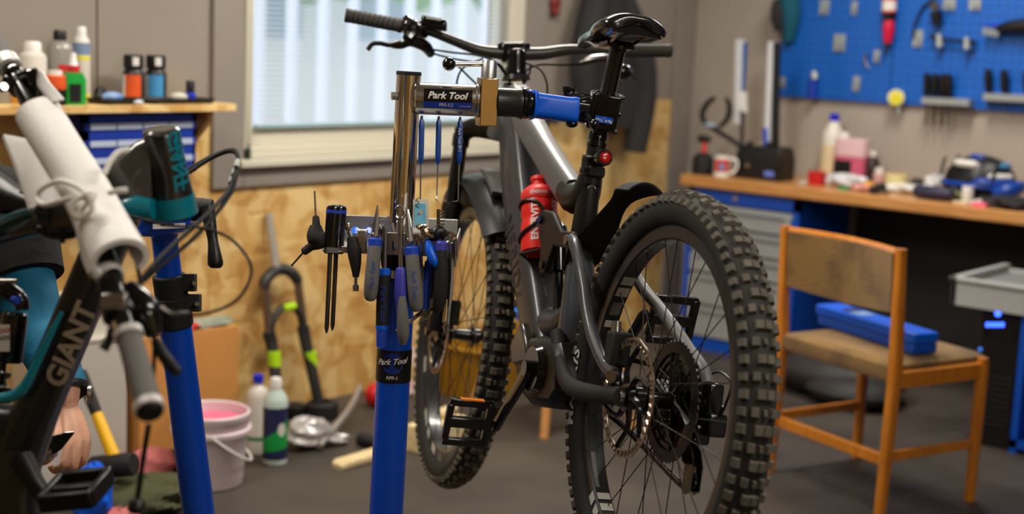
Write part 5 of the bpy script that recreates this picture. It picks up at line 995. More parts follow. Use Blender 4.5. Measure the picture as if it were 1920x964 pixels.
for k in range(3): M().rod(D(446-k*5, 302+k*15, 2.17), D(443-k*5, 314+k*15, 2.155), [(0, .0046), (1, .0046)], 10).build('cable_marker', mat('marker_pale', (176, 184, 176), .5), hbr)
M().tube(d3((279, 796, 1.75), (270, 850, 1.76), (262, 905, 1.765), (257, 938, 1.77)), .0036, 8, sm=3).build('cable', HOSE, hbr); M().rod(D(258, 934, 1.77), D(255, 962, 1.77), [(0, .006), (.2, .010), (.6, .012), (1, .008)], 10).build('cable_end', BLACK, hbr)
# ---- the mechanic
pr = root('person', 'mechanic in black shirt and teal long sleeves kneeling behind the frame, gripping a tool', 'person', (D(8, 385, 2.56)-_rh*.19)*A3(1, 1, 0))
def skin(name, nodes, edges, m, par, sub=2):
    me = bpy.data.meshes.new(name); k = list(nodes); pos = [nodes[q][0] for q in k]; Mi = ROOTM[pr.name]
    pos = (np.c_[np.array(pos), np.ones(len(pos))]@Mi.T)[:, :3]
    me.from_pydata([tuple(p) for p in pos], [(k.index(a), k.index(b)) for a, b in edges], [])
    o = bpy.data.objects.new(name, me); COL.objects.link(o); o.parent = par
    sm = o.modifiers.new('skin', 'SKIN'); sm.use_smooth_shade = True; sm.branch_smoothing = .4
    lay = me.skin_vertices[0] if me.skin_vertices else None
    if lay is None:
        bm = bmesh.new(); bm.from_mesh(me); bm.verts.layers.skin.verify(); bm.to_mesh(me); bm.free(); lay = me.skin_vertices[0]
    for i, q in enumerate(k):
        r = nodes[q][1]; lay.data[i].radius = (r, r) if not hasattr(r, '__len__') else r
        lay.data[i].use_root = (i == 0)
    sb_ = o.modifiers.new('sub', 'SUBSURF'); sb_.levels = sub; sb_.render_levels = sub; me.materials.append(m); return o
S_ = D(8, 385, 2.56)                      # left shoulder
fR, fF = _rh, _fh                          # picture right, away
neck = S_-fR*.19+_z*.06+fF*.03
pel = A3(neck[0], neck[1], .58)+fF*.05
E_, W_ = D(66, 610, 2.50), D(128, 738, 2.43)
HD = neck+_z*.17-fF*.05
Rs = S_-fR*.38; Re = Rs-_z*.24-fF*.14+fR*.02; Rw = Re-fF*.16-_z*.12+fR*.10
N = {'pelvis': (pel, .085), 'belly': (pel+_z*.18, .08), 'chest': (neck-_z*.16+fF*.01, .085), 'neck': (neck, .052), 'head0': (neck+_z*.085-fF*.035, .058), 'head1': (HD+_z*.02, .080), 'head2': (HD+_z*.095+fF*.012, .076),
     'sl': (S_+fR*-.02+_z*.0, .045), 'el': (E_, .036), 'fl': (E_+(W_-E_)*.5, .038), 'wl': (W_, .026), 'pl': (D(127, 775, 2.412), .017),
     'sr': (Rs+fR*.02, .045), 'er': (Re, .036), 'wr': (Rw, .028), 'pr': (Rw-fF*.06-_z*.03, .03),
     'hl': (pel+fR*.10-_z*.06, .07), 'kl': (A3(*(pel+fR*.14-fF*.12)[:2], .085), .055), 'al': (A3(*(pel+fR*.13+fF*.3)[:2], .07), .045), 'tl': (A3(*(pel+fR*.13+fF*.40)[:2], .04), .035),
     'hr': (pel-fR*.10-_z*.06, .07), 'kr': (A3(*(pel-fR*.14-fF*.12)[:2], .085), .055), 'ar': (A3(*(pel-fR*.13+fF*.3)[:2], .07), .045), 'tr': (A3(*(pel-fR*.13+fF*.40)[:2], .04), .035)}
Eg = [('pelvis', 'belly'), ('belly', 'chest'), ('chest', 'neck'), ('neck', 'head0'), ('head0', 'head1'), ('head1', 'head2'), ('chest', 'sl'), ('sl', 'el'), ('el', 'fl'), ('fl', 'wl'), ('wl', 'pl'), ('chest', 'sr'), ('sr', 'er'), ('er', 'wr'), ('wr', 'pr'), ('pelvis', 'hl'), ('hl', 'kl'), ('kl', 'al'), ('al', 'tl'), ('pelvis', 'hr'), ('hr', 'kr'), ('kr', 'ar'), ('ar', 'tr')]
fing = {'i': ((118, 760, 2.418), (110, 790, 2.40), (106, 824, 2.37), (97, 856, 2.355), (82, 868, 2.38), (74, 858, 2.405)), 'm': ((124, 762, 2.416), (126, 795, 2.392), (128, 834, 2.362), (120, 872, 2.348), (103, 884, 2.375), (93, 874, 2.405)), 'r': ((132, 762, 2.416), (141, 795, 2.392), (148, 836, 2.367), (140, 876, 2.355), (123, 889, 2.38), (113, 879, 2.41)), 'p': ((138, 760, 2.418), (153, 792, 2.40), (164, 828, 2.382), (159, 862, 2.374), (145, 877, 2.396), (137, 869, 2.418)),
        't': ((114, 752, 2.42), (98, 775, 2.405), (82, 796, 2.388), (73, 824, 2.375), (80, 848, 2.365))}
roots_ = ['pelvis']
for q, ps in fing.items():
    rr_f = {'t': (.012, .0125, .0105, .0088, .007), 'p': (.0095, .0095, .0090, .0074, .0066, .0055)}.get(q, (.0112, .011, .0092, .0076, .0068, .0058))
    for j, p in enumerate(ps):
        N[q+str(j)] = (D(*p), rr_f[j])
        if j: Eg.append((q+str(j-1), q+str(j)))
    roots_.append(q+'0')
body = skin('body', N, Eg, SKIN, pr, 1)
for i_, q in enumerate(N): body.data.skin_vertices[0].data[i_].use_root = q in roots_
rm = body.modifiers.new('remesh', 'REMESH'); rm.mode = 'VOXEL'; rm.voxel_size = .0026; rm.use_smooth_shade = True
sm_ = body.modifiers.new('smooth', 'SMOOTH'); sm_.factor = .5; sm_.iterations = 2
# clothes
sleeveL = M().tube([S_+(E_-S_)*.35, S_+(E_-S_)*.6, E_, E_+(W_-E_)*.35, E_+(W_-E_)*.7, E_+(W_-E_)*.97], [.058, .055, .050, .046, .041, .036], 18, sm=5).build('teal_sleeve', TEALC, pr)
M().tube([Rs+(Re-Rs)*.35, Rs+(Re-Rs)*.6, Re, Re+(Rw-Re)*.5, Rw], [.058, .055, .05, .044, .036], 16, sm=4).build('teal_sleeve', TEALC, pr)
def torso(z, c, hw, hd): return [A3(c[0], c[1], z)+fR*hw*math.cos(t)*(1+.02*math.sin(3*t))+fF*hd*math.sin(t) for t in [2*math.pi*k/32 for k in range(32)]]
zz0, zn = pel[2], neck[2]
tors = [(zz0-.06, pel, .165, .125), (zz0+.03, pel, .165, .125), (zz0+.14, pel-fF*.01, .155, .118), (zz0+.26, (pel+neck)/2, .165, .12), (zn-.20, neck+fF*.02, .185, .122), (zn-.10, neck+fF*.015, .195, .11), (zn-.045, neck+fF*.01, .17, .09), (zn-.01, neck+fF*.005, .10, .075), (zn+.015, neck, .068, .064)]
M().loft([torso(*q) for q in tors]).build('shirt', SHIRT, pr, ang=80)
M().tube([Rs+fR*.10+_z*.015, Rs+fR*.02+_z*.005, Rs+(Re-Rs)*.3, Rs+(Re-Rs)*.62], [.06, .072, .074, .068], 20, sm=4).build('shirt_sleeve', SHIRT, pr)
M().tube([S_-fR*.10+_z*.015, S_-fR*.02+_z*.005, S_+(E_-S_)*.25, S_+(E_-S_)*.48, S_+(E_-S_)*.62], [.06, .072, .078, .075, .072], 24, sm=4).build('shirt_sleeve', SHIRT, pr)
TR_ = mat('trousers_dark', (44, 46, 52), .85)
M().loft([torso(*q) for q in ((zz0-.16, pel, .15, .12), (zz0-.1, pel, .172, .132), (zz0-.02, pel, .168, .128), (zz0+.05, pel, .16, .122))]).build('trousers', TR_, pr, ang=80)
for q in 'lr': M().tube([N['h'+q][0], (N['h'+q][0]+N['k'+q][0])/2, N['k'+q][0], N['k'+q][0]*.7+N['a'+q][0]*.3, N['a'+q][0]], [.105, .092, .082, .075, .058], 20, sm=4).build('trouser_leg', TR_, pr); M().tube([N['a'+q][0], N['a'+q][0]*.5+N['t'+q][0]*.5, N['t'+q][0]], [.05, .05, .036], 14, sm=3).build('shoe', BLACKM, pr)
HB = (fR, fF, _z)
hr_ = M(); hr_.ell(HD+_z*.105+fF*.022, (.088, .092, .076), HB); hr_.ell(HD+_z*.045+fF*.04, (.083, .066, .09), HB); hr_.build('hair', mat('hair_brown', (58, 42, 32), .8), pr)
for s in (-1, 1):
    ey = M().ell(HD-fF*.066+fR*s*.030+_z*.028, (.0125, .011, .0095), HB).build('eye', WHITE, pr); M().ell(HD-fF*.0755+fR*s*.030+_z*.026, (.0055, .003, .0055), HB).build('iris', mat('iris_brown', (48, 34, 26), .3), ey)
    M().tube([HD-fF*.072+fR*s*.014+_z*.047, HD-fF*.075+fR*s*.030+_z*.052, HD-fF*.062+fR*s*.048+_z*.046], [.003, .005, .003], 8, sm=3).build('eyebrow', MT['hair_brown'], pr)
    M().ell(HD+fR*s*.080+_z*.012+fF*.012, (.010, .020, .030), HB).build('ear', SKIN, pr)
M().loft([rrect(HD-fF*d+_z*z, fR, _z, w, .006, .5, 3) for d, z, w in ((.066, .028, .006), (.082, .008, .009), (.094, -.012, .013), (.078, -.022, .012))]).build('nose', SKIN, pr, sub=1)
M().ell(HD-fF*.074-_z*.046, (.022, .010, .0055), HB).build('mouth', mat('lips', (176, 98, 88), .5), pr)
wt = nrm(W_-E_); wX, wY, _q = frame(wt); wc = W_-wt*.004
wa = M().tube([wc+.031*(math.cos(t)*wX+math.sin(t)*wY*.9) for t in np.linspace(0, 2*math.pi, 25)[:-1]], .0075, 8, closed=True).build('watch_strap', mat('strap_dark', (40, 42, 46), .5), pr)
wn = nrm(RT*.85+FW*.35); M().rod(wc+wn*.031-_z*.006, wc+wn*.041-_z*.006, [(0, .016), (.7, .0165), (1, .0145)], 20).build('watch_case', STEEL, wa)
# tool in the hand
tl = root('hand_tool', 'black and silver nipping tool gripped in the mechanic\'s hand', 'tool', D(90, 855, 2.34))
M().rod(D(74, 857, 2.335), D(102, 847, 2.328), [(0, .009), (.35, .009), (.36, .0105), (.6, .0105), (.62, .009), (1, .009)], 16).build('barrel', STEEL, tl)
def tprism(pts, d, th, nm, mt): return M().loft([[D(x, y, d) for x, y in pts], [D(x, y, d+th) for x, y in pts]]).build(nm, mt, tl, bevel=.002)
tprism([(141, 811), (119, 812), (97, 817), (67, 815), (67, 840), (90, 842), (103, 852), (116, 842)], 2.322, .012, 'jaws', BLACK)
tprism([(141, 809), (119, 810), (117, 814), (140, 813)], 2.319, .010, 'blade_edge', STEEL)
# ================================================================== RIGHT: WORKBENCH, PEGBOARD, CHAIR
XF = 5.47
wt_ = M(); wt_.bb((XF, -1.2, BZ-.05), (XB-.003, 3.605, BZ)); wt_o = wt_.build('worktop', BENCHW, None, bevel=.006); tag(wt_o, 'long butcher block worktop along the wall under the pegboard', 'worktop')
cab = root('drawer_cabinet', 'blue steel cabinet with grey drawers under the left end of the worktop', 'cabinet', (5.75, 3.29, 0))
c = M(); c.bb((XF+.055, 3.0, 0), (XB-.03, 3.575, BZ-.052)); c.bb((XF+.03, 3.0, 0), (XF+.06, 3.03, BZ-.052)); c.bb((XF+.03, 3.545, 0), (XF+.06, 3.575, BZ-.052)); c.bb((XF+.03, 3.0, .685), (XF+.06, 3.575, BZ-.052)); c.bb((XF+.03, 3.0, 0), (XF+.06, 3.575, .055)); c.build('body', CABB, cab)
ze = [.68, .575, .465, .36, .21, .06]
for k in range(5):
    z1, z0 = ze[k]-.004, ze[k+1]+.004
    d = M(); d.bb((XF+.022, 3.035, z0), (XF+.05, 3.54, z1-.022)); d.loft([[A3(XF+.05, y, z1-.022), A3(XF+.05, y, z1), A3(XF+.042, y, z1), A3(XF+.03, y, z1-.022)] for y in (3.035, 3.54)])
    do = d.build('drawer', CABG, cab, bevel=.002)
    M().bb((XF+.016, 3.06, z1-.03), (XF+.024, 3.515, z1-.022)).build('handle_lip', CABD, do)
M().cyl(A3(XF+.028, 3.32, .715), A3(XF+.022, 3.32, .715), .011, n=16).build('lock', STEEL, cab)
# back board under the bench, second cabinet at the far end
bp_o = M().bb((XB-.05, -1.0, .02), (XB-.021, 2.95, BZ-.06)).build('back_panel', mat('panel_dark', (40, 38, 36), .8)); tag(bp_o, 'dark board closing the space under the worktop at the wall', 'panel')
lg = root('steel_support', 'blue steel support leg under the far right end of the worktop', 'leg', (5.7, -.8, 0)); M().bb((XF+.06, -.83, 0), (XF+.1, -.77, BZ-.051)).build('post', CABB, lg); M().bb((XF+.06, -.83, 0), (XB-.05, -.77, .04)).build('foot', CABB, lg)
# rolling unit with grey tray and computer tower
ru = root('equipment_cart', 'blue cart with a grey tray on top and open front at the right edge', 'cart', (5.3, 1.75, 0))
tx0, ty1 = 4.93, 2.02
ybl = AX(1906, 700, 0, tx0)[1]; ypc = AX(1824, 700, 0, tx0)[1]
c = M(); c.bb((tx0, ybl-.025, .0), (tx0+.45, ybl, .50)); c.bb((tx0, 1.3, .0), (tx0+.45, 1.325, .50)); c.bb((tx0+.43, 1.3, 0), (tx0+.45, ty1, .50)); c.bb((tx0, 1.3, .02), (tx0+.45, ybl, .05)); c.build('frame', CABB, ru)
t = M(); t.bb((tx0, 1.32, .50), (tx0+.45, ty1, .575)); t.build('tray_base', mat('tray_grey', (128, 130, 130), .5), ru)
t = M()
for a, b_ in (((tx0-.02, 1.3), (tx0, ty1+.02)), ((tx0+.45, 1.3), (tx0+.47, ty1+.02)), ((tx0-.02, ty1), (tx0+.47, ty1+.02)), ((tx0-.02, 1.3), (tx0+.47, 1.32))): t.bb((a[0], a[1], .501), (b_[0], b_[1], .59))
for a, b_ in (((tx0-.03, 1.3), (tx0, ty1+.03)), ((tx0-.03, ty1), (tx0+.48, ty1+.03))): t.bb((a[0], a[1], .59), (b_[0], b_[1], .605))
t.build('tray_rim', mat('tray_grey_light', (168, 170, 168), .45), ru, bevel=.003)
pc_o = root('computer_tower', 'black computer tower with blue status lights under the grey tray', 'computer', (tx0+.22, 1.83, 0))
M().bb((tx0+.02, ybl+.006, 0), (tx0+.42, ypc, .49)).build('case', BLACK, pc_o, bevel=.006)
LED = mat('led_blue', (50, 90, 255), .4, emit=6.)
fx_ = tx0+.02
M().cyl(AX(1871, 588, 0, fx_), AX(1871, 588, 0, fx_-.004), .010, n=16).build('power_button', LED, pc_o)
for k in range(4): p = AX(1852+k*9, 609, 0, fx_-.006); M().box(p, (.003, .011, .014)).build('display_digit', LED, pc_o)
M().cyl(AX(1838, 655, 0, fx_), AX(1838, 655, 0, fx_-.003), .006, n=12).build('status_light', mat('led_cyan', (60, 120, 220), .4, emit=1.5), pc_o)
for k in range(9): M().bb((fx_-.003, ybl+.02, .08+.022*k), (fx_, ypc-.02, .088+.022*k)).build('vent_slat', BLACKM, pc_o)
M().bb((fx_-.004, ybl+.02, .40), (fx_, ypc-.02, .455)).build('drive_panel', BLACKG, pc_o)
# black bag under bench
bg = M(); bg.ell((5.22, 2.62, .09), (.2, .30, .1), nu=24, nv=14); bg.ell((5.12, 2.50, .06), (.16, .2, .07)); tag(bg.build('duffel_bag', mat('bag_black', (38, 36, 36), .6, bump=.6, bscale=9)), 'slumped black bag on the floor behind the wooden chair', 'bag')
# ---- pegboard
pb = root('pegboard', 'bright blue perforated tool board on the wall above the worktop', 'pegboard', (XB-.015, 2.6, 1.165))
yl = WB(1464, 170)[1]; ys = WB(1678, 100)[1]
for a, b_ in ((yl, ys+.002), (ys-.002, ys-1.0), (ys-1.004, ys-2.0)): M().bb((XB-.025, b_, 1.165), (XB-.006, a, 2.2)).build('panel', PEG, pb, bevel=.001)
def pg(x, y, off=.035): return WB(x, y, off)
PBX = (A3(0, -1, 0), A3(1, 0, 0), A3(0, 0, 1))      # picture right, into wall, up
HK = mat('hook_grey', (168, 174, 172), .4, .5)
for i, (x, y, w, h) in enumerate(((1546, 13, 20, 28), (1602, 15, 12, 25), (1574, 80, 24, 32), (1721, 72, 19, 30), (1644, 105, 12, 22), (1606, 157, 14, 28), (1466, 155, 13, 22), (1780, 8, 24, 20), (1828, 8, 22, 20))):
    where = ('upper left of the pegboard', 'upper left, right of a wider grey holder', 'middle of the left board', 'right of the red screwdriver', 'under the red screwdriver tip', 'lower edge between blue tool and yellow tape', 'lower left corner of the pegboard', 'top edge above the black bar', 'top edge nearest the black brush')[i]
    r = root('tool_hook', 'empty grey metal tool holder, '+where, 'hook', pg(x, y+h/2, .03), 'grey holders on the pegboard')
    s = 6.45/2667; M().box(pg(x, y, .029), (w*s, .006, h*s), PBX).build('plate', HK, r, bevel=.001); M().tube([pg(x, y+h*.2, .03), pg(x, y+h*.25, .06), pg(x, y+h*.05, .065)], .004, 8).build('prong', HK, r)
def pegtool(name, label, cat, parts, base):
    r = root(name, label, cat, base)
    for nm, mt, pts, rad in parts: M().tube([pg(*p) for p in pts], rad, 12, sm=3 if len(pts) > 2 else 0).build(nm, mt, r)
    return r
pegtool('screwdriver', 'red and white handled screwdriver hanging tip down on the pegboard', 'screwdriver', [('handle_top', LRED, [(1669, -6, .06), (1668, 2, .06)], [.028, .032]), ('label', LWHT, [(1668, 2, .06), (1667, 20, .06)], .033), ('lower_label', LRED, [(1667, 20, .06), (1667, 24, .06)], .033), ('collar', BLACK, [(1667, 24, .06), (1667, 38, .06)], [.028, .024]), ('sheath', mat('sheath_red', (206, 16, 60), .45), [(1667, 38, .06), (1666, 55, .06), (1664, 80, .06)], [.022, .026, .018]), ('tip', DSTEEL, [(1664, 80, .06), (1661, 98, .06)], [.012, .006])], pg(1662, 98, .06))
pegtool('work_apron', 'dark teal cloth hanging at the upper left edge of the pegboard', 'cloth', [('cloth', mat('cloth_teal', (10, 84, 104), .85), [(1478, -20, .05), (1482, 30, .05), (1478, 78, .05)], [.05, .05, .025])], pg(1478, 80, .05))
pegtool('glove', 'black glove hanging beside the teal cloth', 'glove', [('glove', JACKET, [(1456, 0, .09), (1457, 30, .1), (1460, 58, .09)], [.018, .03, .018])], pg(1460, 60, .09))
pegtool('blue_tool', 'small tool with dark blue handle hanging at the lower edge of the pegboard', 'tool', [('head', HK, [(1526, 134, .05), (1528, 148, .05)], [.014, .018]), ('handle', mat('handle_deepblue', (20, 52, 170), .5), [(1525, 148, .05), (1523, 184, .05)], [.016, .020])], pg(1523, 184, .05))
pegtool('curved_pick', 'small curved steel pick hanging left of the red screwdriver tip', 'pick', [('hook', STEEL, [(1624, 100, .04), (1621, 112, .04), (1629, 128, .04)], [.006, .006, .003])], pg(1629, 128, .04))
pegtool('cable_loop', 'thin black cable looping down the upper pegboard', 'cable', [('loop', BLACK, [(1752, -4, .04), (1730, 15, .04), (1716, 45, .04), (1712, 72, .04)], .005)], pg(1712, 72, .04))
pegtool('round_gauge', 'round silver gauge with a black body at the top of the pegboard', 'gauge', [('dial', CHROME, [(1752, 10, .08), (1752, 14, .07)], [.022, .022]), ('body', BLACK, [(1756, 22, .06), (1757, 46, .06)], [.026, .02])], pg(1757, 46, .06))
pegtool('torque_wrench', 'long black bar tool held level by two silver clips on the pegboard', 'wrench', [('bar', BLACK, [(1744, 69, .06), (1790, 76, .06), (1828, 80, .06)], [.010, .007, .012]), ('clip', HK, [(1760, 64, .07), (1762, 88, .07)], [.012, .016]), ('clip', HK, [(1812, 70, .07), (1813, 92, .07)], [.012, .016])], pg(1790, 90, .06))
r = pegtool('cleaning_brush', 'black wedge handled brush with silver bristle edge at right of the pegboard', 'brush', [('handle', BLACK, [(1868, 55, .07), (1890, 51, .07), (1930, 48, .07)], [.012, .026, .032]), ('blue_spine', BLUED, [(1842, 46, .06), (1880, 47, .06)], [.006, .01])], pg(1850, 66, .07))
for k in range(6): M().box(pg(1846+k*5, 58+k*.9, .07), (.008, .02, .03), PBX).build('bristle_row', HK, r)
r = pegtool('tape_measure', 'round yellow and white tape measure hanging at the lower edge of the pegboard', 'tape measure', [('tail', HK, [(1682, 195, .05), (1687, 215, .05)], .008)], pg(1685, 215, .05))
M().cyl(pg(1680, 183, .03), pg(1680, 183, .07), .036, n=24).build('case', mat('tape_cream', (226, 220, 160), .5), r); M().cyl(pg(1680, 185, .07), pg(1680, 185, .073), .027, n=24).build('face', LYEL, r)
for (x0, x1, y0, y1, hs, lab_, cnt) in ((1733, 1822, 181, 197, (1738, 1753, 1768, 1779), 'wide grey screwdriver rack on the pegboard holding four black handles', 4), (1848, 1935, 174, 190, (1853, 1883, 1925), 'grey screwdriver rack at the right edge of the pegboard', 3)):
    r = root('tool_rack', lab_, 'rack', pg(x0, y1, .05)); a, b_ = pg(x0, (y0+y1)/2, .06), pg(x1, (y0+y1)/2+(x1-x0)*.05, .06)
    M().loft([[p+A3(-.03, 0, .016), p+A3(.035, 0, .016), p+A3(.035, 0, -.02), p+A3(-.03, 0, -.012)] for p in (a, b_)]).build('bracket', HK, r)
    for k, x in enumerate(hs):
        big = x in (1853, 1883); ordn = ('first', 'second', 'third', 'fourth')[k]
        s_ = root('screwdriver', ('black handled screwdriver, %s from the left in the wide grey rack' if x1 < 1830 else 'black handled screwdriver, %s from the left in the rack at the right edge') % ordn, 'screwdriver', pg(x-2, 235, .07), 'screwdrivers in the pegboard racks')
        yy = y0+(x-x0)*.05; M().rod(pg(x, yy-45, .065), pg(x, yy-2, .065), [(0, .008), (.1, .016), (.6, .017), (.9, .012), (1, .010)], 14).build('handle', BLACK, s_); M().cyl(pg(x, yy-4, .065), pg(x-1, yy+(52 if x1 < 1830 else 28), .065), .0042, n=8).build('shaft', DSTEEL, s_)
# ---- things on the bench
def bn(px, x): p = AX(px, 335, 0, x); return A3(x, p[1], BZ)
def sz(b): return np.dot(b-EYE, FW)/2667
b = bn(1316, 5.56); r = root('black_jug', 'small black jug with a round lid at the left end of the worktop', 'jug', b)
M().lathe([(.042, 0), (.048, .006), (.05, .06), (.042, .085), (.02, .1)], b, n=22).build('body', BLACKM, r); M().ell(b+A3(.03, .02, .16), (.03, .035, .02)).build('lid', BLACK, r); M().tube([b+A3(0, 0, .09), b+A3(.02, .01, .13), b+A3(.03, .02, .16)], .012, 10).build('neck', LRED, r)
b = bn(1352, 5.53); r = root('mug', 'red and white mug with a blue spot beside the black truing stand', 'mug', b)
M().lathe([(.03, 0), (.034, .004), (.036, .095), (.033, .095), (.031, .01), (.002, .008)], b, n=26).build('body', WHITE, r)
mp = wrapmap(b+A3(0, 0, .055), (0, 0, 1), .0368, EYE-b); patch(mp, .075, .055, 0, 12, 2).build('red_band', mat('mug_red', (206, 60, 40), .4), r)
mp = wrapmap(b+A3(0, 0, .05), (0, 0, 1), .0374, EYE-b); patch(mp, .024, .026, 0, 6, 2).build('blue_spot', LBLU, r)
rr = nrm(np.cross(EYE-b, _z)*A3(1, 1, 0)); rr = rr if np.dot(rr, RT) > 0 else -rr
M().tube([b+rr*.034+_z*.082, b+rr*.06+_z*.084, b+rr*.068+_z*.055, b+rr*.056+_z*.026, b+rr*.034+_z*.02], .006, 10, sm=4).build('handle', WHITE, r)
b = bn(1432, 5.66); r = root('truing_stand', 'black wheel truing stand with tall uprights and a blue label on the worktop', 'truing stand', b)
yv = A3(0, -1, 0)
t = M(); t.loft([[b+yv*(sx*.118*k)+A3(sy*.07*k, 0, z) for sx, sy in ((-1, -1), (1, -1), (1, 1), (-1, 1))] for z, k in ((0, 1), (.09, 1), (.125, .94), (.15, .88))]); t.build('base', BLACK, r, bevel=.008)
text('Park Tool', .02, WHITE, r, flatmap(b+A3(-.074, -.07, .03), yv, _z), 'lettering', bold=.02) if False else None
M().box(b+A3(-.071, -.066, .032), (.002, .048, .022)).build('label', mat('label_periwinkle', (110, 130, 220), .4), r)
M().cyl(b+A3(-.07, .045, .06), b+A3(-.078, .045, .06), .009, n=14).build('side_screw', STEEL, r)
for dx, dz, w in ((-.02, .143, .05), (.04, .145, .03), (-.06, .138, .03)): M().box(b+A3(-.02, -dx, dz+.012), (.05, w, .03)).build('gauge_block', BLACKG if w < .05 else STEEL, r, bevel=.004)
def up(x, y, off=0): return AX(x, y, 0, 5.66+off)
for (xa, ya, xb, yb, w, mt_, nm) in ((1384, 232, 1388, 74, .018, mat('post_white', (214, 216, 218), .4), 'upright'), (1391, 170, 1396, 80, .012, mat('post_blue', (24, 84, 160), .4), 'upright_scale'), (1437, 310, 1447, 78, .014, MT['post_white'], 'upright'), (1453, 322, 1457, 80, .016, BLACK, 'upright_arm'), (1392, 210, 1391, 172, .02, WHITE, 'upright_clamp')):
    p, q = up(xa, ya), up(xb, yb); M().loft([[k+A3(sx*w*.5, sy*w, 0) for sx, sy in ((-1, -1), (1, -1), (1, 1), (-1, 1))] for k in (p, q)]).build(nm, mt_, r)
M().tube([up(1392, 205), up(1391, 260), up(1390, 300)], [.012, .01, .012], 8).build('upright_foot', DSTEEL, r)
M().tube([up(1436, 240), up(1437, 262), up(1437, 280)], .014, 10).build('blue_collar', BLUED, r)
cp_ = root('large_calliper', 'large black open calliper arms standing above the mug', 'calliper', up(1360, 300, -.06))
M().tube([up(1340, 184, -.06), up(1328, 192, -.06), up(1317, 212, -.06), up(1322, 230, -.06), up(1342, 240, -.06)], [.010, .013, .014, .013, .010], 10, sm=4).build('arm', BLACKM, cp_); M().tube([up(1362, 184, -.06), up(1368, 200, -.06), up(1364, 222, -.06), up(1350, 238, -.06)], [.010, .014, .013, .010], 10, sm=4).build('arm', BLACKM, cp_)
M().tube([up(1332, 236, -.06), up(1352, 250, -.06), up(1385, 272, -.06), up(1400, 296, -.03)], [.014, .012, .011, .012], 10, sm=3).build('lever', BLACKM, cp_); M().ell(up(1331, 235, -.07), (.02, .03, .014)).build('pad', mat('pad_greyblue', (150, 164, 184), .5), cp_)
b = bn(1556, 5.88); r = root('fluid_bottle', 'tall translucent bottle of cream fluid with a blue cap on the worktop', 'bottle', b)
M().lathe([(.046, 0), (.05, .005), (.05, .19), (.045, .225), (.022, .265), (.019, .275)], b, n=24).build('body', mat('milky', (222, 218, 206), .35), r); M().lathe([(.0505, .004), (.0508, .006), (.0508, .165)], b, n=24).build('fluid', mat('cream_fluid', (226, 206, 164), .35), r); M().cyl(b+_z*.273, b+_z*.307, .022, n=18).build('cap', mat('cap_blue', (26, 40, 200), .4), r)
b = bn(1594, 5.84); r = root('coolant_jug', 'square jug of pink fluid with a black label and white cap', 'jug', b)
def jug(z0, z1, k, mt, nm): t = M(); t.loft([rrect(b+_z*z, yv, A3(1, 0, 0), .075*k, .04*k, .3, 3) for z in (z0, z1)]); return t.build(nm, mt, r, bevel=.004)
jug(0, .125, 1, mat('pink_fluid', (206, 96, 124), .3), 'fluid'); jug(.125, .205, .985, mat('pink_clear', (226, 190, 192), .35), 'body'); M().cyl(b+yv*-.045+_z*.204, b+yv*-.045+_z*.23, .022, n=16).build('cap', WHITE, r)
M().box(b+yv*-.022+A3(-.042, 0, .07), (.002, .085, .075)).build('label', BLACK, r)
b = bn(1634, 5.86); r = root('oil_bottle', 'dark brown bottle with pale cap behind the pink jug', 'bottle', b); M().lathe([(.03, 0), (.032, .004), (.032, .1), (.016, .13), (.014, .135)], b).build('body', mat('dark_brown', (50, 34, 32), .3), r); M().cyl(b+_z*.133, b+_z*.155, .016).build('cap', LWHT, r)
b = bn(1648, 5.80); r = root('small_jar', 'narrow pink and white jar left of the cream tape roll', 'jar', b); M().lathe([(.024, 0), (.026, .004), (.026, .06), (.02, .068)], b).build('body', mat('jar_pink', (206, 160, 156), .45), r); M().cyl(b+_z*.066, b+_z*.09, .02).build('cap', LWHT, r)
b = bn(1681, 5.80); r = root('tape_roll', 'cream coloured roll of tape standing on the worktop', 'tape', b); M().lathe([(.048, 0), (.05, .002), (.05, .07), (.048, .072), (.038, .072), (.038, 0)], b, n=30, closed=True).build('tape', mat('tape_roll_cream', (222, 208, 150), .6), r); M().lathe([(.038, .0), (.038, .072), (.035, .072), (.035, 0)], b, n=30, closed=True).build('core', CARD, r)
b = bn(1532, 5.66); t = M(); t.loft([rrect(b+_z*z, yv, A3(1, 0, 0), .036*k, .03*k, .2, 2) for z, k in ((0, .92), (.058, 1), (.058, .9), (.01, .84))]); r = t.build('red_cup', mat('cup_red', (190, 28, 26), .45), None, bevel=.002); tag(r, 'square red plastic cup near the front of the worktop', 'cup')
def blob(name, label, cat, px, x, rad, mt, seed=0, n=3, grp=None):
    b = bn(px, x); t = M(); q = random.Random(seed)
    def fn(u, v):
        a = 2*math.pi*u; ph = math.pi*v*.98+.01; k = 1+.22*math.sin(5*a+3*ph+seed)+.14*math.sin(9*a-5*ph)
        return b+A3(rad[0]*k*math.sin(ph)*math.cos(a), rad[1]*k*math.sin(ph)*math.sin(a), rad[2]*(1-math.cos(ph))/1.0*.5*(1+.12*math.sin(7*a)))
    n1, n2 = 26, 12; V = [fn(i/n1, j/n2) for i in range(n1) for j in range(n2+1)]; w = n2+1
    t.add(V, [(i*w+j, ((i+1) % n1)*w+j, ((i+1) % n1)*w+j+1, i*w+j+1) for i in range(n1) for j in range(n2)]); o = t.build(name, mt, None); return tag(o, label, cat, grp)
blob('plastic_bag', 'crumpled clear plastic bag in front of the pink jug', 'bag', 1588, 5.70, (.05, .10, .055), mat('bag_clear', (206, 206, 208), .25, noise=.15, nscale=40), 1)
o = M().bb(bn(1572, 5.56)+A3(0, 0, 0), bn(1595, 5.585)+A3(0, 0, .012)); tag(o.build('green_packet', mat('packet_green', (40, 150, 90), .5)), 'flat green packet under the plastic bag', 'packet')
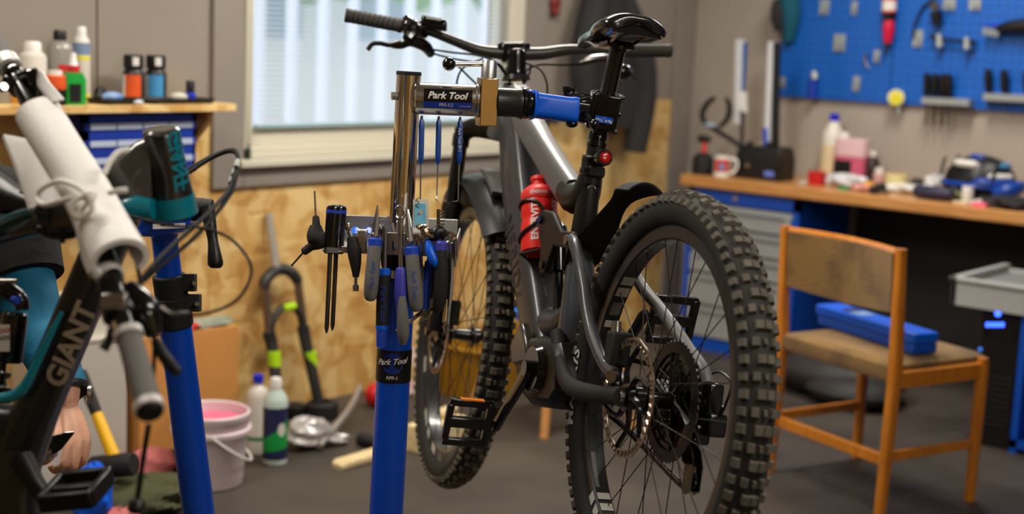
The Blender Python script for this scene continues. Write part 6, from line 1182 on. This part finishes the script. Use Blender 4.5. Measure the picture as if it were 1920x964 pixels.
o = M().bb(bn(1498, 5.66), bn(1530, 5.73)+A3(0, 0, .008)); tag(o.build('paper_pad', mat('pad_pale', (200, 196, 190), .6)), 'pale flat pad on the worktop left of the red cup', 'paper')
blob('pink_cloth', 'pale pink scrap of cloth beside the yellow and black knobs', 'cloth', 1618, 5.60, (.03, .04, .03), mat('cloth_pink', (214, 150, 140), .8), 3)
def knob(px, x, rad, mt_, nm, lab_):
    b = bn(px, x); r = root(nm, lab_, 'piece', b); M().lathe([(rad*.7, 0), (rad, rad*.3), (rad, rad*1.1), (rad*.8, rad*1.6), (.002, rad*1.65)], b, n=12).build('grip', mt_, r); M().cyl(b+_z*rad*1.6, b+_z*rad*1.85, rad*.3, n=10).build('stud', STEEL, r)
knob(1630, 5.62, .026, mat('knob_yellow', (230, 160, 40), .4), 'plastic_piece', 'ribbed yellow plastic piece on the worktop in front of the tape roll')
knob(1653, 5.64, .024, BLACK, 'plastic_piece', 'ribbed black plastic piece right of the yellow one on the worktop'); knob(1640, 5.56, .02, BLACK, 'plastic_piece', 'smaller ribbed black plastic piece nearest the worktop front edge')
o = M(); o.tube([bn(1648, 5.56)+_z*.006, bn(1660, 5.60)+_z*.006, bn(1668, 5.56)+_z*.006], .005, 8); tag(o.build('steel_pin', STEEL), 'short bent steel pin beside the black knobs', 'pin')
blob('paper_towel', 'long crumpled white paper towel on the worktop behind the navy case', 'paper', 1706, 5.74, (.04, .11, .035), LWHT, 5)
o = M().ell(bn(1721, 5.86)+_z*.03, (.03, .034, .028)); tag(o.build('black_ball', BLACK), 'small round black cap near the wall behind the paper towel', 'cap')
blob('plastic_wrap', 'clump of clear plastic wrap left of the helmet', 'plastic', 1758, 5.76, (.05, .055, .085), mat('wrap_clear', (196, 196, 194), .3, noise=.2, nscale=30), 8)
b = bn(1752, 5.58); t = M(); t.loft([rrect(b+yv*s_+_z*.029, A3(1, 0, 0), _z, .034*k, .028*k, .45, 4) for s_, k in ((-.084, .3), (-.08, .75), (-.06, .95), (0, 1), (.06, .95), (.08, .75), (.084, .3))]); tag(t.build('glasses_case', mat('case_navy', (38, 38, 62), .5)), 'navy zipped glasses case near the front of the worktop', 'case')
b = bn(1817, 5.62); r = root('white_jar', 'small white jar in front of the helmet', 'jar', b); M().lathe([(.022, 0), (.024, .003), (.024, .045), (.022, .05)], b).build('body', CWHT, r); M().cyl(b+_z*.049, b+_z*.066, .0235).build('lid', WHITE, r)
blob('green_rag', 'dull green crumpled rag between the case and the white jar', 'rag', 1795, 5.66, (.04, .05, .045), mat('rag_green', (110, 112, 84), .85), 9)
r = root('white_cable', 'loops of thin white cable lying on the worktop below the helmet', 'cable', bn(1860, 5.58))
for k in range(4): c0 = bn(1850+k*9, 5.60); M().tube([c0+A3(.03*math.cos(t)+.005*k, -.07*math.sin(t), .006+.005*k) for t in np.linspace(0, 2*math.pi, 25)[:-1]], .0042, 7, closed=True).build('loop', LWHT, r)
M().tube([bn(1875, 5.58)+_z*.006, bn(1900, 5.56)+_z*.006, bn(1930, 5.58)+_z*.006], .0042, 7).build('tail', LWHT, r)
o = M().bb(bn(1826, 5.49), bn(1862, 5.54)+_z*.018); tag(o.build('sticky_notes', mat('note_pink', (246, 110, 140), .6), None, bevel=.002), 'small pink pad of sticky notes at the front edge of the worktop', 'notes')
o = M().bb(bn(1790, 5.56), bn(1822, 5.60)+_z*.006); tag(o.build('card_strip', mat('strip_cream', (222, 206, 170), .6)), 'thin cream card strip left of the pink notes', 'card')
blob('black_pouch', 'flat black cloth pouch at the right edge of the worktop', 'pouch', 1900, 5.56, (.06, .10, .05), JACKET, 12)
# helmet
b = bn(1838, 5.74); hl = root('bike_helmet', 'black and blue bicycle helmet with white stripes resting on the worktop', 'helmet', b)
def helm(u, v):
    a = 2*math.pi*u; ph = math.pi*.5*v; k = 1+.05*math.cos(6*a)*math.sin(2*ph)
    return b+A3(.10*k*math.cos(a)*math.cos(ph), .15*k*math.sin(a)*math.cos(ph), .07+.12*math.sin(ph)*1.0)
t = M(); n1, n2 = 40, 12; V = [helm(i/n1, j/n2*.985) for i in range(n1) for j in range(n2+1)]; w = n2+1
t.add(V, [(i*w+j, ((i+1) % n1)*w+j, ((i+1) % n1)*w+j+1, i*w+j+1) for i in range(n1) for j in range(n2)]); t.add([b+A3(.1*math.cos(a), .15*math.sin(a), .07) for a in np.linspace(0, 2*math.pi, 41)[:-1]], [tuple(range(40))]); t.build('shell', BLACK, hl)
M().tube([b+A3(.105*math.cos(a), .155*math.sin(a), .068) for a in np.linspace(0, 2*math.pi, 41)[:-1]], .012, 8, closed=True).build('rim', mat('helmet_blue', (10, 60, 150), .4), hl)
for k, (a0, a1, ph, mt_, rad) in enumerate(((2.2, 3.3, .75, LWHT, .016), (3.6, 4.5, .35, LWHT, .013), (4.0, 5.0, .75, LBLU, .012), (2.6, 3.6, 1.15, MT['helmet_blue'], .014), (3.2, 4.6, .12, MT['helmet_blue'], .02))):
    M().tube([b+A3(.103*math.cos(a)*math.cos(ph), .153*math.sin(a)*math.cos(ph), .07+.122*math.sin(ph)) for a in np.linspace(a0, a1, 9)], [rad*.3]+[rad]*7+[rad*.3], 8).build('stripe', mt_, hl)
for k in range(5): M().tube([b+A3(-.1*math.cos(t)*(.4+.12*k)*1.2, (.15-.06*k)*1, .07+.125*math.sin(t)*(1-.04*abs(k-2)**2)) for t in np.linspace(.25, 1.2, 6)], .007, 6).build('vent', JACKET, hl)
M().tube([b+A3(-.08, -.10, .06), b+A3(-.14, -.15, .055), b+A3(-.1, -.19, .075), b+A3(0, -.2, .085)], [.02, .03, .03, .012], 8, sm=4).build('visor', MT['helmet_blue'], hl)
for k in (-1, 1): M().tube([b+A3(-.05, .09*k, .07), b+A3(-.09, .05*k, .03), b+A3(-.09, .01*k, .006)], .006, 6, sm=4).build('strap', JACKET, hl)
M().bb(b+A3(-.06, -.08, 0), b+A3(.06, .08, .07)).build('padding', JACKET, hl)
# ---- chair
CA = A3(3.925, 1.781, 0); e1 = nrm(A3(.32, .947, 0)); e2 = A3(e1[1], -e1[0], 0)
CW, CDp = .50, .38
ch = root('wooden_chair', 'orange varnished wooden chair with brown woven seat and back', 'chair', CA+e1*CW/2+e2*CDp/2)
CB = (e1, e2, _z)
def leg(p, z1, w=.034, top=None, splay=A3(0, 0, 0)):
    t = M(); q0 = p+splay; t.loft([rrect(q0+_z*0, e1, e2, w*.42, w*.42, .3, 2), rrect(p+_z*.44, e1, e2, w*.5, w*.55, .3, 2), rrect(p+_z*z1 if top is None else top, e1, e2, w*.42, w*.42, .3, 2)]); return t.build('leg', CHAIRW, ch)
for s in (0, 1):
    leg(CA+e1*CW*s, .825, .036, CA+e1*CW*s-e2*.02+_z*.825, -e2*.015); leg(CA+e1*CW*s+e2*CDp, .465, .034)
def rail(a, b_, h, t_, nm='rail'): m = M(); d = nrm(b_-a); n_ = np.cross(_z, d); m.loft([[p+n_*sx*t_/2+_z*sz_*h/2 for sx, sz_ in ((-1, -1), (1, -1), (1, 1), (-1, 1))] for p in (a, b_)]); return m.build(nm, CHAIRW, ch, bevel=.002)
rail(CA+_z*.175, CA+e1*CW+_z*.175, .035, .018, 'stretcher')
for s in (0, 1): rail(CA+e1*CW*s+_z*.19, CA+e1*CW*s+e2*CDp+_z*.19, .03, .016, 'stretcher'); rail(CA+e1*CW*s+_z*.425, CA+e1*CW*s+e2*CDp+_z*.425, .05, .02, 'seat_rail')
rail(CA+e2*CDp+_z*.425, CA+e1*CW+e2*CDp+_z*.425, .05, .02, 'seat_rail')
t = M(); t.loft([[CA+e1*(CW/2+sx*(CW/2-.01)*k)+e2*(CDp/2+.005+sy*(CDp/2+.02)*k)+_z*z for sx, sy in ((-1, -1), (-.5, -1.0), (0, -1.0), (.5, -1.), (1, -1), (1, 0), (1, 1), (.5, 1.03), (0, 1.04), (-.5, 1.03), (-1, 1), (-1, 0))] for z, k in ((.418, .97), (.43, 1.0), (.466, .99), (.476, .92), (.480, .6))]); t.build('seat_pad', FAB, ch)
bk = M(); bk.sheet(lambda u, v: CA+e1*(.018+(CW-.036)*u)+e2*(.045*math.sin(math.pi*u)-.006-.012*v)+_z*(.632+.178*v-.016*math.sin(math.pi*u)*(1-v)), 14, 6, .028); bk.build('backrest', FAB, ch)
bk = M(); bk.tube([CA+e1*(.0+CW*u)+e2*(.045*math.sin(math.pi*u)-.018)+_z*(.812) for u in np.linspace(0, 1, 12)], .012, 8); bk.build('top_rail', CHAIRW, ch)
# blue case on the chair
b0_, b1_ = Zp(1552, 596, .50), Zp(1738, 655, .50); bd = nrm(b1_-b0_); bnm = np.cross(_z, bd); bc_ = (b0_+b1_)/2; bc_[2] = .482
bx = root('tool_case', 'long bright blue plastic case lying on the chair seat', 'case', bc_)
bcl = np.linalg.norm(b1_-b0_)
M().box(bc_+_z*.0165, (bcl*.97, .095, .032), (bd, bnm, _z)).build('base', CABB, bx, bevel=.005); M().box(bc_+_z*.05-bd*.006, (bcl, .10, .034), (bd, bnm, _z)).build('lid', BLUEP, bx, bevel=.006)
M().box(bc_+_z*.0676-bd*.07, (.06, .065, .001), (bd, bnm, _z)).build('label', mat('label_greyblue2', (130, 160, 200), .4), bx); M().box(bc_+_z*.0676-bd*.125, (.04, .06, .0008), (bd, bnm, _z)).build('window', BLACK, bx)
# ================================================================== THINGS ON THE FLOOR
def fl_(x, y): return Zp(x, y, 0)
b = fl_(395, 905); r = root('plastic_bucket', 'white plastic bucket holding pink liquid on the floor', 'bucket', b)
BK = mat('bucket_white', (222, 206, 208), .45)
M().lathe([(.092, 0), (.096, .004), (.114, .20), (.118, .206), (.118, .228), (.113, .232), (.108, .228), (.106, .20), (.09, .01), (.002, .01)], b, n=36).build('wall', BK, r); M().lathe([(.107, .195), (.107, .199), (.002, .199)], b, n=36).build('liquid', mat('pink_water', (236, 110, 140), .25), r)
M().lathe([(.118, .165), (.122, .168), (.122, .18), (.116, .183)], b, n=36).build('rim_ring', BK, r)
M().tube([b+A3(.122*math.cos(t), .122*math.sin(t), .175-.10*max(0, math.sin((t+2.2)))) for t in np.linspace(-2.2, .94, 16)], .004, 8).build('handle', WHITE, r)
b = fl_(482, 848); r = root('clear_bottle', 'white translucent bottle with a blue cap behind the green labelled bottle', 'bottle', b)
M().lathe([(.034, 0), (.038, .004), (.038, .19), (.03, .215), (.014, .228), (.013, .24)], b, n=24).build('body', mat('bottle_milky', (206, 200, 190), .4), r); M().cyl(b+_z*.238, b+_z*.262, .017, n=16).build('cap', mat('cap_blue', (26, 40, 200), .4), r)
mp = wrapmap(b+_z*.1, (0, 0, 1), .0385, EYE-b); patch(mp, .08, .08, 0, 10, 1).build('label', LWHT, r); mp = wrapmap(b+_z*.055, (0, 0, 1), .0388, EYE-b); patch(mp, .08, .012, 0, 10, 1).build('green_stripe', mat('stripe_green', (40, 130, 70), .5), r)
b = fl_(515, 868); r = root('sealant_bottle', 'round bottle with green and navy label and white cap on the floor', 'bottle', b)
M().lathe([(.036, 0), (.04, .004), (.04, .20), (.036, .222), (.018, .246), (.017, .25)], b, n=26).build('body', mat('bottle_mint', (196, 214, 204), .3), r); M().lathe([(.019, .248), (.02, .27), (.016, .282), (.002, .283)], b, n=18).build('cap', WHITE, r)
mp = wrapmap(b+_z*.105, (0, 0, 1), .0406, EYE-b); patch(mp, .11, .17, 0, 12, 1).build('label', mat('label_navy', (36, 40, 84), .4), r)
mp2 = wrapmap(b+_z*.095, (0, 0, 1), .0412, EYE-b); g = M(); pts = [(-.05, -.05), (.02, -.03), (.048, -.02), (.048, .045), (.03, .05), (.0, .02), (-.05, -.0)]; g.add([mp2(a, q) for a, q in pts], [tuple(range(len(pts)))]); g = M()
V = []; 
for i in range(13):
    a = -.05+.1*i/12; V += [mp2(a, -.055+.02*(a+.05)/.1), mp2(a, -.01+.07*((a+.05)/.1)**1.3)]
g.add(V, [(2*i, 2*i+2, 2*i+3, 2*i+1) for i in range(12)]); g.build('green_print', mat('print_green', (20, 160, 70), .4), r)
mp3 = wrapmap(b+_z*.12, (0, 0, 1), .0417, EYE-b); g = M(); g.add([mp3(.022, 0)]+[mp3(.022+.014*math.cos(t), .022*math.sin(t)) for t in np.linspace(0, 2*math.pi, 21)[:-1]], [(0, i+1, (i+1) % 20+1) for i in range(20)]); g.build('white_spot', LWHT, r)
# suspension fork leaning on the wall
fk = root('suspension_fork', 'black suspension fork with neon yellow decals leaning against the chipboard wall', 'fork', fl_(600, 775))
def fk_(x, y, o): return AX(x, y, 1, YA-o)
FKB = mat('fork_black', (40, 39, 38), .45)
M().rod(fk_(503, 400, .03), fk_(518, 508, .07), [(0, .013), (.6, .0145), (1, .018)], 16).build('steerer', mat('steerer_alu', (196, 192, 184), .35, .6), fk)
M().tube([fk_(495, 540, .09), fk_(499, 524, .085), (fk_(515, 508, .07)), fk_(532, 505, .07), fk_(548, 512, .085), fk_(559, 528, .09)], [.020, .021, .021, .021, .021, .020], 14, sm=4).build('crown', FKB, fk)
for s, (xa, ya, xb, yb, xm, ym, xe, ye) in enumerate(((497, 535, 505, 630, 510, 650, 524, 770), (558, 525, 570, 620, 573, 640, 602, 775))):
    M().cyl(fk_(xa, ya, .09), fk_(xb, yb, .12), .0155, n=14).build('stanchion', mat('stanchion_brown', (120, 100, 84), .25, .6), fk)
    M().tube([fk_(xb-2, yb-8, .12), fk_(xm, ym, .13), fk_((xm+xe)/2, (ym+ye)/2, .17), fk_(xe, ye, .2)], [.024, .022, .02, .019], 14, sm=3).build('lower_leg', FKB, fk)
    y_ = 673; t0 = (y_-ym)/(ye-ym); q0 = fk_(xm+(xe-xm)*t0+1, y_-14, .15); q1 = fk_(xm+(xe-xm)*(t0+.12)+1, y_+14, .155); M().cyl(q0, q1, .0226, n=16).build('decal_or_glint', NEON, fk)
M().tube([fk_(505, 630, .12), fk_(512, 600, .12), fk_(528, 578, .115), fk_(548, 575, .115), fk_(562, 590, .12), fk_(570, 622, .12)], [.016, .013, .013, .013, .013, .016], 12, sm=4).build('arch', FKB, fk); M().tube([fk_(532, 578, .128), fk_(552, 574, .128)], .0135, 10).build('arch_decal', NEON, fk)
tag(M().lathe([(.055, 0), (.06, .006), (.06, .05), (.045, .06), (.03, .058), (.03, .05)], fl_(604, 778)*A3(1, 1, 0)-A3(.02, .02, 0), n=22).build('rubber_boot', BLACKM), 'larger round black rubber boot at the foot of the leaning fork', 'rubber boot', 'rubber boots by the fork')
tag(M().lathe([(.036, 0), (.04, .005), (.043, .045), (.03, .05)], fl_(552, 782)*A3(1, 1, 0), n=18).build('rubber_boot', BLACKM), 'smaller round black rubber boot left of the larger one by the fork', 'rubber boot', 'rubber boots by the fork')
# scrap: crumpled foil and bent lever
def crump(name, label, cat, c, rad, mt, seed, n1=34, n2=14, amp=.3):
    q = random.Random(seed); A = [(q.uniform(.4, 1)*amp, q.randint(2, 9), q.randint(2, 7), q.uniform(0, 6)) for _ in range(5)]
    V = []
    for i in range(n1):
        for j in range(n2+1):
            a = 2*math.pi*i/n1; ph = math.pi*(.02+.96*j/n2); k = 1+sum(p*math.sin(m1*a+m2*ph+f) for p, m1, m2, f in A)/2.2
            V.append(c+A3(rad[0]*k*math.sin(ph)*math.cos(a), rad[1]*k*math.sin(ph)*math.sin(a), max(0, rad[2]*(1-math.cos(ph))*.5*(.7+.3*k))))
    t = M(); w = n2+1; t.add(V, [(i*w+j, ((i+1) % n1)*w+j, ((i+1) % n1)*w+j+1, i*w+j+1) for i in range(n1) for j in range(n2)]); return tag(t.build(name, mt, None, ang=25), label, cat)
FOIL = mat('foil', (196, 194, 192), .35, .5, noise=.15, nscale=30)
crump('foil_heap', 'crumpled silver foil heap on the floor beside the green bottle', 'foil', fl_(580, 838), (.085, .06, .10), FOIL, 4, 40, 16, .22)
crump('foil_scrap', 'smaller crumpled silver foil scrap right of the heap', 'foil', fl_(628, 832), (.05, .04, .035), FOIL, 6)
bt = M(); bt.tube([fl_(598, 848)+_z*.02, fl_(625, 830)+_z*.05, fl_(648, 815)+_z*.075, fl_(664, 800)+_z*.10, fl_(672, 790)+_z*.13], [.012, .013, .012, .012, .010], 10, sm=4); tag(bt.build('crank_lever', mat('lever_alu', (180, 172, 166), .35, .7)), 'bent silver lever lying on the foil heap', 'lever')
bt = M(); bt.tube([fl_(672, 835)+_z*.025, fl_(700, 840)+_z*.02, fl_(725, 842)+_z*.02], [.022, .025, .015], 10); tag(bt.build('rubber_grip', BLACKM), 'dark rubber grip on the floor left of the blue stand', 'handle')
r_ = M(); r_.ell(fl_(705, 762)+_z*.045, (.045, .045, .045)); tag(r_.build('red_ball', mat('ball_red', (200, 30, 34), .4)), 'red round object on the floor by the wall behind the blue stand', 'ball')
wg = M(); wa0, wa1 = fl_(632, 880), fl_(740, 850); wd = nrm(wa1-wa0); wn_ = np.cross(_z, wd)
wg.loft([rrect((wa0+(wa1-wa0)*t)+_z*h*.5, wn_, _z, .030*k, h*.5, .25, 2) for t, h, k in ((0, .016, .8), (.06, .026, 1), (1, .032, 1))]); tag(wg.build('wood_offcut', PALEW, None), 'pale wooden offcut lying on the floor left of the blue stand', 'wood')
w2 = M(); a_, c_ = fl_(782, 850), fl_(850, 822); d_ = nrm(c_-a_); w2.box((a_+c_)/2+_z*.045, (np.linalg.norm(c_-a_), .10, .09), (d_, np.cross(_z, d_), _z)); tag(w2.build('wood_block', PALEW, None, bevel=.004), 'pale wooden block on the floor behind the front wheel', 'wood')
w3 = root('chisel', 'wooden handled tool with a red ferrule lying on the pale block', 'chisel', (a_+c_)/2+_z*.09); cc_ = (a_+c_)/2+_z*.108
M().rod(cc_-d_*.03, cc_+d_*.12, [(0, .014), (.3, .019), (.8, .017), (1, .01)], 14).build('handle', PALEW, w3); M().rod(cc_-d_*.075, cc_-d_*.03, [(0, .012), (1, .016)], 14).build('ferrule', LRED, w3)
# blue topped stool with wooden legs, yellow crate behind it
sc = fl_(1045, 800); sc = Zp(1052, 582, .43)*A3(1, 1, 0); st_ = root('stool', 'low stool with blue seat and wooden legs behind the grey bike', 'stool', sc)
M().lathe([(.165, .40), (.18, .405), (.18, .43), (.165, .44), (.002, .44)], sc, n=36).build('seat', mat('stool_blue', (0, 96, 190), .4), st_)
for p in (fl_(1020, 822), fl_(1185, 800), fl_(885, 760), fl_(1100, 755)):
    p = A3(p[0], p[1], 0); q = sc+(p-sc)*.6; q = A3(q[0], q[1], .405); M().rod(p, q, [(0, .016), (.5, .018), (1, .018)], 14).build('leg', TANW, st_)
yc = A3(4.25, 3.62, 0); yb_ = root('storage_crate', 'yellow plastic crate on the floor behind the bike front wheel', 'crate', yc)
t = M(); t.loft([rrect(yc+_z*z, A3(1, 0, 0), A3(0, 1, 0), .30*k, .16*k, .2, 2) for z, k in ((0, .92), (.2, 1), (.2, .95), (.02, .88))]); t.build('shell', mat('crate_yellow', (150, 108, 14), .5), yb_)
M().tube([p for p in rrect(yc+_z*.2, A3(1, 0, 0), A3(0, 1, 0), .302, .162, .2, 2)], .01, 8, closed=True).build('rim', MT['crate_yellow'], yb_)
hv = root('brake_disc', 'worn red and white round part leaning at the wall behind the front wheel', 'disc', A3(3.84, 3.74, 0))
M().lathe([(.09, -.006), (.095, 0), (.09, .006), (.045, .006), (.045, -.006)], A3(3.84, 3.74, .1), nrm(A3(-.7, -.7, .15)), 30, closed=True).build('ring', mat('disc_pink', (206, 150, 140), .5, rgb2=(220, 210, 200), nscale=18), hv)
# cardboard box, white box, tub, red bits
cb0, cb1 = fl_(262, 888), fl_(446, 848)
cd_ = nrm(cb1-cb0); cn_ = np.cross(_z, cd_); cl_ = np.linalg.norm(cb1-cb0); cbx = root('cardboard_box', 'tall tan cardboard box behind the pink bucket', 'box', (cb0+cb1)/2+cn_*.09)
cH = .42; bx_ = M(); c0 = (cb0+cb1)/2+cn_*.09+_z*cH/2
bx_.box(c0, (cl_, .17, cH), (cd_, cn_, _z)); bx_.build('body', CARD, cbx, bevel=.002)
for s in (-1, 1): M().box(c0+_z*(cH/2+.003)+cn_*s*.043, (cl_, .084, .004), (cd_, cn_, _z)).build('flap', CARD, cbx)
for k, (u, v, mt_, rad, lab_, nm, cat) in enumerate(((.02, -.05, LRED, (.035, .03, .022), 'small red part lying at the front of the cardboard box', 'red_part', 'part'), (.07, .04, LRED, (.02, .02, .05), 'upright red cap standing on the cardboard box', 'red_cap_piece', 'part'), (.10, .0, mat('papers', (176, 176, 160), .6, rgb2=(110, 126, 110), nscale=14), (.12, .07, .012), 'grey green crumpled wrapper spread on the cardboard box', 'wrapper', 'wrapper'), (-.09, -.05, LRED, (.03, .03, .014), 'flat red part on the cardboard box left of the wrapper', 'red_plate', 'part'))):
    crump(nm, lab_, cat, c0+_z*(cH/2+.0055)+cd_*u+cn_*v, rad, mt_, 20+k, 20, 10, .15)
wx0 = fl_(60, 922); wx1 = fl_(240, 895); wd2 = nrm(wx1-wx0); wn2 = np.cross(wd2*-1, _z); wn2 = wn2 if wn2[1] > 0 else -wn2
wh = root('white_carton', 'large white cardboard carton left of the tan box', 'box', (wx0+wx1)/2+wn2*.10); wl = np.linalg.norm(wx1-wx0); WC = mat('carton_white', (196, 190, 180), .7)
M().box((wx0+wx1)/2+wn2*.10+_z*.215, (wl, .18, .43), (wd2, wn2, _z)).build('body', WC, wh, bevel=.003)
M().box((wx0+wx1)/2+wn2*.10+_z*.438, (wl*1.01, .185, .014), (wd2, wn2, _z)).build('lid', WC, wh, bevel=.003)
tb = (wx0+wx1)/2+wn2*.10+_z*.446+wd2*.09; tu = root('storage_tub', 'cream plastic tub with a blue label on the white carton', 'tub', tb)
t = M(); t.loft([rrect(tb+_z*z, wd2, wn2, .11*k, .075*k, .3, 3) for z, k in ((0, .9), (.1, 1), (.112, 1.03), (.118, 1.0))]); t.build('body', mat('tub_cream', (226, 222, 208), .45), tu); M().box(tb+wd2*.06-wn2*.077+_z*.055, (.06, .002, .035), (wd2, wn2, _z)).build('label', LBLU, tu)
# mallet leaning in front of the carton
ma0, ma1 = D(150, 698, 4.12), D(213, 856, 4.05); mh = fl_(222, 897); ml = root('mallet', 'black headed mallet with yellow and black handle leaning on the white carton', 'mallet', A3(mh[0], mh[1], 0))
hc_ = D(214, 872, 4.05); mu = nrm(ma1-ma0)
M().rod(ma0, ma0+(ma1-ma0)*.52, [(0, .018), (.1, .02), (.9, .017), (1, .016)], 14).build('grip', BLACKM, ml); M().rod(ma0+(ma1-ma0)*.5, ma1, [(0, .0165), (1, .0195)], 14).build('shaft', mat('shaft_yellow', (240, 182, 10), .4), ml)
M().rod(D(172, 878, 4.06), D(252, 870, 4.02), [(0, .030), (.05, .034), (.95, .034), (1, .030)], 22).build('head', BLACKM, ml)
# rags and clothes on the floor by the bucket
crump('pink_rag', 'crumpled dusty pink rag on the floor beside the mallet', 'rag', fl_(285, 905), (.08, .06, .11), mat('rag_pink', (196, 110, 108), .9), 31, 34, 14, .16)
crump('olive_cloth', 'crumpled olive green cloth heap on the floor before the cardboard box', 'cloth', fl_(272, 958), (.15, .11, .10), mat('cloth_olive', (70, 72, 44), .9), 33, 34, 14, .13)
crump('pink_cloth_scrap', 'pink cloth scrap at the bottom edge in front of the olive cloth', 'rag', fl_(222, 1000), (.05, .04, .07), MT['rag_pink'], 35)
crump('blue_sack', 'bright blue plastic sack on the floor behind the pedal', 'sack', fl_(175, 1000), (.055, .05, .20), BLUEP, 37, 34, 14, .1)
crump('dark_sack', 'dark heap of cloth on the floor right of the pink rag', 'cloth', fl_(326, 890), (.045, .035, .08), JACKET, 39, 34, 14, .15)
